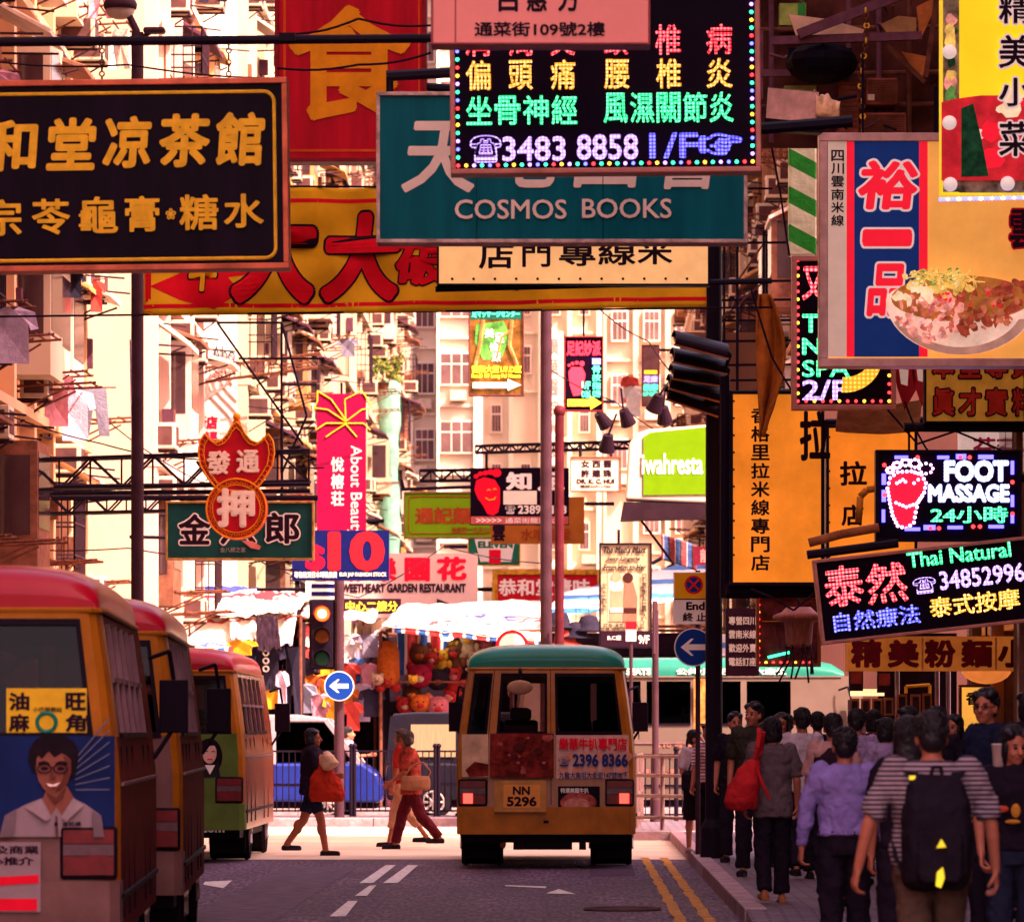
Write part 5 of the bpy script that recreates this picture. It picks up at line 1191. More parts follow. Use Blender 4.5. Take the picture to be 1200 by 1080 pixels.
CRMD = M('paint_dusty_cream', (.17, .08, .075), rough=.45, var=.3, scale=3); OCHD = M('paint_dark_ochre', (.34, .105, .008), rough=.4, var=.3, scale=3)  # darkened copies of cream and ochre paint, canopy shade put into the colour
# --- three red minibuses parked at the left
YP = M('notice_yellow', (.72, .42, .02), rough=.5, var=.2); AD_B = M('ad_blue', (.008, .018, .10), rough=.45, var=.5, scale=1.2); SKA = M('ad_skin', (.24, .075, .05), rough=.5, var=.15); SKD_ = M('ad_skin_dark', (.13, .035, .025), rough=.5, var=.2); REDL = M('ad_lip', (.35, .06, .05)); HAIRA = M('ad_hair', (.012, .006, .01), rough=.6); SHA = M('ad_shirt', (.27, .18, .20), rough=.5, var=.15); AD_G = M('ad_green', (.10, .15, .03), rough=.5, var=.3, scale=2)
yaw = R(2.6)
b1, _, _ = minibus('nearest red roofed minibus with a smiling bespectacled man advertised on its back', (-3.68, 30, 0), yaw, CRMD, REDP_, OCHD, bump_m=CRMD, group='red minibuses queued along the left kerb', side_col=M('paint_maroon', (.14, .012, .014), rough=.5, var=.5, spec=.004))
k2 = 1/200.0
ax = lambda p: (p+66)*k2
az = lambda p: 1.6+(855-p)*k2
its = [('b', -.93, az(980), ax(134), az(862), AD_B)]
for i in range(7): its.append(('l', [(ax(88), az(925-6*i)), (ax(128), az(905-14*i+20))], .004, M('ad_streak', (.14, .14, .22), rough=.5)))
its += [('p', [(ax(0), az(980)), (ax(6), az(955)), (ax(30), az(942)), (ax(48), az(935)), (ax(86), az(935)), (ax(100), az(942)), (ax(118), az(955)), (ax(122), az(980))], SHA), ('p', [(ax(50), az(936)), (ax(60), az(955)), (ax(66), az(945)), (ax(72), az(955)), (ax(86), az(934)), (ax(78), az(920)), (ax(56), az(920))], SKA),
        ('p', [(ax(p), az(r)) for p, r in ((38, 902), (33, 890), (34, 878), (40, 868), (50, 861), (62, 860), (76, 862), (86, 868), (92, 880), (91, 894), (88, 908), (82, 912), (46, 908))], HAIRA), ('p', [(ax(p), az(r)) for p, r in ((43, 886), (56, 878), (72, 880), (83, 890), (83, 905), (79, 917), (71, 926), (61, 929), (52, 925), (45, 914), (42, 900))], SKA), ('p', [(ax(p), az(r)) for p, r in ((74, 884), (83, 890), (83, 905), (79, 917), (71, 926), (64, 928), (72, 915), (76, 900))], SKD_),
        ('p', [(ax(p), az(r)) for p, r in ((41, 892), (40, 878), (48, 868), (60, 865), (74, 867), (86, 878), (87, 893), (80, 886), (72, 882), (64, 887), (57, 880), (49, 889), (45, 885))], HAIRA), ('p', [(ax(54), az(928)), (ax(66), az(934)), (ax(78), az(920)), (ax(74), az(934)), (ax(64), az(942))], SKD_),
        ('e', ax(52), az(900), .022, .011, INK), ('e', ax(71), az(900), .022, .011, INK), ('l', [(ax(45), az(894)), (ax(52), az(892)), (ax(58), az(895))], .007, HAIRA), ('l', [(ax(65), az(895)), (ax(71), az(892)), (ax(79), az(894))], .007, HAIRA)]
for ex in (52, 71): its.append(('l', [(ax(ex+8*math.cos(i*.5236)), az(900+5.5*math.sin(i*.5236))) for i in range(13)], .0045, INK))
its += [('l', [(ax(60), az(899)), (ax(63), az(899))], .0045, INK), ('p', [(ax(60), az(900)), (ax(66), az(911)), (ax(58), az(912))], SKD_), ('p', [(ax(53), az(916)), (ax(62), az(918)), (ax(72), az(915)), (ax(68), az(922)), (ax(58), az(923))], REDL), ('p', [(ax(54), az(917)), (ax(62), az(919)), (ax(71), az(916)), (ax(66), az(920.5)), (ax(58), az(921))], WHT), ('p', [(ax(30), az(945)), (ax(48), az(936)), (ax(60), az(957)), (ax(54), az(962))], M('ad_collar', (.36, .25, .27), rough=.5)), ('p', [(ax(72), az(957)), (ax(86), az(934)), (ax(98), az(943)), (ax(78), az(962))], M('ad_collar', (.36, .25, .27), rough=.5)), ('l', [(ax(66), az(955)), (ax(67), az(980))], .006, SKD_), ('p', [(ax(0), az(980)), (ax(6), az(955)), (ax(20), az(947)), (ax(16), az(980))], M('ad_shirt_fold', (.17, .11, .13))), ('p', [(ax(108), az(949)), (ax(118), az(955)), (ax(122), az(980)), (ax(110), az(980))], M('ad_shirt_fold', (.17, .11, .13))),
        ('t', '金柏樺', ax(73), az(968), ax(95), az(962), INK, .03), ('e', ax(66), az(965), .012, .012, INK),
        ('b', -.93, az(1068), ax(48), az(986), SHA), ('t', '社區人及商業', ax(-60), az(1000), ax(46), az(990), INK, .03), ('t', '愛心推介', ax(-30), az(1013), ax(40), az(1003), INK, .03), ('p', [(ax(-60), az(1030)), (ax(46), az(1024)), (ax(46), az(1034)), (ax(-60), az(1040))], REDT), ('b', ax(-60), az(1066), ax(44), az(1052), REDT)]
panel_items(b1, its)
# notice stuck inside the rear window
q = MB(); y_ = yr(1.62)-.002; q.box(ax(7), ax(101), y_, y_+.004, az(860), az(806), YP); q.build('notice', b1)
q = MB(); text(q, '油', ax(10), az(832), ax(34), az(811), INK, y_-.003, .04); text(q, '麻', ax(10), az(857), ax(34), az(836), INK, y_-.003, .04); text(q, '旺', ax(76), az(832), ax(100), az(811), INK, y_-.003, .04); text(q, '角', ax(76), az(857), ax(100), az(836), INK, y_-.003, .04); text(q, '小巴服務站', ax(38), az(834), ax(72), az(828), INK, y_-.003, .02); q.torus((ax(54), y_-.004, az(846)), .055, .012, GRNP_, axis=1); q.build('lettering', b1)
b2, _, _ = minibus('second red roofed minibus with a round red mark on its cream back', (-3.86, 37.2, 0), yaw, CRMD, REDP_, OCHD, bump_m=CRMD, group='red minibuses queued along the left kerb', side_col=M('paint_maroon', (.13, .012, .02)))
panel_items(b2, [('e', .70, 1.17, .14, .14, M('mark_red', (.45, .02, .03))), ('b', .62, .45, .86, .62, WHT), ('t', 'LM 372', .64, .47, .84, .6, INK, .03), ('t', '紅', .63, 1.1, .77, 1.24, CREAMT, .03)])
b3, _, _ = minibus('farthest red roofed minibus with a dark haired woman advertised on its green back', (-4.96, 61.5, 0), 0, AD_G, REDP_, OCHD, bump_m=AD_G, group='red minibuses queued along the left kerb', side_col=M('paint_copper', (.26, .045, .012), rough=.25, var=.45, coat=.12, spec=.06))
k3 = 1/97.5
cx = lambda p: (p-185)*k3
cz = lambda p: 1.6+(855-p)*k3
panel_items(b3, [('b', -.95, 1.04, .93, 1.55, AD_G), ('e', cx(244), cz(886), .16, .22, HAIRA), ('p', [(cx(233), cz(895)), (cx(231), cz(910)), (cx(257), cz(910)), (cx(255), cz(893))], M('ad_jacket', (.02, .015, .02))), ('p', [(cx(239), cz(896)), (cx(245), cz(907)), (cx(251), cz(896))], WHT), ('e', cx(244.5), cz(882), .085, .125, M('ad_face_pale', (.72, .42, .34))), ('p', [(cx(234), cz(884)), (cx(236), cz(868)), (cx(250), cz(866)), (cx(255), cz(880)), (cx(250), cz(873)), (cx(240), cz(874))], HAIRA),
     ('l', [(cx(239), cz(880)), (cx(243), cz(880))], .006, INK), ('l', [(cx(247), cz(880)), (cx(251), cz(880))], .006, INK), ('l', [(cx(242), cz(889)), (cx(248), cz(889))], .008, REDT), ('t', '.com', cx(232), cz(975), cx(262), cz(966), WHT, .03)])
# --- the mint and white minibus across the junction
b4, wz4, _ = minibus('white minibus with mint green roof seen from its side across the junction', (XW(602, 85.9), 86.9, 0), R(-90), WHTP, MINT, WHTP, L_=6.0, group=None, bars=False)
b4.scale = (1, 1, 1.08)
q = MB()
def roof_x(z): 
    s_ = min(1, max(0, (z-2.30)/.31))**(1/.62); c = math.sqrt(max(0, 1-s_*s_))
    return .92*c**.55+.012
def side_text(q, s, y0, y1, z0, z1, m, wt, fx, th=.012):
    vs, fs = glyphs(s, wt)
    q.add([(fx(z0+(z1-z0)*v[2])+th*.5*(1+v[1]), y0+(y1-y0)*v[0], z0+(z1-z0)*v[2]) for v in vs], fs, m)
py = lambda p: (p-602)/69.9
side_text(q, '16 SEATS', py(722), py(763), 2.335, 2.44, WHT, .05, roof_x); side_text(q, '公共小型巴士十六座位', py(793), py(922), 2.34, 2.44, WHT, .03, roof_x)
q.build('lettering', b4)
q = MB()
for s, p0, p1, z0, z1 in (('110 香港', 772, 812, 1.20, 1.30), ('HONG KONG', 770, 812, 1.03, 1.12), ('大學-香港仔', 772, 830, .80, .88), ('小巴專線', 742, 768, .8, .88)): side_text(q, s, py(p0), py(p1), z0, z1, M('ad_grey_red', (.30, .12, .10)), .03, lambda z: 1.034, .006)
q.build('lettering', b4)
q = MB(); q.box(1.0, 1.012, py(813), py(832), 1.5, 2.28, M('ad_gold', (.55, .2, .05), var=.8, scale=5)); q.build('advertisement', b4)

# --- vans beyond the railing
def van(name, label, x_front, d, L_, H, upper, lower, front_right=True):
    t = thing(name, label, 'van', (x_front-L_/2, d, 0)); h = L_/2; W = 1.68
    def X(a): return a-h
    low = [(X(.02), .35), (X(.0), .9), (X(.05), 1.02), (X(L_-.34), 1.02), (X(L_-.08), .84), (X(L_), .62), (X(L_-.02), .32)]
    q = MB(); q.prism(low, 0, W, lower); q.build('body', t, bevel=.05)
    q = MB(); top = [(X(.10), H-.14), (X(.14), H-.03), (X(.5), H), (X(L_-1.5), H), (X(L_-.95), H-.07), (X(L_-1.0), H-.14)]
    q.prism(top, .06, W-.06, upper); q.build('roof', t, bevel=.03)
    q = MB()
    for yy in (.05, W-.05):
        for a, b, wd in (((.06, 1.0), (.13, H-.08), .10), ((1.25, 1.0), (1.25, H-.08), .09), ((L_-1.9, 1.0), (L_-1.9, H-.08), .09), ((L_-.38, 1.0), (L_-.98, H-.09), .08)):
            q.beam((X(a[0]), yy, a[1]), (X(b[0]), yy, b[1]), wd, upper)
        q.box(X(.08), X(1.25), yy-.02 if yy < 1 else yy-.02, yy+.02, 1.0, H-.1, upper)
    q.build('pillar', t)
    q = MB(); q.box(X(1.3), X(L_-1.95), .032, .045, 1.02, H-.12, upper); q.box(X(1.3), X(L_-1.95), W-.045, W-.032, 1.02, H-.12, upper); q.box(X(L_-2.0), X(L_-1.97), .1, W-.1, 1.02, H-.14, SEATM); q.build('side_panel', t)
    for yy in (.04, W-.04):
        q = MB(); q.prism([(X(L_-1.86), 1.04), (X(L_-1.86), H-.14), (X(L_-1.06), H-.14), (X(L_-.50), 1.04)], yy-.004, yy+.004, CARG); q.build('side_window', t)
    q = MB(); q.add([(X(L_-.36), .08, 1.02), (X(L_-.36), W-.08, 1.02), (X(L_-.96), W-.1, H-.12), (X(L_-.96), .1, H-.12)], [(0, 1, 2, 3)], CARGC); q.build('windscreen', t)
    for xx in (.85, L_-.95):
        q = MB(); q.tube((X(xx), -.02, .31), (X(xx), .2, .31), .31, RUB, 22); q.tube((X(xx), W-.2, .31), (X(xx), W+.02, .31), .31, RUB, 22); o = q.build('wheel', t)
        q = MB(); q.tube((X(xx), -.035, .31), (X(xx), -.021, .31), .20, BLKP, 20)
        for a in range(8): q.tube((X(xx), -.042, .31), (X(xx)+.185*math.cos(a*.785), -.040, .31+.185*math.sin(a*.785)), .024, RIM, 5)
        q.torus((X(xx), -.037, .31), .19, .022, RIM, axis=1); q.build('rim', o)
    q = MB(); q.box(X(.0)-.03, X(.0)+.02, .1, .28, .75, 1.0, LAMP_R); q.build('tail_light', t)
    q = MB(); q.box(X(L_)-.16, X(L_)-.02, .02, .2, .62, .76, LAMP_C); q.build('headlight', t)
    q = MB(); q.box(X(L_-.75), X(L_-.63), -.16, -.02, 1.05, 1.22, BLKP); q.build('side_mirror', t, bevel=.02)
    q = MB(); q.box(X(.1), X(L_-.1), .1, W-.1, .22, .36, BLKP); q.box(X(.3), X(L_-.6), .15, W-.15, 1.025, 1.03, SEATM); q.build('chassis', t)
    for xx in (1.5, L_-1.9):
        q = MB(); q.box(X(xx), X(xx+.14), .2, W-.2, 1.03, 1.5, SEATM); q.build('seat', t, bevel=.03)
    q = MB()
    for xx in (1.22, L_-1.9): q.box(X(xx), X(xx+.012), -.003, .0, .42, 1.0, BLKP)
    q.box(X(1.5), X(1.62), -.012, -.001, .86, .89, BLKP); q.box(X(2.3), X(2.42), -.012, -.001, .86, .89, BLKP); q.box(X(.9), X(L_-1.2), -.006, -.001, .62, .66, BLKP); q.build('door_seam', t)
    return t
BLUE = M('paint_blue', (.008, .02, .20), rough=.25, var=.2, coat=.6, spec=.4); VIOL = M('paint_pale_violet', (.36, .28, .33), rough=.3, coat=.4); DKV = M('paint_dark_violet', (.008, .006, .014), rough=.3, coat=.2, spec=.2)
v1 = van('van', 'white topped blue van standing behind the black railing', XW(447, 90), 90, 4.4, 1.87, VIOL, BLUE)
v2 = van('van', 'dark violet van with a pale curtained side window right of the blue van', XW(452, 91.5)+4.4, 91.5, 4.4, 1.92, DKV, DKV)
q = MB(); q.box(-1.75, -.95, .0, .03, 1.12, 1.7, M('window_curtain', (.28, .20, .12), rough=.8, var=.3, scale=12, stretch=(6, 1, .2))); q.build('curtain', v2)
# ------------------------------------------------------------------ poles, signals, trusses
PAINT_G = M('pole_grey', (.055, .022, .032), rough=.5, var=.35, scale=3); PAINT_R = M('pole_maroon', (.075, .010, .016), rough=.5, var=.3)
def pole(name, label, cat, px, d, z1, r, m, cap=None, group=None, z0=0.0, base=True):
    t = thing(name, label, cat, (XW(px, d), d, z0), group=group)
    q = MB(); q.tube((0, 0, 0), (0, 0, z1-z0), r, m, 16, r*.92); q.build('pole', t, smooth=False)
    if base:
        q = MB(); q.tube((0, 0, 0), (0, 0, .35), r*1.6, m, 16, r*1.5); q.tube((0, 0, .35), (0, 0, .45), r*1.5, m, 16, r); q.build('base', t)
    if cap:
        q = MB(); q.sphere((0, 0, z1-z0), (r*1.25, r*1.25, r*1.3), m); q.build('cap', t, smooth=True)
    return t
LAMPG = M('lamp_glass', (.55, .42, .32), rough=.25, var=.2)
p1 = pole('street_lamp', 'tall street lamp on a dark plum pole behind the red minibuses at the left', 'street lamp', 161, 66, ZW(38, 66), .085, PAINT_G, z0=0)
q = MB(); h = ZW(38, 66); q.path([(0, 0, h), (-.06, 0, h+.12), (-.14, 0, h+.28), (-.20, 0, h+.32)], .045, PAINT_G, 8); q.path([(0, 0, h-.1), (.2, 0, h+.02)], .03, PAINT_G, 8); q.build('arm', p1)
q = MB(); q.ring([[(-.22+.20*s*math.cos(2*math.pi*j/16), .2*s*math.sin(2*math.pi*j/16), h+z) for j in range(16)] for s, z in ((.55, .48), (.9, .44), (1.1, .36), (1.05, .30))], PAINT_G); q.build('lamp_head', p1, smooth=True)
q = MB(); q.sphere((-.22, 0, h+.29), (.19, .17, .13), LAMPG); q.build('lamp_glass', p1, smooth=True)
q = MB(); q.box(.08, .36, -.1, .1, h-.02, h+.06, PAINT_G); q.build('second_lamp_head', p1, bevel=.03)
q = MB(); q.path([(.02, 0, ZW(400, 66)), (-.06, -.02, ZW(402, 66))], .02, PAINT_G); q.prism([(-.10, ZW(398, 66)), (-.04, ZW(398, 66)), (-.02, ZW(540, 66)), (-.07, ZW(545, 66))], -.04, -.02, M('faded_bunting', (.60, .45, .55), var=.7, scale=4)); q.build('bunting', p1)
pole('utility_pole', 'tall pale grey pole rising behind the orange minibus between the hanging signs', 'pole', 640, 84, 12, .10, PAINT_G, z0=0)
pole('utility_pole', 'shorter maroon pole with a rounded cap right of the pale grey pole', 'pole', 655.5, 88.9, ZW(482, 88.9), .085, PAINT_R, cap=True)
pole('utility_pole', 'thick black pole on the pavement beside the blue arrow disc', 'pole', 836.5, 58.8, ZW(275, 58.8), .10, BLACK, z0=.13)
sp = pole('sign_post', 'thin grey post with an edge on sign plate behind the railing at the pavement corner', 'post', 768, 82, ZW(715, 82), .055, PAINT_G, z0=.13)
q = MB(); zz = ZW(735, 82)-.13; q.box(-.18, .14, -.012, .012, zz-.42, zz+.42, PAINT_G); o = q.build('sign_plate', sp); o.rotation_euler = (0, 0, R(78))
# yellow parking sign and the blue arrow disc on one thin post
k = 60/FPX
t = thing('parking_sign', 'yellow and white parking restriction plate reading End above the blue arrow disc', 'road sign', P(811, 700, 60))
X = lambda a: (a-811)*k
Z = lambda b: (700-b)*k
q = MB(); q.box(X(789), X(833), 0, .02, Z(731), Z(670), WHT); q.build('plate', t, bevel=.004)
q = MB(); q.box(X(790.5), X(831.5), -.004, -.001, Z(701), Z(671.5), M('sign_yellow', (.85, .42, .01), rough=.4, var=.08)); q.box(X(790.5), X(831.5), -.004, -.001, Z(702.4), Z(701.2), INK); q.build('yellow_field', t)
BLU = M('sign_blue', (.006, .035, .24), rough=.35, var=.08); SRED = M('sign_red', (.62, .01, .02), rough=.4, var=.05)
q = MB()
for r_, m, y in ((11, SRED, -.007), (8.6, BLU, -.009)): q.prism([(X(813+r_*math.cos(2*math.pi*j/28)), Z(685+r_*math.sin(2*math.pi*j/28))) for j in range(28)], y-.001, y+.001, m)
for a in (45, 135): q.beam((X(813-9*math.cos(R(a))), -.012, Z(685-9*math.sin(R(a)))), (X(813+9*math.cos(R(a))), -.012, Z(685+9*math.sin(R(a)))), .022, SRED)
q.build('emblem', t)
q = MB(); text(q, 'End', X(804), Z(714.5), X(826), Z(705), INK, -.003, .04); text(q, '終 止', X(800), Z(728), X(828), Z(717.5), INK, -.003, .03); q.build('lettering', t)
q = MB(); q.tube((X(818), .06, Z(668)), (X(818), .06, .13-ZW(700, 60)), .03, PAINT_G, 10); q.build('post', t)
def arrow_disc(label, px, py, r, d, post=None):
    k = d/FPX; t = thing('arrow_sign', label, 'road sign', P(px, py, d)); q = MB()
    q.tube((0, 0, 0), (0, .02, 0), r*k, WHT, 36); q.build('disc_rim', t)
    q = MB(); q.tube((0, -.004, 0), (0, -.001, 0), r*k*.94, BLU, 36); q.build('disc', t)
    a = r*k; q = MB(); q.prism([(-.66*a, 0), (-.12*a, .44*a), (.02*a, .44*a), (-.26*a, .15*a), (.62*a, .15*a), (.62*a, -.15*a), (-.26*a, -.15*a), (.02*a, -.44*a), (-.12*a, -.44*a)], -.008, -.005, WHT); q.build('arrow', t)
    q = MB(); q.box(-.05, .05, .02, .06, -.03, .03, PAINT_G); q.build('clamp', t)
    return t
arrow_disc('large blue disc with a white left arrow below the yellow parking plate', 812.5, 758, 22.5, 59.8)
# traffic signal
ts = thing('traffic_light', 'traffic signal showing a glowing red lamp on a dark post at the left kerb', 'traffic light', (XW(397.5, 85.9), 85.9, .13))
k = 85.9/FPX; zb = .13
q = MB(); q.tube((0, 0, 0), (0, 0, ZW(672, 85.9)-zb), .085, PAINT_G, 14); q.build('post', ts)
q = MB(); x0, x1, z0, z1 = -.46, -.10, ZW(782, 85.9)-zb, ZW(704, 85.9)-zb
q.box(x0, x1, -.12, .1, z0, z1, BLACK); q.box(x0-.05, x1+.04, .105, .12, z0-.03, z1+.03, BLACK); q.beam((x1, 0, (z0+z1)/2+.3), (0, 0, (z0+z1)/2+.3), .05, BLACK); q.beam((x1, 0, z0+.15), (0, 0, z0+.15), .05, BLACK); q.build('signal_head', ts, bevel=.02)
for i, m in enumerate((EMI('signal_red_lit', '#ff3010', 6.0), M('signal_amber_off', (.10, .03, .01), rough=.2), M('signal_green_off', (.01, .04, .03), rough=.2))):
    zc = ZW(719+26*i, 85.9)-zb; q = MB(); xc = -.28
    q.sphere((xc, -.125, zc), (.125, .03, .125), m, 18, 10); 
    o = q.build('lens', ts, smooth=True)
    if i == 0:
        q = MB(); q.sphere((xc, -.15, zc), (.075, .02, .075), EMI('signal_core', '#ffd060', 7.0), 14, 8); q.build('lamp_core', o, smooth=True)
    q = MB(); q.ring([[(xc+rr_*math.cos(R(a)), y, zc+rr_*math.sin(R(a))) for a in range(-10, 191, 20)] for rr_, y in ((.15, -.12), (.15, -.30))], BLACK, close=False, capa=False, capb=False); q.build('hood', ts, solid=.008)
arrow_disc('small blue disc with a white left arrow on the traffic signal post', 397.5, 803.5, 17.5, 85.7)
# round no entry style disc seen over the minibus roof
t = thing('round_sign', 'round white road sign with a red rim peeping over the green minibus roof', 'road sign', P(600, 757, 84.5)); q = MB()
q.tube((0, 0, 0), (0, .02, 0), .27, SRED, 32); q.build('rim', t); q = MB(); q.tube((0, -.004, 0), (0, -.001, 0), .215, WHT, 32); q.build('face', t)
q = MB(); q.tube((0, .05, .2), (0, .05, -ZW(757, 84.5)), .035, PAINT_G, 10); q.build('post', t)
# red and white bus stop tag under the lingerie board
t = thing('stop_tag', 'small white plate with a red head in front of the lingerie shop board', 'sign', P(739.5, 739, 82.5)); k = 82.5/FPX; q = MB()
q.box(-6*k, 6*k, 0, .02, -12*k, 2*k, WHT); q.build('plate', t); q = MB(); q.box(-6.5*k, 6.5*k, -.004, .022, 2*k, 11*k, SRED); q.build('head', t); q = MB(); q.tube((0, .05, 11*k), (0, .05, -ZW(739, 82.5)+.13), .03, PAINT_G, 10); q.build('post', t)

def truss(name, label, pa, pb, d, h, r, m=BLACK, depth=.4, xbr=True, ext=None):
    """lattice arm: two chords with zigzag webs, doubled in depth"""
    t = thing(name, label, 'truss', P(*pa, d)); o = P(*pa, d); e = P(*pb, d)
    v = e-o; n = max(3, int(v.length/h)); q = MB()
    for yy in (0, depth):
        q.tube((0, yy, 0), (v.x, yy, v.z), r, m, 6); q.tube((0, yy, h), (v.x, yy, v.z+h), r, m, 6)
    q.build('chord', t); q = MB()
    for yy in (0, depth):
        for i in range(n):
            a, b = i/n, (i+1)/n
            if i % 2 == 0: q.tube((v.x*a, yy, v.z*a), (v.x*b, yy, v.z*b+h), r*.7, m, 5)
            else: q.tube((v.x*a, yy, v.z*a+h), (v.x*b, yy, v.z*b), r*.7, m, 5)
    for i in range(n+1):
        a = i/n; q.tube((v.x*a, 0, v.z*a), (v.x*a, depth, v.z*a), r*.6, m, 5); q.tube((v.x*a, 0, v.z*a+h), (v.x*a, depth, v.z*a+h), r*.6, m, 5); q.tube((v.x*a, 0, v.z*a), (v.x*a, 0, v.z*a+h), r*.6, m, 5)
    q.build('web', t)
    return t
truss('lattice_arm', 'upper long black lattice arm reaching out from the left tenement past the lamp pole', (-150, 580), (362, 563), 71, .42, .026)
truss('lattice_arm', 'lower long black lattice arm below the first one at the left', (-150, 606), (194, 598), 73.5, .28, .022)
truss('lattice_arm', 'high lattice arm above the black smiling foot board', (557, 530), (790, 523), 104, .14, .022)
truss('lattice_arm', 'short lattice arm end left of the black smiling foot board', (492, 563), (660, 561), 107.5, .22, .026)
truss('lattice_arm', 'rusty lattice arm crossing high in front of the white end wall', (228, 448), (372, 430), 110, .3, .02, RUST)
fr = thing('steel_gantry', 'square open steel frame standing left of the pawnshop sign top', 'frame', P(330, 420, 71.5)); q = MB()
q.path([(-.9, 0, .5), (0, 0, .5), (.35, 0, -.8), (0, 0, -1.6), (0, 0, .5)], .018, BLACK, 5); q.path([(-.9, 0, .5), (.3, 0, -1.2)], .018, BLACK, 5); q.path([(-.6, 0, 0), (.6, 0, 0)], .016, BLACK, 5); q.build('bar', fr)

# high stack of floodlights on the black pole and the steel around it
FLH = M('floodlight_shell', (.016, .006, .012), rough=.4, var=.2); FLI = M('floodlight_lip', (.55, .24, .12), rough=.4, var=.4)
for i, (px, py, rl) in enumerate(((822, 402, 14), (820, 421, 12), (819, 438, 8), (815, 453, 14), (812, 468, 18))):
    d = 57.8+.25*i; t = thing('floodlight', ('topmost', 'second', 'middle', 'fourth', 'lowest')[i]+' of the black hooded floodlights stacked at the thick black pole', 'floodlight', P(px, py, d), group='floodlights stacked at the black pole', rot=(R(18), R(rl), R(8))); q = MB()
    q.ring([[(x, .24*math.cos(R(a)), .11*math.sin(R(a))-.05) for a in range(-6, 187, 16)] for x in (-.32, .30)], FLH, close=False, capa=False, capb=False)
    q.build('hood', t, solid=.012); q = MB(); q.box(-.30, .28, -.20, .20, -.07, -.05, M('floodlight_glass', (.20, .08, .05), rough=.2)); q.build('glass', t)
    q = MB(); q.beam((-.33, -.235, -.05), (.31, -.235, -.05), .022, FLI); q.build('lip', t); q = MB(); q.path([(.30, 0, 0), (.36, .05, -.05), (.36, .1, -.25)], .022, BLACK, 6); q.build('bracket', t)
for i, (px, py) in enumerate(((705, 490), (733, 487), (778, 484), (712, 517), (770, 470))):
    d = 96-2*i; t = thing('spot_lamp', ('black spot lamp hanging leftmost above the doctor board', 'black spot lamp hanging second above the doctor board', 'black spot lamp just above the lime green box sign', 'black lamp housing right over the doctor board', 'dark lamp housing up near the lowest floodlight')[i], 'spot lamp', P(px, py, d), rot=(R(25), R(-35+14*i), 0), group='spot lamps over the hanging signs'); q = MB()
    q.tube((0, 0, -.18), (0, 0, .12), .15, FLH, 14, .09); q.build('housing', t); q = MB(); q.tube((0, 0, .12), (.1, .1, .5), .02, BLACK, 6); q.build('bracket', t); q = MB(); q.tube((0, 0, -.19), (0, 0, -.181), .14, FLI, 14); q.build('lens', t)
st = thing('steel_scaffold', 'dark ladder like steel frame behind the thick black pole below the bookshop board', 'scaffold', P(850, 330, 64)); q = MB(); k = 64/FPX
X = lambda a: (a-850)*k
Z = lambda b: (330-b)*k
for px in (843, 864, 895): q.beam((X(px), 0, Z(270)), (X(px), 0, Z(470)), .035, BLACK)
for px in (850, 900): q.beam((X(px), .5, Z(270)), (X(px), .5, Z(520)), .03, BLACK)
q.build('upright', st); q = MB()
for py in (285, 330, 352, 376, 400, 428, 446, 470): q.beam((X(838), 0, Z(py)), (X(960), .1, Z(py-2)), .03, BLACK)
q.beam((X(843), .02, Z(376)), (X(895), .02, Z(330)), .022, RUST); q.beam((X(864), .02, Z(330)), (X(895), .02, Z(285)), .022, RUST); q.build('rung', st)
q = MB(); q.box(X(800), X(900), .6, .66, Z(470), Z(385), W_BROWN); q.build('back_sheet', st)
# furled canvas hanging by the orange lightbox
cv = MB()
def canvas(u, v):
    z = 1-v; wdt = (14+22*math.sin(min(1, v*1.15)*math.pi)**.8)*(1-.55*v**3)*57/FPX
    return ((u-.5)*wdt+.10*math.sin(v*3.0)-.06*v, .06*math.sin(u*9+v*4)+.10*math.sin(u*math.pi), (1-v)*168*57/FPX)
cv.grid(14, 26, canvas, M('canvas_orange', (.48, .13, .02), rough=.8, var=.4, scale=4, bump=.5)); o = cv.build('furled_canvas', smooth=True, solid=.02); o.location = P(896, 512, 57)
tag(o, 'furled orange brown canvas drooping in front of the tall orange lightbox', 'canvas')
# --- the cluttered overhang at the top right
OV = thing('steel_overhang', 'dark steel overhang with crossed beams sticking out from the right building at the top', 'overhang', P(1000, 60, 53)); k = 53/FPX; q = MB()
X = lambda a: (a-1000)*k
Z = lambda b: (60-b)*k
PLUM = M('beam_plum', (.17, .06, .085), rough=.6, var=.4)
q.beam((X(905), 0, Z(48)), (X(1080), 0, Z(42)), .085, PLUM); q.beam((X(935), -.1, Z(42)), (X(1110), -.1, Z(-25)), .10, PLUM); q.beam((X(1040), .1, Z(52)), (X(1085), .1, Z(95)), .05, RUST); q.beam((X(1085), .05, Z(90)), (X(1098), .05, Z(0)), .05, RUST); q.beam((X(893), .4, Z(80)), (X(928), .4, Z(80)), .07, PLUM); q.beam((X(893), .4, Z(30)), (X(893), .4, Z(110)), .05, PLUM)
q.build('beam', OV)
q = MB(); q.sphere((X(965), .4, Z(68)), (.38, .5, .22), M('tank_black', (.008, .005, .012), rough=.6)); q.box(X(925), X(1000), .3, .9, Z(72), Z(52), M('tank_black', (.008, .005, .012))); q.build('water_tank', OV, smooth=False)
q = MB(); q.box(X(893), X(1112), 1.3, 1.4, Z(156), Z(-60), M('grime_back', (.10, .028, .02), rough=.9, var=.7, scale=2.5)); q.build('back_sheet', OV)
q = MB(); q.prism([(X(925), Z(12)), (X(972), Z(18)), (X(1015), Z(30)), (X(1010), Z(42)), (X(935), Z(38))], .3, .36, M('plywood', (.85, .50, .30), rough=.8, var=.4, scale=3)); q.build('plywood_sheet', OV)
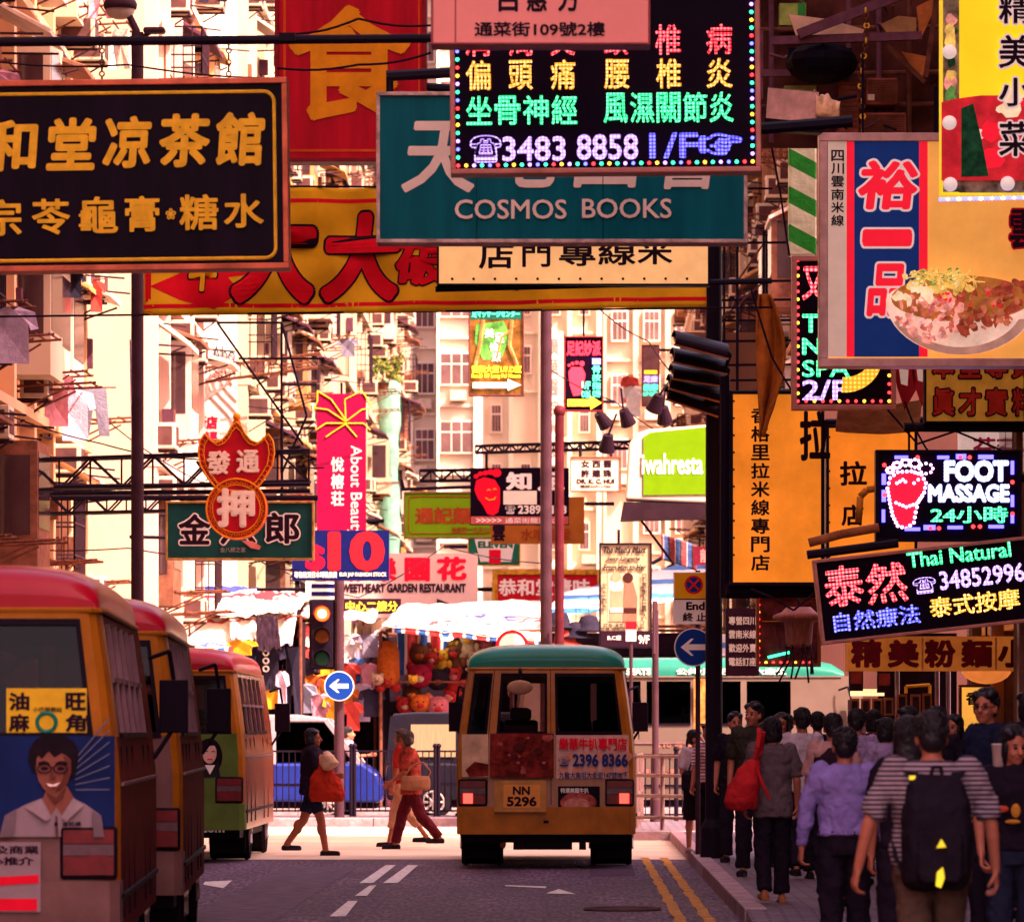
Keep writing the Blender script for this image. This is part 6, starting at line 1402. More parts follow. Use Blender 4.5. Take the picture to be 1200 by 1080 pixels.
q = MB(); q.prism([(X(1034), Z(24)), (X(1055), Z(14)), (X(1076), Z(16)), (X(1076), Z(42)), (X(1046), Z(40))], .3, .36, M('awning_ochre', (.55, .27, .10))); q.prism([(X(1058), Z(56)), (X(1090), Z(62)), (X(1082), Z(90))], .3, .36, M('rust_orange', (.60, .17, .04), var=.5)); q.prism([(X(1078), Z(0)), (X(1098), Z(-10)), (X(1096), Z(10)), (X(1082), Z(40))], .5, .56, M('rust_orange', (.60, .17, .04), var=.5)); q.build('rusty_sheet', OV)
q = MB(); q.box(X(924), X(962), 1.0, 1.25, Z(98), Z(86), M('sheet_lime', (.45, .50, .10), var=.5)); q.box(X(918), X(950), 1.0, 1.25, Z(14), Z(-12), M('sheet_lime', (.45, .50, .10))); q.box(X(940), X(948), .9, .98, Z(20), Z(-12), M('strip_green', (.05, .36, .06), rough=.5, var=.2)); q.build('far_sheet', OV)
for i, (a, b, c, e) in enumerate(((1012, 125, 1066, 155), (1018, 84, 1056, 116), (985, 88, 1010, 150))):
    q = MB(); q.box(X(a), X(c), .5, 1.0, Z(e), Z(b), M('rust_brown', (.26, .06, .035), rough=.7, var=.6, scale=5)); o = q.build('air_conditioner', OV, bevel=.02)
    q = MB()
    for j in range(9): q.box(X(a)+.02, X(c)-.02, .485, .497, Z(b)-.02-(j+.6)*(Z(b)-Z(e)-.04)/9.5, Z(b)-.02-(j+.2)*(Z(b)-Z(e)-.04)/9.5, RUST)
    q.build('grille', o)
q = MB(); q.box(X(1020), X(1028), .47, .484, Z(111), Z(104), M('label_cream', (.7, .5, .35))); q.build('label', OV)
q = MB(); rnd = random.Random(5)
for i in range(16):
    a, b = rnd.uniform(900, 1105), rnd.uniform(-10, 150); c, e = a+rnd.uniform(-40, 40), b+rnd.uniform(-30, 45)
    q.path([(X(a), rnd.uniform(.2, 1.1), Z(b)), (X((a+c)/2), .5, Z((b+e)/2+rnd.uniform(0, 12))), (X(c), rnd.uniform(.2, 1.1), Z(e))], rnd.choice((.008, .012, .02)), rnd.choice((INK, RUST, PLUM)), 5)
for px in (908, 1000, 1036, 1072): q.tube((X(px), .9, Z(-30)), (X(px), .9, Z(155)), .03, rnd.choice((RUST, PLUM)), 7)
for py in (20, 74, 112): q.tube((X(893), 1.0, Z(py)), (X(1110), 1.0, Z(py-4)), .028, RUST, 7)
q.build('pipe_run', OV)
q = MB(); z0 = Z(16)
for i in range(26):
    x = X(1013+2.2*math.sin(i*.35)-(i*.25)); q.torus((x, -.22, z0-.052*i), .026, .010, RUST if i % 3 else GOLD, axis=1 if i % 2 else 0, n=8, k=5)
o = q.build('hanging_chain'); o.location = P(1000, 60, 53); tag(o, 'long rusty chain dangling from the dark overhang to the noodle bowl board', 'chain')
# wrapped floodlight
wf = thing('wrapped_floodlight', 'square floodlight wrapped in pale plastic on the overhang beside the medical sign', 'floodlight', P(940, 128, 46), rot=(0, R(4), R(8))); k = 46/FPX; q = MB()
q.ring([[(s*32*k*x-12*k, y, s*25*k*z) for x, z in ((-1, -.85), (1, -.85), (1, .9), (-1, .9))] for s, y in ((1, 0), (.98, .03), (.6, .22))], FLH); q.build('housing', wf, bevel=.01)
q = MB(); q.ring([[(s*32*k*x-12*k, y, s*25*k*z) for x, z in ((-1, -.6), (1, -.6), (1, .9), (-1, .9))] for s, y in ((.95, -.006), (.94, -.004))], M('floodlight_face', (.80, .40, .34), rough=.3, var=.4)); q.build('glass', wf)
q = MB()
def wrap(u, v):
    a = math.pi*(1.15*v-.1); r = 25*k*(1+.12*math.sin(u*11+v*5)+.06*math.sin(u*23-v*9))*(1-.25*u*u)
    return (15*k+u*32*k*(1-.1*math.cos(a)), .10-.16*math.cos(a)*1.0*(1-.3*u), r*math.sin(a)*.9-3*k*u)
q.grid(20, 16, wrap, M('plastic_wrap', (.92, .50, .28), rough=.35, var=.5, scale=8, bump=.6)); q.build('plastic_wrap', wf, smooth=True, solid=.006)
q = MB(); q.ring([[(x*k, y, z*k) for x, z in ((-42, -17), (30, -20), (26, -26), (-26, -27))] for y in (.0, .2)], FLH); q.path([(22*k, .1, 10*k), (70*k, .3, 26*k)], .02, BLACK); q.build('base', wf)
# green striped column sign
sp_ = MB(); sp_.box(-16*64/FPX, 16*64/FPX, -.16, .16, -72*64/FPX, 76*64/FPX, STRIPES('green_spiral', [(0, '#f0f4c0'), (.55, '#18a018')], 2.4, axis=0, wob=0)); 
o = sp_.build('striped_lightbox', bevel=.02); o.location = P(940, 228, 64)
m_ = _M['green_spiral']; n_ = m_.node_tree.nodes
for nd in n_:
    if nd.type == 'SEPXYZ':
        l_ = m_.node_tree.links; mp = n_.new('ShaderNodeMapping'); mp.inputs['Rotation'].default_value = (0, R(62), 0); tcn = [x for x in n_ if x.type == 'TEX_COORD'][0]
        l_.new(tcn.outputs['Object'], mp.inputs[0]); l_.new(mp.outputs[0], nd.inputs[0])
tag(o, 'narrow lightbox with diagonal green and white stripes between the bookshop and noodle bowl boards', 'lightbox')
# cables
CB = [('thin cable sloping above the red minibuses', [(-10, 478), (120, 520), (230, 538), (380, 548)], 72), ('thin cable across the cream end wall', [(60, 430), (160, 520), (260, 575)], 80), ('cable running under the lattice arms at the left', [(-10, 640), (150, 642), (300, 655), (350, 668)], 76), ('cable crossing the huge orange character', [(345, 40), (420, 22), (505, 30)], 46), ('lower cable crossing the red restaurant board', [(325, 80), (420, 76), (505, 62)], 46),
      ('slanting cable down to the lime green box sign', [(700, 360), (760, 400), (800, 450), (840, 500)], 80), ('second slanting cable over the doctor board', [(640, 430), (720, 470), (800, 520)], 86), ('cable looping between the right hand boards', [(1060, 470), (1085, 525), (1100, 530)], 52.5), ('thin cable in front of the street lamp head', [(-10, 72), (150, 76), (330, 92)], 60), ('long cable beside the video style massage board', [(300, 400), (420, 352), (560, 318)], 118),
      ('slack cable over the market canopies', [(330, 668), (420, 700), (520, 640), (640, 660)], 99)]
for lb, pts, d in CB:
    q = MB(); o0 = P(*pts[0], d); v = []
    for i in range(len(pts)-1):
        for j in range(6): 
            t_ = j/6; v.append(P(pts[i][0]+(pts[i+1][0]-pts[i][0])*t_, pts[i][1]+(pts[i+1][1]-pts[i][1])*t_+4*math.sin(t_*math.pi), d)-o0)
    v.append(P(*pts[-1], d)-o0); q.path(v, .011, INK, 5); o = q.build('overhead_cable'); o.location = o0; tag(o, lb, 'cable', 'overhead cables')

# --- railings
def rail_black(label, x0, x1, d, z0, h, n):
    t = thing('railing', label, 'railing', (x0, d, z0), group='black railings along the junction'); L = x1-x0; q = MB()
    for i in range(n+1): q.tube((L*i/n, 0, .08), (L*i/n, 0, h-.04), .011, BLACK, 5)
    q.build('baluster', t); q = MB()
    for z in (.10, h-.05): q.beam((0, 0, z), (L, 0, z), .03, BLACK)
    q.build('rail', t)
    for x in (0, L):
        q = MB(); q.tube((x, 0, 0), (x, 0, h+.03), .03, BLACK, 8); q.sphere((x, 0, h+.04), .045, BLACK, 8, 6); q.build('post', t)
for i, lb in enumerate(('black upright bar railing behind the woman with the red bag', 'black upright bar railing right of the traffic signal post', 'black upright bar railing behind the two people crossing together', 'black upright bar railing left of the farthest red minibus front')):
    xx = (-5.15, -3.72, -2.29, -6.6)[i]; rail_black(lb, xx+.03, xx+1.40, 87, .13, 1.16, 13)
rail_black('black upright bar railing beside the mint roofed minibus left half', XW(735, 83), XW(792, 83), 83, .13, 1.12, 8); rail_black('black upright bar railing behind the girl at the pavement corner', XW(793, 83), XW(846, 83), 83, .13, 1.12, 8)
def rail_grey(label, pa, pb, h=1.08):
    t = thing('pipe_railing', label, 'railing', (*pa, .13), group='grey pipe railings at the pavement corner'); vx, vy = pb[0]-pa[0], pb[1]-pa[1]; m = M('galvanised', (.16, .08, .08), rough=.4, metal=.3, var=.3); q = MB()
    for z in (.18, .5, .8, h): q.tube((0, 0, z), (vx, vy, z), .026, m, 8)
    q.build('rail', t)
    for f in (0, .5, 1):
        q = MB(); q.tube((vx*f, vy*f, 0), (vx*f, vy*f, h+.02), .034, m, 8); q.build('post', t)
rail_grey('grey pipe railing turning the corner behind the orange minibus tail', (XW(741, 76), 76), (XW(812, 74.8), 74.8)); rail_grey('grey pipe railing running back beside the parked mint minibus', (XW(746, 76.4), 76.4), (XW(752, 82.5), 82.5))
# ------------------------------------------------------------------ market stalls beyond the junction
RWB = STRIPES('tarp_stripes', [(0, '#d0c0b8'), (.50, '#a01020'), (.64, '#d0c0b8'), (.74, '#182c88'), (.86, '#d0c0b8')], 1.25, axis=2, wob=.5)
RWB2 = STRIPES('tarp_bold_stripes', [(0, '#b01420'), (.3, '#e8d0c8'), (.42, '#1c50a0'), (.72, '#e8d0c8'), (.86, '#b01420')], 2.2, axis=0, wob=.12)
RWB3 = STRIPES('tarp_pale_stripes', [(0, '#d8c8b8'), (.72, '#a82838'), (.80, '#d8c8b8'), (.9, '#3848a0'), (.96, '#d8c8b8')], 1.7, axis=2, wob=.6)
BWS = STRIPES('tarp_blue_stripes', [(0, '#e8dcd8'), (.4, '#3078b8'), (.75, '#e8dcd8')], 3.2, axis=2, wob=.1)
STALLD = M('stall_dark', (.022, .010, .018), rough=.9, var=.4)
def tarp(mb, pa, pb, pc, pd, m, sag=.12, seed=0, nu=26, nv=14, amp=.05):
    A, B, C_, D_ = map(Vector, (pa, pb, pc, pd))
    def f(u, v):
        p = (A*(1-u)+B*u)*(1-v)+(D_*(1-u)+C_*u)*v
        n = noise.noise(Vector((u*7+seed*5, v*5+seed, seed)))
        return (p.x, p.y+.3*amp*n, p.z-sag*math.sin(math.pi*u)*math.sin(math.pi*v)+amp*n+amp*.5*noise.noise(Vector((u*19, v*13+seed, 3))))
    mb.grid(nu, nv, f, m)
def stall(name, label, x0, x1, y0, y1, h, tarps):
    t = thing(name, label, 'market stall', ((x0+x1)/2, y0, .0)); hw = (x1-x0)/2; dp = y1-y0
    for x in (-hw, hw):
        for y in (0, dp):
            q = MB(); q.tube((x, y, 0), (x, y, h), .035, RUST, 7); q.build('post', t)
    q = MB(); q.path([(-hw, 0, h), (hw, 0, h), (hw, dp, h), (-hw, dp, h), (-hw, 0, h)], .03, RUST, 6); q.path([(-hw, .1, h*.72), (hw, .1, h*.72)], .02, RUST, 6); q.build('rail', t)
    q = MB(); q.box(-hw, hw, dp-.06, dp, 0.02, h-.05, STALLD); q.box(-hw, -hw+.04, .4, dp-.07, .02, h-.1, STALLD); q.box(hw-.04, hw, .4, dp-.07, .02, h-.1, STALLD); q.build('back_sheet', t)
    q = MB(); q.box(-hw+.1, hw-.1, .3, dp-.2, .75, .85, STALLD); q.box(-hw+.1, hw-.1, .32, .36, .15, .75, M('stall_skirt', (.12, .03, .05), rough=.9, var=.5)); q.build('table', t)
    for (a, b, c, e, m, sg, sd, am) in tarps:
        q = MB(); tarp(q, a, b, c, e, m, sg, sd, amp=am); q.build('canopy', t, smooth=True, solid=.012)
    return t
def sx(px, d=97): return XW(px, d)
# left stall: layered striped tarpaulins
x0, x1 = XW(150, 97), XW(352, 97); hw = (x1-x0)/2; z = lambda p: ZW(p, 97)
stall('market_stall', 'market stall under layered red white and blue tarpaulins behind the red minibuses', x0, x1, 97, 101, 3.75,
      [((-hw-.3, -.4, z(722)), (hw-1.1, -.4, z(720)), (hw-1.0, 3.5, z(681)), (-hw-.2, 3.5, z(678)), RWB, .1, 1, .09), ((hw-1.5, -.4, z(724)), (hw-.1, -.5, z(716)), (hw+.1, 3.5, z(690)), (hw-1.4, 3.4, z(682)), RWB, .1, 5, .12),
       ((-hw-.3, -1.0, z(768)), (-hw+2.3, -1.0, z(760)), (-hw+2.25, .2, z(714)), (-hw-.3, .2, z(712)), RWB3, .15, 2, .10), ((-hw-.2, -1.02, z(774)), (-hw+2.3, -1.02, z(766)), (-hw+2.3, -1.0, z(758)), (-hw-.3, -1.0, z(764)), RWB2, .0, 12, .04), ((hw-1.25, -.9, z(748)), (hw-.1, -1.0, z(756)), (hw-.05, .3, z(700)), (hw-1.4, .2, z(704)), RWB3, .12, 3, .18), ((-hw+2.2, -.9, z(772)), (-hw+2.55, -.8, z(750)), (-hw+2.5, .2, z(714)), (-hw+2.15, .2, z(716)), RWB2, .05, 4, .08),
       ((hw-.75, -1.08, z(764)), (hw-.3, -1.08, z(760)), (hw-.4, -.7, z(722)), (hw-.8, -.7, z(724)), STALLD, .0, 6, .12)])
# toy stall
x0, x1 = XW(446, 98), XW(632, 98); hw = (x1-x0)/2; z = lambda p: ZW(p, 98)
toyst = stall('market_stall', 'toy stall with a pale sunlit canopy and striped side cloth behind the dark violet van', x0, x1, 98, 102, 3.5,
      [((-hw+.05, -.9, z(733)), (hw+.1, -.9, z(752)), (hw+.1, 3.0, z(697)), (-hw+.3, 3.0, z(704)), RWB3, .06, 7, .05), ((-hw-.1, -.7, z(742)), (-hw+.3, -.9, z(733)), (-hw+.35, 2.0, z(706)), (-hw+.1, 2.0, z(726)), RWB3, .0, 8, .06),
       ((-hw+.25, -.88, z(742)), (hw, -.9, z(756)), (hw, -.88, z(750)), (-hw+.25, -.88, z(733)), RWB2, .0, 9, .02)])
q = MB(); q.grid(16, 10, lambda u, v: (-hw+.30+.95*u, .5+.06*math.sin(u*20), z(790)+(z(736)-z(790))*v), RWB2); q.build('side_cloth', toyst, smooth=True, solid=.01)
q = MB(); q.tube((-.25, .2, z(738)), (-.25, .2, z(730)), .02, BLACK); q.build('lamp_cord', toyst); q = MB(); q.sphere((-.25, .2, z(745)), (.13, .1, .09), EMI('stall_bulb', '#fff4e0', 8)); q.build('lamp', toyst, smooth=True)
# stall with hats under a blue striped roof
x0, x1 = XW(640, 99), XW(830, 99); hw = (x1-x0)/2; z = lambda p: ZW(p, 99)
stall('market_stall', 'hat stall under a blue striped roof behind the twin dark poles', x0, x1, 99, 103, 3.6,
      [((-hw, -.8, z(716)), (hw, -.8, z(694)), (hw, 2.5, z(650)), (-hw+.3, 2.5, z(690)), BWS, .1, 11, .05), ((-hw, -.82, z(726)), (hw, -.82, z(700)), (hw, -.8, z(694)), (-hw, -.8, z(716)), BWS, 0, 12, .02)])
x0, x1 = XW(352, 99.5), XW(440, 99.5)
stall('market_stall', 'narrow clothes stall behind the traffic signal between the two big stalls', x0, x1, 99.5, 102, 3.1, [((-(x1-x0)/2, -.4, ZW(722, 99)), ((x1-x0)/2, -.4, ZW(728, 99)), ((x1-x0)/2, 2, ZW(708, 99)), (-(x1-x0)/2, 2, ZW(706, 99)), RWB, .05, 13, .06)])
# farther stalls and dark goods rows down the street
for i, (xa, xb, y_, hh, lb) in enumerate(((-7.6, -2.2, 112, 3.2, 'far row of covered stalls down the left of the market street'), (-1.6, 4.2, 115, 3.2, 'far row of covered stalls down the right of the market street'), (-7.2, 4.4, 135, 3.4, 'farthest covered stalls closing the market street'), (2.6, 9.5, 98.5, 3.0, 'covered stall behind the mint roofed minibus'))):
    hw_ = (xb-xa)/2
    stall('market_stall', lb, xa, xb, y_, y_+3.5, hh, [((-hw_, -.8, hh-.2), (hw_, -.8, hh-.3), (hw_, 3, hh+.5), (-hw_, 3, hh+.5), (RWB, BWS, RWB3, BWS)[i], .1, 20+i, .06)])

# goods: each one hangs by itself
rnd = random.Random(12)
def hang_shirt(label, px, py, d, m, wd=.5, ht=.7, kind=0, group='clothes hanging at the market stalls', print_=None):
    q = MB(); garment(q, 0, 0, 0, wd, ht, m, kind, rnd.uniform(-.2, .2)); q.tube((0, 0, .0), (0, 0, .12), .01, BLACK, 4)
    if print_: 
        for i in range(4): q.torus((-.02, -.06, -.15-.15*i), .05, .015, print_, axis=1, n=14, k=4)
    o = q.build('hanging_shirt'); o.location = P(px, py, d); tag(o, label, 'clothing', group); return o
colm = [('dark', CLO[0]), ('grey', CLO[1]), ('lilac', CLO[2]), ('red', CLO[3]), ('white', CLO[4]), ('pink', CLO[5]), ('yellow', M('cloth_yellow', (.62, .30, .02), rough=.9)), ('blue', M('cloth_blue', (.06, .14, .35), rough=.9)), ('orange', M('cloth_orange', (.60, .16, .03), rough=.9))]
cm = dict(colm)
hang_shirt('long black shirt with a column of pale ring prints at the left stall', 313, 746, 96.4, cm['dark'], .62, 1.05, print_=WHT)
hang_shirt('white printed cloth below the ring print shirt', 312, 800, 96.5, cm['white'], .4, .3); hang_shirt('yellow shirt lowest under the ring print shirt', 319, 808, 96.3, cm['yellow'], .42, .36); hang_shirt('lilac shirt beside the yellow shirt at the left stall', 331, 786, 96.2, cm['lilac'], .22, .7)
hang_shirt('yellow fan shaped cloth above the farthest red minibus', 284, 750, 95.8, cm['yellow'], .5, .28); hang_shirt('dark blue shirt behind the ring print shirt', 300, 742, 97.1, cm['blue'], .5, .9); hang_shirt('dark trousers at the right edge of the left stall', 343, 758, 96.6, cm['dark'], .35, 1.4, 1)
pos = [(364, 732, 'red'), (372, 742, 'white'), (376, 760, 'pink'), (362, 770, 'dark'), (385, 765, 'yellow'), (371, 790, 'orange'), (388, 790, 'red'), (412, 742, 'white'), (424, 744, 'lilac'), (434, 742, 'grey'), (418, 770, 'blue'), (431, 776, 'pink'), (409, 776, 'red'), (424, 800, 'lilac'), (407, 805, 'orange'), (376, 812, 'pink'), (390, 815, 'yellow'), (356, 800, 'grey'), (436, 806, 'dark'), (414, 822, 'red')]
wh = {364: 'top left', 372: 'second from the top left', 376: 'behind the signal head', 362: 'low left', 385: 'beside the signal post', 371: 'lower left', 388: 'just above the small arrow disc', 412: 'top middle', 424: 'right of the signal post', 434: 'nearest the toy stall', 418: 'middle right', 431: 'below the grey one near the toy stall', 409: 'right beside the arrow disc', 407: 'under the arrow disc on its right', 390: 'under the arrow disc on its left', 356: 'next to the left stall', 436: 'lowest near the toy stall', 414: 'lowest middle'}
for i, (px, py, c) in enumerate(pos):
    hang_shirt('%s cloth hanging in the narrow clothes stall, %s' % (c, wh[px] + (' and lower' if (px, py) in ((376, 812), (424, 800)) else '')), px, py, 99.0-.05*i, cm[c], rnd.uniform(.3, .5), rnd.uniform(.4, .75), 0)
# soft toys
FURS = {k_: M('plush_'+k_, tuple(v*.55 for v in c), rough=.95, var=.35, scale=14, bump=.8, bscale=60) for k_, c in (('red', (.48, .03, .03)), ('orange', (.62, .13, .02)), ('brown', (.20, .06, .03)), ('pink', (.55, .14, .16)), ('yellow', (.75, .38, .03)), ('dark', (.03, .015, .025)), ('cream', (.68, .46, .28)), ('crimson', (.35, .012, .04)))}  # fur colours scaled down to look shaded under the canopy
def toy(label, px, py, d, r, a, b, kind=0):
    t = thing('plush_toy', label, 'soft toy', P(px, py, d), group='soft toys hanging at the toy stall'); q = MB()
    if kind == 0:                                    # round head with ears and muzzle
        q.sphere((0, 0, 0), (r, r*.9, r*.92), FURS[a], 16, 10)
        for s in (-1, 1): q.sphere((s*r*.72, 0, r*.72), (r*.34, r*.2, r*.34), FURS[a], 10, 7)
    elif kind == 1:                                  # long body
        q.ring([[(w_*r*math.cos(2*math.pi*j/14), w_*r*math.sin(2*math.pi*j/14), zz*r) for j in range(14)] for zz, w_ in ((2.2, .3), (2.0, .75), (1.2, 1.0), (0, 1.05), (-1.2, 1.1), (-1.9, .9), (-2.2, .3))], FURS[a])
        for s in (-1, 1): q.sphere((s*r*.7, -r*.3, -2.2*r), (r*.5, r*.6, r*.45), FURS[b], 12, 8)
    else:                                            # sitting figure: head, belly, paws
        q.sphere((0, 0, r*.7), (r*.72, r*.65, r*.66), FURS[a], 14, 9); q.sphere((0, 0, -r*.3), (r*.8, r*.7, r*.8), FURS[a], 14, 9)
        for s in (-1, 1): q.sphere((s*r*.55, 0, r*1.25), (r*.25, r*.15, r*.27), FURS[a], 9, 6); q.sphere((s*r*.8, -r*.3, -r*.1), (r*.28, r*.3, r*.45), FURS[a], 9, 6); q.sphere((s*r*.5, -r*.5, -r*.9), (r*.35, r*.4, r*.3), FURS[a], 9, 6)
    q.build('body', t, smooth=True); hz = {0: 0, 1: -1.55*r, 2: .7*r}[kind]; q = MB(); q.sphere((0, -r*.72 if kind != 1 else -r*.9, hz-r*.2), (r*.38, r*.28, r*.28), FURS[b], 12, 8); q.build('muzzle', t, smooth=True)
    q = MB()
    for s in (-1, 1): q.sphere((s*r*.3, -r*.8 if kind != 1 else -r*.95, hz+r*.16), r*.09, INK, 8, 6)
    q.build('eye', t)
    q = MB(); q.tube((0, 0, r*.8), (0, 0, r*.8+.3), .006, BLACK, 4); q.build('cord', t)
TY = [('large long orange plush hanging at the left end of the toy stall', 455, 778, 97.0, .25, 'orange', 'red', 1), ('grey brown plush head with an orange muzzle at the top left of the toy heap', 492, 766, 97.4, .27, 'brown', 'orange', 0), ('small red plush with a cream muzzle right of the grey brown head', 506, 772, 97.3, .18, 'red', 'cream', 0), ('round red plush ball with an angry face in the middle of the toy heap', 492, 792, 97.1, .31, 'crimson', 'cream', 0), ('dark plush head just right of the round red ball', 513, 796, 97.2, .28, 'dark', 'brown', 0), ('yellow bodied plush in the middle of the toy heap', 517, 777, 97.4, .24, 'yellow', 'orange', 2), ('long reddish brown plush beside the yellow one', 531, 774, 97.5, .28, 'brown', 'red', 2), ('pair like cream plush high under the canopy edge', 548, 757, 97.6, .26, 'cream', 'yellow', 2), ('yellow plush high beside the stall lamp', 526, 754, 97.7, .24, 'yellow', 'cream', 2), ('pink plush rightmost under the canopy', 566, 760, 97.7, .22, 'pink', 'cream', 0), ('red plush standing right of the dark head', 531, 800, 97.3, .26, 'red', 'pink', 2), ('orange faced plush low in the middle of the heap', 493, 824, 97.0, .24, 'orange', 'red', 0), ('pink plush head low right in the heap', 514, 828, 97.0, .28, 'pink', 'red', 0), ('small yellow ball in front of the round red plush', 484, 796, 96.6, .11, 'yellow', 'yellow', 0), ('red plush low beside the dark violet van roof', 475, 826, 97.2, .22, 'red', 'cream', 0), ('small cream plush under the long orange one', 442, 796, 96.8, .15, 'cream', 'pink', 0), ('brown plush left of the orange faced one', 482, 812, 97.4, .22, 'brown', 'cream', 0), ('small red plush right of the orange faced one', 528, 816, 97.2, .17, 'red', 'yellow', 0), ('cream plush right of the crimson heap near the minibus pillar', 556, 775, 97.5, .19, 'cream', 'orange', 2), ('dark plush low at the right end near the minibus pillar', 545, 805, 97.6, .25, 'dark', 'red', 2), ('crimson plush behind the yellow bodied one', 508, 760, 97.9, .2, 'crimson', 'yellow', 0), ('orange plush at the top right behind the cream pair', 538, 768, 98.1, .2, 'orange', 'yellow', 0)]
for a in TY: toy(a[0], a[1], a[2], a[3]+1.1, a[4]*.82, *a[5:])
for i, (px, py, lb) in enumerate(((655, 732, 'black knitted hat hanging leftmost in the hat stall'), (690, 736, 'black cap left of the lingerie board in the hat stall'), (675, 744, 'black hat between the twin poles and the lingerie board'), (662, 752, 'maroon hat low by the maroon pole'))):
    q = MB(); q.ring([[(r_*math.cos(2*math.pi*j/16), r_*math.sin(2*math.pi*j/16), zz) for j in range(16)] for r_, zz in ((.05, .26), (.16, .22), (.21, .08), (.22, 0), (.33, -.05), (.32, -.07), (.2, -.02))], (CLO[0], CLO[0], CLO[0], CLO[3])[i]); q.tube((0, 0, .25), (0, 0, .6), .008, BLACK, 4); o = q.build('hat', smooth=True); o.location = P(px, py, 98); tag(o, lb, 'hat', 'hats hanging in the hat stall')
q = MB(); q.grid(12, 10, lambda u, v: (.55*u, .05*math.sin(u*9), .40*v-.18*u), STRIPES('quilt_stripes', [(0, '#701420'), (.4, '#907880'), (.5, '#183468'), (.85, '#140a14')], 5.5, axis=0, wob=.1)); o = q.build('striped_cloth', smooth=True, solid=.01); o.location = P(775, 655, 80); tag(o, 'red and blue striped cloth under the lime green box sign', 'cloth')

# ------------------------------------------------------------------ the pavement corner: newsstand, menu board, shop front
ns = thing('newsstand', 'dark newsstand with a row of framed picture boards behind the crowd', 'newsstand', (XW(1055, 60), 60, .13)); k = 60/FPX
X = lambda a: (a-1055)*k
Z = lambda b: ZW(b, 60)-.13
q = MB(); q.box(X(1035), X(1128), .9, 1.0, 0, Z(740), STALLD); q.box(X(996), X(1128), .2, .9, 0, .9, STALLD); q.build('body', ns)
CHR = M('chrome_pipe', (.55, .40, .42), rough=.25, metal=.8, var=.2)
for px in (1052, 1099, 1112):
    q = MB(); q.tube((X(px), .1, 0), (X(px), .1, Z(745)), .028, CHR, 8); q.build('post', ns)
FRM = M('picture_frame_brown', (.40, .13, .05), rough=.5, var=.3)
for i, (a, b, c, e) in enumerate(((996, 818, 1007, 838), (1009, 818, 1020, 838), (1022, 818, 1034, 838), (1036, 817, 1047, 838), (1051, 813, 1063, 836), (1067, 813, 1079, 836), (1081, 812, 1092, 836))):
    q = MB(); q.box(X(a), X(c), -.02, .04, Z(e), Z(b), FRM); o = q.build('picture_board', ns); q = MB(); q.box(X(a)+.022, X(c)-.022, -.026, -.021, Z(e)+.025, Z(b)-.03, M('picture_dark', (.05, .02, .03), rough=.3, var=.9, scale=9)); q.build('picture', o)
q = MB(); q.box(X(997), X(1036), -.05, .1, Z(815), Z(807), M('lit_strip', (.85, .55, .25), rough=.4, emit=.5)); q.build('light_box', ns)
q = MB(); q.path([(X(1062), .05, Z(812)), (X(1062), .05, Z(804)), (X(1090), .05, Z(802)), (X(1090), .05, Z(812))], .02, GOLD, 6); q.path([(X(1020), -.1, Z(858)), (X(1062), -.1, Z(856)), (X(1062), -.1, Z(900))], .02, GOLD, 6); q.build('rail', ns)
q = MB()
for i in range(22):
    a = rnd.uniform(1000, 1095); b = rnd.uniform(842, 872); q.box(X(a), X(a+rnd.uniform(4, 12)), .05, .3, Z(b), Z(b-rnd.uniform(4, 12)), rnd.choice((FRM, CLO[3], CLO[5], STALLD, CLO[2])))
q.build('magazine_display', ns)
for px, py, lb in ((1003, 795, 'dark red lantern box hanging at the newsstand corner'), (1036, 797, 'brown bag bundle hanging behind the newsstand light box')):
    q = MB(); q.box(-.08, .08, -.06, .06, -.14, .12, DARKM); q.box(-.065, .065, -.068, -.061, -.06, .08, M('lantern_red', (.40, .05, .03), var=.5)); q.tube((0, 0, .12), (0, 0, .4), .01, BLACK, 5); o = q.build('hanging_lantern', bevel=.01); o.location = P(px, py, 58.5); tag(o, lb, 'lantern')
mbd = sign('menu_board', 'yellow lit noodle menu board beside the man with glasses', 'sign', (1124, 802, 1215, 940), 56.5, M('menu_yellow', (.80, .36, .05), rough=.45, var=.25, scale=2, emit=.30), M('frame_dark_brown', (.10, .03, .02), rough=.5), 3,
     [('t', '香格里拉', 1132, 810, 1194, 826, INK, .04), ('t', '店', 1176, 829, 1183, 836, INK, .03), ('p', [(1170, 850), (1182, 842), (1196, 850), (1188, 862), (1176, 860)], VEG), ('p', [(1166, 862), (1184, 858), (1200, 866), (1190, 874), (1170, 872)], SHR), ('p', [(1134, 850), (1140, 846), (1140, 880), (1134, 884)], BRN), ('e', 1176, 905, 22, 14, BOWL), ('e', 1178, 903, 16, 9, MEAT)], depth=.12, hang=[(1130, 940, 1130, 1004, .03, 0), (1210, 940, 1210, 1004, .03, 0)])
q = MB(); q.sphere((0, 0, 0), (.28, .28, .17), M('lamp_shade_orange', (.62, .16, .03), rough=.4, var=.2, emit=.3), 20, 10); q.tube((0, 0, .15), (0, 0, .6), .012, BLACK); o = q.build('shop_lamp', smooth=True); o.location = P(1156, 783, 56); tag(o, 'round orange lamp hanging under the shop fascia above the menu board', 'lamp')
sf = thing('storefront', 'dark shop front under the orange fascia with pale pillars behind the crowd', 'shop front', (4.72, 45, .13)); q = MB()
q.box(-.15, .0, 0, 15, 2.95, 3.15, FAS); q.box(.25, .3, .05, 14.9, 0, 2.9, STALLD); q.build('interior', sf)
for y in (.2, 4, 8, 11.5, 14.7):
    q = MB(); q.box(-.1, .2, y-.15, y+.15, 0, 2.93, M('pillar_tile', (.30, .13, .10), rough=.4, var=.4)); q.build('pillar', sf)
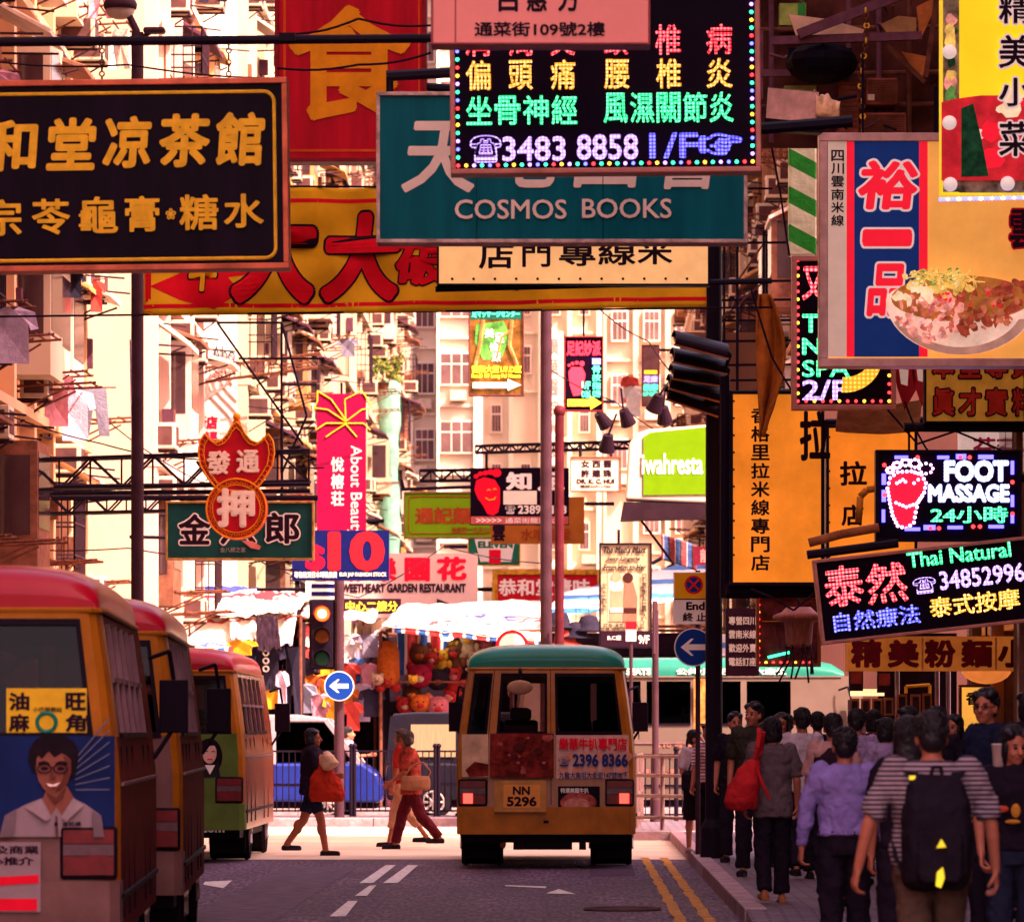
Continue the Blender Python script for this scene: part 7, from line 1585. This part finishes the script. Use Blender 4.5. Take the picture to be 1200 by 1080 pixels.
for y in (2, 6, 10, 13):
    q = MB(); q.box(.1, .24, y-1.2, y+1.2, .2, 1.1, M('counter', (.25, .08, .04), var=.5)); q.build('counter', sf); q = MB(); q.box(-.02, .06, y-.7, y+.7, 2.55, 2.9, rnd.choice((FAS, CREAMB, M('menu_red', (.42, .02, .02), emit=.2)))); q.build('price_board', sf)
# ------------------------------------------------------------------ people
SKIN = M('skin', (.42, .125, .07), rough=.5, var=.12, scale=8, spec=.25); SKIND = M('skin_tanned', (.27, .08, .045), rough=.55, var=.15, scale=8); SKIN2 = M('skin_pale', (.58, .27, .19), rough=.5, var=.12, scale=8, spec=.25)  # the darkest skin has backlit shade put into its colour
HAIR = M('hair_black', (.010, .005, .009), rough=.5, var=.4, scale=30, spec=.3); HAIRB = M('hair_brown', (.035, .014, .010), rough=.5, var=.4, scale=30, spec=.3)
def FAB(name, col, var=.25): return M('fabric_'+name, col, rough=.9, var=var, scale=6, bump=.5, bscale=22)
SHOE = M('shoe_dark', (.015, .008, .012), rough=.5); SHOEW = M('shoe_pale', (.45, .33, .33), rough=.6)
FOLD = bpy.data.textures.new('cloth_folds', 'CLOUDS'); FOLD.noise_scale = .13; FOLD.noise_depth = 2; FOLD.noise_type = 'HARD_NOISE'
LOCK = bpy.data.textures.new('hair_locks', 'CLOUDS'); LOCK.noise_scale = .035; LOCK.noise_depth = 3

def melt(q, name, parent, vox, smooth=3, fac=.5, disp=None, strength=.02):
    """joined solids become one continuous skin"""
    o = q.build(name, parent, smooth=True, fix=False)
    a = o.modifiers.new('skin', 'REMESH'); a.mode = 'VOXEL'; a.voxel_size = vox; a.use_smooth_shade = True
    if disp:
        d = o.modifiers.new('folds', 'DISPLACE'); d.texture = disp; d.strength = strength; d.mid_level = .5 if name == 'hair' else .12; d.texture_coords = 'LOCAL'
    if smooth:
        s = o.modifiers.new('soft', 'SMOOTH'); s.iterations = smooth; s.factor = fac
    return o
def cap(q, p, r, p2, r2, m, n=12, ends=(1, 1)):
    q.tube(p, p2, r, m, n, r2)
    if ends[0]: q.sphere(p, r*1.0, m, n, 8)
    if ends[1]: q.sphere(p2, r2*1.0, m, n, 8)
def ell_loft(q, rows, m, n=18):                       # rows of (x, y, z, rx, ry)
    q.ring([[(x+rx*math.cos(2*math.pi*j/n), y+ry*math.sin(2*math.pi*j/n), z) for j in range(n)] for x, y, z, rx, ry in rows], m)

def hand(q, w, d, side, s, curl=.7, grip=None, m=None):
    """palm, four unequal bent fingers and a thumb, growing from the wrist w along d; side = towards the body"""
    m = m or SKIN
    d = Vector(d).normalized(); n = Vector(side).normalized(); l = d.cross(n).normalized(); n = l.cross(d).normalized()
    w = Vector(w); pc = w+d*.045*s
    for a in (-.026, -.009, .009, .026):              # palm made of four ridges
        cap(q, w+l*a*.7*s+d*.01*s, .014*s, w+l*a*s+d*.085*s, .0125*s, m, 8)
    for i, (a, ln) in enumerate(((-.030, .060), (-.010, .074), (.010, .078), (.029, .068))):
        p0 = w+l*a*s+d*.088*s
        c1 = curl*(.75+.1*i); d1 = (d*math.cos(c1)+n*math.sin(c1)).normalized(); p1 = p0+d1*ln*.5*s
        c2 = c1+curl*1.1; d2 = (d*math.cos(c2)+n*math.sin(c2)).normalized(); p2 = p1+d2*ln*.5*s
        cap(q, p0, .0105*s, p1, .0098*s, m, 7); cap(q, p1, .0098*s, p2, .0085*s, m, 7)
    t0 = w-l*.026*s+d*.02*s; t1 = t0+(d*.6-l*.5+n*.5).normalized()*.042*s; t2 = t1+(d*.8+n*.55).normalized()*.034*s
    cap(q, t0, .014*s, t1, .0115*s, m, 8); cap(q, t1, .0115*s, t2, .0095*s, m, 8)

def person(label, px, d, h, face, top=None, sleeve='short', bottom=None, bkind='trousers', stride=0.0, lift=0.0, arms=None, hair='short', hm=None, skin=None, shoes=None, look=0.0, tilt=0.0, lean=0.0, build=1.0, z0=.13, vox=.0095, face_on=False, hem=0.0, group=None, curl=.7, bare=False):
    """face: compass turn of the body, 0 = walking away from the camera, 90 = to the left, -90 = to the right, 180 = towards it"""
    skin = skin or SKIN; hm = hm or HAIR; shoes = shoes or SHOE
    if z0 == .13 and d < 38.5: z0 = .012
    s = h/1.70; t = thing('person', label, 'person', (XW(px, d), d, z0), R(face), group)
    V = Vector
    hip = {-1: V((-.092*s, 0, .90*s)), 1: V((.092*s, 0, .90*s))}
    knee, ank = {}, {}
    for sd in (-1, 1):
        a = stride*sd
        th = V((.012*sd, math.sin(a), -math.cos(a)))
        back = max(0, -a)*.75+(.12 if stride else .02)
        sh = V((-.004*sd, math.sin(a-back), -math.cos(a-back)))
        knee[sd] = hip[sd]+th.normalized()*.43*s; ank[sd] = knee[sd]+sh.normalized()*.405*s
    dz = .085*s-min(ank[-1].z, ank[1].z)
    up = V((0, 0, dz))
    for sd in (-1, 1): hip[sd] = hip[sd]+up; knee[sd] = knee[sd]+up; ank[sd] = ank[sd]+up
    lz = lambda z: V((0, math.sin(lean)*max(0, z-.95), -(1-math.cos(lean))*max(0, z-.95)))
    def T(x, y, z): return V((x*s*build if z > .5 else x*s, y*s, z*s))+up+lz(z)*s
    sh_ = {sd: T(.178*sd, 0, 1.405) for sd in (-1, 1)}
    arms = arms or {}
    el, wr, hd = {}, {}, {}
    for sd in (-1, 1):
        ud, fd = arms.get(sd, ((.14*sd, -.12*sd*(1 if stride else .3), -1), (.04*sd, .25, -1)))
        el[sd] = sh_[sd]+V(ud).normalized()*.285*s; wr[sd] = el[sd]+V(fd).normalized()*.245*s; hd[sd] = V(fd).normalized()
    torso = [(.90, .150, .105), (.98, .150, .108), (1.08, .135, .098), (1.20, .150, .108), (1.30, .165, .112), (1.38, .160, .098), (1.43, .115, .078), (1.47, .060, .062)]
    def tor(q, m, inf, rows, zlo=None):
        rr = []
        for z, rx, ry in rows:
            c = T(0, -.005, z); rr.append((c.x, c.y, c.z, (rx*build+inf)*s, (ry*build+inf)*s))
        ell_loft(q, rr, m)
    # body
    q = MB(); tor(q, skin, -.016, torso)
    for sd in (-1, 1):
        kr = .052 if bkind in ('shorts', 'skirt') else .044; kb = max(1, build*.96) if bkind in ('shorts', 'skirt') else 1; cap(q, hip[sd], .080*s*kb, knee[sd], kr*s*kb, skin); cap(q, knee[sd], kr*s*kb, ank[sd], .036*s*kb, skin); mid = knee[sd].lerp(ank[sd], .3)+V((0, -.012*s, 0))
        if bkind in ('shorts', 'skirt'): q.sphere(mid, (.052*s*kb, .056*s*kb, .10*s), skin, 10, 7)
        toe = ank[sd]+V((.02*sd*s, .155*s, -.05*s)); cap(q, ank[sd]+V((0, -.03*s, -.045*s)), .036*s, toe, .028*s, skin, 10)
        cap(q, sh_[sd]+V((-.02*sd*s, 0, 0)), .043*s*build, el[sd], .036*s, skin); cap(q, el[sd], (.030 if sleeve == 'long' else .038)*s, wr[sd], .026*s, skin); q.sphere(el[sd].lerp(wr[sd], .25), (.030 if sleeve == 'long' else .039)*s, skin, 10, 7)
        hand(q, wr[sd], hd[sd], V((-sd, .25, 0)), s, curl, m=skin)
    nk = T(0, -.005, 1.44); hc = T(0, .018, 1.585)
    Rm = Matrix.Rotation(R(look), 3, 'Z') @ Matrix.Rotation(R(tilt), 3, 'X')
    def H(x, y, z): return hc+Rm @ V((x*s, y*s, z*s))
    cap(q, nk, .056*s, hc+V((0, -.01*s, -.05*s)), .050*s, skin)
    def blob(q, c, r, m, seg=14, rg=10):
        k = len(q.v); q.sphere((0, 0, 0), tuple(x*s for x in r), m, seg, rg)
        for i in range(k, len(q.v)): q.v[i] = tuple(H(*c)+Rm @ V(q.v[i]))
    blob(q, (0, -.012, .028), (.074, .094, .088), skin); blob(q, (0, .022, -.035), (.060, .070, .082), skin); blob(q, (0, .055, -.085), (.030, .030, .026), skin)
    cap(q, H(0, .085, .012), .011*s, H(0, .108, -.024), .016*s, skin, 8)
    for sd in (-1, 1): blob(q, (.076*sd, -.008, -.012), (.012, .024, .034), skin, 10, 8); blob(q, (.034*sd, .072, -.03), (.024, .018, .02), skin, 8, 6)
    melt(q, 'body', t, vox*s, 2, .35)
    if face_on:
        q = MB()
        for sd in (-1, 1): q.sphere(H(.030*sd, .083, .006), (.013*s, .010*s, .008*s), INK, 8, 6); q.tube(H(.016*sd, .090, .027), H(.046*sd, .080, .029), .0045*s, HAIR, 5)
        q.build('eye', t)
        q = MB(); cap(q, H(-.018, .086, -.058), .006*s, H(.018, .086, -.058), .006*s, M('lip', (.34, .07, .06), rough=.4), 6); q.build('mouth', t)
    # hair
    q = MB()
    blob(q, (0, -.026, .045), (.083, .098, .088), hm); blob(q, (0, -.055, .0), (.078, .070, .085), hm)
    for sd in (-1, 1): blob(q, (.052*sd, .01, .085), (.036, .065, .036), hm, 10, 7)
    if hair in ('bob', 'long', 'curly'):
        dn = {'bob': -.10, 'curly': -.08, 'long': -.24}[hair]
        for sd in (-1, 1): blob(q, (.064*sd, -.022, -.02), (.028, .062, .09), hm)
        ell = [(.088, .062, .03), (.092, .062, -.04), (.090, .056, dn*.7), (.070, .04, dn)]
        q.ring([[tuple(H(rx*math.cos(2*math.pi*j/16), -.055+ry*math.sin(2*math.pi*j/16), z)) for j in range(16)] for rx, ry, z in ell], hm)
    if hair == 'tail': cap(q, H(0, -.11, .02), .03*s, H(0, -.15, -.14), .016*s, hm)
    if hair == 'fringe': blob(q, (0, .06, .075), (.062, .035, .03), hm)
    o_h = melt(q, 'hair', t, .009*s, 1, .4, LOCK, .016*s)
    q = MB(); rl = random.Random(int(px*7+d)); hm2 = M(hm.name+'_sheen', (.022, .012, .016) if hm is HAIR else (.07, .03, .02), rough=.4, var=.3, scale=30, spec=.3)  # every third lock takes a slightly lighter hair colour
    for i in range(230):                              # single locks that break the outline
        az, po = rl.uniform(0, 6.283), rl.uniform(.05, 1.75)
        ps = []
        for j in range(4):
            p_ = po+j*rl.uniform(.10, .20)*(1.5 if hair in ('bob', 'long', 'curly') else 1); a_ = az+j*rl.uniform(-.12, .12)
            ps.append((.084*math.sin(p_)*math.cos(a_), -.034+.096*math.sin(p_)*math.sin(a_), .045+.094*math.cos(p_)))
        if ps[0][1] > .02 and ps[0][2] < .085 or ps[-1][1] > .045 and ps[-1][2] < .06: continue
        lf = rl.uniform(1.02, 1.10)
        ps = [H(x*(1+(lf-1)*j/3), (y+.034)*(1+(lf-1)*j/3)-.034, (z-.045)*(1+(lf-1)*j/3)+.045) for j, (x, y, z) in enumerate(ps)]
        for j in range(3): q.tube(ps[j], ps[j+1], (.0065, .0060, .0045)[j]*s, hm if i % 3 else hm2, 4, (.0060, .0045, .001)[j]*s, cap=False)
    q.build('lock', o_h, smooth=True)
    # clothes
    if top:
        q = MB(); b0 = .93-hem
        rows = [(b0, .168, .125), (1.0, .162, .122), (1.08, .152, .113), (1.20, .160, .122), (1.30, .174, .124), (1.38, .168, .108), (1.435, .120, .088), (1.462, .074, .072)]
        tor(q, top, .010, rows)
        for sd in (-1, 1):
            cap(q, sh_[sd]+V((-.03*sd*s, 0, .004*s)), .066*s*build, sh_[sd].lerp(el[sd], .55), .060*s, top, 14, (1, 0))
            if sleeve == 'long': cap(q, sh_[sd].lerp(el[sd], .4), .060*s, el[sd], .052*s, top, 14); cap(q, el[sd], .052*s, el[sd].lerp(wr[sd], .94), .037*s, top, 14, (1, 0))
            elif sleeve == 'short': cap(q, sh_[sd].lerp(el[sd], .4), .061*s, sh_[sd].lerp(el[sd], .86), .060*s, top, 14, (0, 0))
        melt(q, 'shirt', t, .0095*s, 2, .5, FOLD, .040*s)
    if bottom:
        q = MB(); tor(q, bottom, .012, [(.84, .150, .112), (.90, .158, .116), (.98, .150, .110), (1.03, .142, .106)])
        end = {'trousers': 1.0, 'shorts': .18, 'crop': .55, 'skirt': 0}[bkind]
        if bkind == 'skirt':
            kx = (knee[-1]+knee[1])/2; ell_loft(q, [(0, 0, kx.z-.02*s, .175*s, .16*s+abs(knee[1].y-knee[-1].y)*.35), (0, 0, kx.z+.2*s, .175*s, .15*s), (0, 0, .90*s+dz, .165*s, .125*s)], bottom)
        else:
            for sd in (-1, 1):
                cap(q, hip[sd]+V((0, 0, -.02*s)), .094*s, knee[sd].lerp(hip[sd], .0 if end > .4 else .25), .078*s, bottom, 14, (1, 1 if end > .4 else 0))
                if end > .4: cap(q, knee[sd], .077*s, knee[sd].lerp(ank[sd], end*.98), (.066 if end > .9 else .062)*s, bottom, 14, (1, 0))
        melt(q, 'trousers' if bkind != 'skirt' else 'skirt', t, .0105*s, 2, .5, FOLD, .034*s)
    q = MB()
    for sd in (-1, 1):
        toe = ank[sd]+V((.02*sd*s, .165*s, -.055*s)); cap(q, ank[sd]+V((0, -.035*s, -.05*s)), .042*s, toe, .036*s, shoes, 12)
        q.box(ank[sd].x-.035*s, ank[sd].x+.045*s, ank[sd].y-.075*s, ank[sd].y+.20*s, ank[sd].z-.086*s, ank[sd].z-.07*s, shoes)
    if not bare: melt(q, 'shoe', t, .011*s, 2, .4)
    return t, dict(sh=sh_, el=el, wr=wr, hip=hip, H=H, T=T, s=s, knee=knee, ank=ank)

def bag(name, label, cat, pts_c, loc_o, rows, m, straps, rz=0.0):
    """soft bag lofted from rows of (x, y, z, rx, ry) with handles, standing for itself"""
    t = thing(name, label, cat, loc_o, rz); q = MB(); ell_loft(q, rows, m, 20); melt(q, 'bag_body', t, .012, 3, .5, FOLD, .03)
    for st_ in straps:
        q = MB(); q.path(st_, .012, m, 7); q.build('strap', t, smooth=True)
    return t
F_BLK = FAB('black', (.014, .008, .016)); F_NVY = FAB('navy', (.012, .014, .035)); F_GREY = FAB('grey', (.115, .075, .085)); F_WHT = FAB('white', (.50, .38, .42)); F_LIL = FAB('lilac', (.30, .20, .34)); F_PURP = FAB('violet_shirt', (.23, .16, .42)); F_OLV = FAB('olive', (.035, .028, .02)); F_BEI = FAB('beige', (.50, .34, .32)); F_RED = FAB('red', (.30, .015, .012)); F_REDP = FAB('red_blouse', (.26, .035, .022), .9); F_MAR = FAB('maroon', (.075, .007, .012)); F_PALE = FAB('pale_trousers', (.42, .21, .13)); F_JEAN = FAB('jeans', (.018, .018, .04)); F_VEST = FAB('vest', (.03, .012, .02)); F_PINK = FAB('pale_pink', (.45, .22, .20)); F_KHA = FAB('khaki', (.10, .055, .04))
F_STR = STRIPES('striped_shirt', [(0, '#3a2a38'), (.62, '#a08890')], 42, axis=2, rough=.9, wob=.01); F_STR2 = STRIPES('striped_shirt_pink', [(0, '#a86070'), (.5, '#e8d0d8')], 26, axis=2, rough=.9, wob=.01)

# crossing the junction
cw, J = person('woman in black crossing to the right carrying a big red bag', 366, 65.2, 1.60, -90, F_BLK, 'short', F_NVY, 'shorts', stride=.28, build=1.22, arms={-1: ((-.1, .15, -1), (.1, .95, -.35)), 1: ((.1, .30, -1), (-.05, .95, -.15))}, hair='bob', z0=.004, look=-8, skin=SKIND, face_on=True, hem=.10, curl=.9)
q = MB(); base = Vector((XW(388, 65.2), 65.0, .004))
rb_ = thing('shoulder_bag', 'big red bag with long handles carried by the woman crossing in black', 'bag', (XW(387, 65), 65.0, 0)); kz = 65/FPX
Zb = lambda p: ZW(p, 65)
Xb = lambda p: (p-387)*kz
q = MB(); ell_loft(q, [(Xb(384), 0, Zb(938), .20, .09), (Xb(383), 0, Zb(930), .23, .12), (Xb(381), 0, Zb(914), .19, .12), (Xb(379), 0, Zb(902), .12, .10), (Xb(379), 0, Zb(892), .06, .06)], FAB('bag_red', (.36, .025, .012))); melt(q, 'bag_body', rb_, .013, 3, .5, FOLD, .04)
q = MB(); q.path([(Xb(370), 0, Zb(905)), (Xb(372), -.02, Zb(892)), (Xb(376), 0, Zb(884)), (Xb(384), .02, Zb(892)), (Xb(390), 0, Zb(908))], .012, M('bag_strap', (.60, .12, .05)), 7); q.build('strap', rb_)
q = MB(); ell_loft(q, [(0, 0, -.12, .05, .05), (.02, 0, -.05, .11, .09), (0, 0, .03, .09, .08), (-.02, 0, .08, .03, .03)], M('plastic_bag', (.50, .32, .20), rough=.3, var=.4)); o = melt(q, 'plastic_bag', None, .012, 2, .5, FOLD, .05); o.location = P(384, 889, 64.9); tag(o, 'crumpled pale plastic bag held above the big red bag', 'bag')
w2, J = person('older woman with curly hair and patterned red blouse crossing to the left', 482, 68.6, 1.58, 90, F_REDP, 'short', F_MAR, 'trousers', stride=.34, build=1.15, arms={-1: ((-.05, .2, -1), (.1, .8, -.6)), 1: ((.1, .1, -1), (-.3, .8, -.5))}, hair='curly', hm=HAIRB, z0=.004, skin=SKIND, tilt=-14, lean=.10, hem=.12, face_on=True)
w3, J = person('person in a red top and pale cropped trousers behind the curly haired woman', 471, 69.9, 1.60, 82, F_RED, 'short', F_PALE, 'crop', stride=.30, hair='bob', hm=HAIRB, z0=.004, skin=SKIND, hem=.08, look=-20)
hb = thing('handbag', 'tan handbag on the arm of the curly haired woman', 'bag', P(487, 914, 68.3)); q = MB(); ell_loft(q, [(0, 0, -.13, .17, .07), (0, 0, -.10, .20, .09), (0, 0, .0, .20, .08), (0, 0, .06, .18, .05)], FAB('tan_leather', (.26, .11, .055))); melt(q, 'bag_body', hb, .012, 2); q = MB(); q.path([(-.15, 0, .05), (-.05, 0, .20), (.10, 0, .24), (.20, 0, .12), (.17, 0, .04)], .012, FAB('tan_leather', (.26, .11, .055)), 6); q.build('strap', hb)
# the pavement, from the corner towards the camera
g1, J = person('girl in white top and long dark skirt waiting by the railing at the pavement corner', 815, 61.5, 1.44, 200, F_WHT, 'short', F_BLK, 'skirt', hair='tail', look=50, shoes=SHOEW, skin=SKIN, face_on=True, arms={-1: ((-.2, .1, -1), (.3, .7, -.6)), 1: ((.15, .1, -1), (-.3, .6, -.6))})
q = MB(); ell_loft(q, [(0, 0, -.17, .10, .06), (0, 0, -.12, .14, .09), (0, 0, .05, .14, .08), (0, 0, .10, .10, .04)], F_BLK); t = thing('shoulder_bag', 'black shoulder bag on the waiting girl', 'bag', P(812, 912, 61.1)); melt(q, 'bag_body', t, .012, 2); q = MB(); q.path([(-.05, .0, .1), (.05, .08, .35), (.12, .3, .42)], .01, F_BLK, 6); q.path([(.10, .0, .06), (.14, .15, .35)], .01, F_BLK, 6); q.build('strap', t)
g2, J = person('person in a pink striped shirt half hidden by the thick black pole', 831, 60.6, 1.52, 150, F_STR2, 'short', F_BLK, 'trousers', hair='short', shoes=SHOEW)
m1, J = person('man in a dark olive shirt walking towards the camera right of the black pole', 883, 51.5, 1.72, 172, F_OLV, 'short', F_BLK, 'trousers', stride=.15, hair='short', look=-25, face_on=True, build=1.05)
m2, J = person('man in a white T shirt walking away behind the woman with the red shoulder bag', 940, 50.5, 1.66, 6, F_WHT, 'short', F_BLK, 'trousers', stride=.2, hair='short', hem=.06)
m9, J = person('woman facing the camera glimpsed between the grey top and the white T shirt', 916, 55, 1.62, 170, F_MAR, 'short', F_BLK, 'trousers', hair='bob', face_on=True)
wg, J = person('woman in a loose grey top and long black trousers with a red shoulder bag', 905, 43.6, 1.55, 4, F_GREY, 'short', F_BLK, 'trousers', stride=.16, hair='bob', hem=.14, build=1.06, shoes=M('sandal_tan', (.35, .12, .05)), skin=SKIN)
k = 43/FPX; t = thing('shoulder_bag', 'red leather shoulder bag hanging at the left side of the woman in grey', 'bag', P(872, 921, 43.3)); FBR = FAB('red_leather', (.52, .02, .025)); q = MB(); ell_loft(q, [(-.02, 0, -.19, .12, .07), (-.03, 0, -.13, .14, .12), (.0, 0, .02, .13, .13), (.05, 0, .14, .09, .09), (.09, 0, .22, .05, .05)], FBR); melt(q, 'bag_body', t, .012, 3, .5, FOLD, .03)
q = MB(); q.path([(.08, -.02, .18), (.11, -.06, .32), (.13, .0, .44), (.13, .12, .48)], .022, FBR, 7); q.path([(.03, .1, .1), (.15, .2, .3), (.17, .15, .46)], .02, FBR, 7); q.path([(.10, -.10, .16), (.17, -.12, -.02), (.21, -.1, -.10)], .015, FBR, 6); q.build('strap', t)
m3, J = person('man in a pale violet white shirt beyond the dark vest', 1004, 48.5, 1.64, -8, F_LIL, 'short', F_BLK, 'trousers', stride=.2, hair='short')
m4, J = person('dark haired person in a plum top beyond the pale violet white shirt', 1024, 53, 1.64, 0, F_MAR, 'short', F_BLK, 'trousers', hair='bob')
m5, J = person('person in a dark vest over pale pink sleeves walking away', 976, 42.6, 1.58, 3, F_PINK, 'short', F_BLK, 'trousers', stride=.2, hair='short', hem=.02)
q = MB()
ell_loft(q, [(0, -.005, 1.0*J['s'], .185*J['s'], .148*J['s']), (0, -.005, 1.2*J['s'], .182*J['s'], .148*J['s']), (0, -.005, 1.33*J['s'], .188*J['s'], .146*J['s']), (0, -.005, 1.41*J['s'], .150*J['s'], .12*J['s']), (0, -.005, 1.45*J['s'], .09*J['s'], .09*J['s'])], F_VEST); melt(q, 'vest', m5, .012, 2, .5, FOLD, .02)
m6, J = person('man in a beige shirt turning his head to the left beside the newsstand', 1062, 49.5, 1.66, 20, F_BEI, 'short', F_BLK, 'trousers', hair='short', look=50, face_on=True)
m7, J = person('man in a violet dress shirt and black belted trousers walking away', 990, 32.6, 1.575, 2, F_PURP, 'long', F_BLK, 'trousers', stride=.15, hair='short', build=1.06, hem=-.05, arms={-1: ((-.30, .0, -1), (-.10, .12, -1)), 1: ((.30, -.05, -1), (.05, .25, -1))}, curl=.8)
q = MB(); T_ = J['T']; s_ = J['s']; c = T_(0, 0, .985); q.ring([[(c.x+rx*math.cos(2*math.pi*j/20), c.y+ry*math.sin(2*math.pi*j/20), c.z+dz_) for j in range(20)] for dz_, rx, ry in ((-.02, .178, .134), (.02, .178, .134))], SHOE, capa=False, capb=False); q.build('belt', m7, solid=.004)
wl, J = person('woman with long loose dark hair left of the man with the backpack', 1064, 29.5, 1.63, 0, F_BLK, 'short', F_BLK, 'trousers', hair='long', build=.95)
bm_, J = person('man in a striped shirt with a black backpack walking away', 1092, 25.6, 1.65, 3, F_STR, 'short', F_KHA, 'trousers', stride=.15, hair='short', build=1.22, hem=.0, arms={-1: ((-.42, -.05, -1), (-.22, .20, -1)), 1: ((.34, .0, -1), (.12, .22, -1))}, curl=.7)
# the backpack
s_ = J['s']; bp_ = thing('backpack', 'black backpack with yellow reflective patches on the man in the striped shirt', 'backpack', (XW(1092, 25.6), 25.6, .012), R(3)); BK = FAB('backpack_black', (.014, .009, .016)); q = MB()
q.ring([[(x*w_, -.135-y*dp_, z) for x, y in ((-1, 0), (-1, .55), (-.8, .95), (-.3, 1.05), (.3, 1.05), (.8, .95), (1, .55), (1, 0))] for z, w_, dp_ in ((.84, .13, .10), (.88, .165, .17), (1.05, .175, .20), (1.25, .165, .19), (1.38, .14, .13), (1.43, .09, .06))], BK); melt(q, 'bag_body', bp_, .012, 3, .5, FOLD, .03)
q = MB(); q.ring([[(x*w_, -.30-y*.07, z) for x, y in ((-1, 0), (-.8, .9), (.8, .9), (1, 0))] for z, w_ in ((.88, .11), (.92, .13), (1.10, .13), (1.14, .11))], BK); melt(q, 'front_pocket', bp_, .01, 2, .5, FOLD, .02)
for sd in (-1, 1):
    q = MB(); pts = [(.075*sd, -.17, 1.38), (.12*sd, -.12, 1.44), (.15*sd, .0, 1.475), (.155*sd, .10, 1.42), (.16*sd, .13, 1.25)]
    q.ring([[(p[0]+dx, p[1]+dy, p[2]) for dx, dy in ((-.034, -.012), (.034, -.012), (.034, .012), (-.034, .012))] for p in pts], BK); q.build('strap', bp_, bevel=.006)
    q = MB(); q.path([(.16*sd, -.18, .92), (.2*sd, -.1, 1.0), (.2*sd, .02, 1.12)], .012, BK, 6); q.build('side_strap', bp_)
q = MB(); q.path([(-.03, -.19, 1.42), (-.02, -.20, 1.47), (.02, -.20, 1.47), (.03, -.19, 1.42)], .010, BK, 6); q.build('grab_handle', bp_)
RFL = M('reflective_yellow', (.85, .62, .03), rough=.3, emit=.25); q = MB(); q.prism([(-.024, 1.055), (.024, 1.06), (.0, 1.10)], -.39, -.372, RFL); q.build('patch', bp_); q = MB(); q.prism([(-.028, .86), (-.004, .85), (.014, .90), (.006, .955), (-.022, .93)], -.40, -.376, RFL); q.build('patch', bp_); q = MB(); q.box(-.135, -.105, -.165, -.14, 1.405, 1.425, RFL); q.build('patch', bp_)  # patches glow faintly to imitate reflected light
for lb, px, d, h, fc, tp, hr, lk in (('man in a navy shirt in the crowd beyond the white T shirt', 958, 57, 1.64, 0, F_NVY, 'short', 0), ('woman in a pale pink top far ahead by the pavement corner', 898, 58.5, 1.54, 10, F_PINK, 'bob', 0), ('man in a dark shirt glimpsed left of the olive shirt beside the black pole', 862, 57, 1.64, 170, F_BLK, 'short', 20), ('woman in a lilac top beside the newsstand counter', 1038, 46, 1.55, 30, F_LIL, 'bob', 0), ('man in a black shirt between the beige shirt and the backpack', 1098, 44, 1.64, 0, F_BLK, 'short', 0), ('woman with long hair in maroon near the menu board', 1118, 47, 1.58, 150, F_MAR, 'long', 0), ('man in a white shirt far ahead between the olive and grey tops', 922, 59, 1.62, 0, F_WHT, 'short', 0)):
    person(lb, px, d, h, fc, tp, 'short', F_BLK, 'trousers', stride=.15, hair=hr, look=lk, face_on=fc > 90, vox=.012)
# by the shop
gm, J = person('man with glasses in a navy T shirt by the yellow menu board looking left', 1157, 35.5, 1.73, 118, F_NVY, 'short', F_BLK, 'trousers', hair='short', look=38, face_on=True, skin=SKIN, build=1.05, z0=.12, arms={-1: ((-.2, .15, -1), (.1, .5, -1)), 1: ((.2, 0, -1), (-.1, .5, -1))})
q = MB(); H = J['H']
for sd in (-1, 1): 
    c = H(.030*sd, .094, .004); pts = [H(.030*sd+.022*math.cos(a*.7), .096, .004+.015*math.sin(a*.7)) for a in range(10)]; q.path(pts, .003, INK, 5); q.tube(H(.052*sd, .09, .006), H(.078*sd, .0, .004), .003, INK, 5)
q.tube(H(-.008, .098, .006), H(.008, .098, .006), .003, INK, 5); q.build('glasses', gm)
q = MB(); q.box(XW(1135, 35.5)-.3, XW(1215, 35.5)+.3, 35.0, 36.2, .0, .12, KERB); o = q.build('door_step', bevel=.01); tag(o, 'low stone step under the man with glasses', 'step')
bw_, J = person('woman in a black T shirt with orange print and jeans at the right edge', 1189, 30.2, 1.58, 178, F_BLK, 'short', F_JEAN, 'trousers', stride=.12, hair='bob', look=20, tilt=-10, face_on=True, arms={-1: ((-.16, .1, -1), (.1, .5, -1)), 1: ((.18, .1, -1), (-.05, .5, -1))})
q = MB(); s_ = J['s']; OPR = M('orange_print', (.62, .24, .03), rough=.8, var=.5, scale=20)
for (a, b, r1, r2) in ((.00, 1.20, .03, .045), (.085, 1.21, .04, .022), (-.09, 1.20, .03, .018), (.02, 1.13, .05, .014)):
    q.sphere((a*s_, .158*s_, b*s_), (r1*s_, .012, r2*s_), OPR if a <= .05 else M('red_print_cloth', (.5, .06, .03), rough=.8), 12, 8)
q.build('shirt_print', bw_)
q = MB(); q.tube((0, 0, -.06), (0, 0, .07), .032, M('cup_grey', (.35, .22, .2), rough=.4), 14, .04); q.tube((0, 0, .07), (0, 0, .075), .042, WHT, 14); o = q.build('drink_cup', smooth=False); o.location = P(1170, 886, 30.2); tag(o, 'pale paper cup held by the woman with the orange print shirt', 'cup')
rm, J = person('dark haired person cut off by the right edge behind the man with glasses', 1206, 40, 1.74, 10, F_BLK, 'short', F_BLK, 'trousers', hair='bob', look=20)
# driver of the blue van
q = None
dv, J = person('driver in a pale shirt with an arm out of the blue van window', 408, 90.75, 1.62, -90, F_LIL, 'short', F_BLK, 'trousers', hair='short', z0=-.05+.004, arms={1: ((.55, -.05, -.35), (.2, -.9, -.15)), -1: ((-.1, .5, -.8), (0, .9, .1))}, vox=.012)
dv.location.z = .0
bp_.scale = (.97, 1, .955)
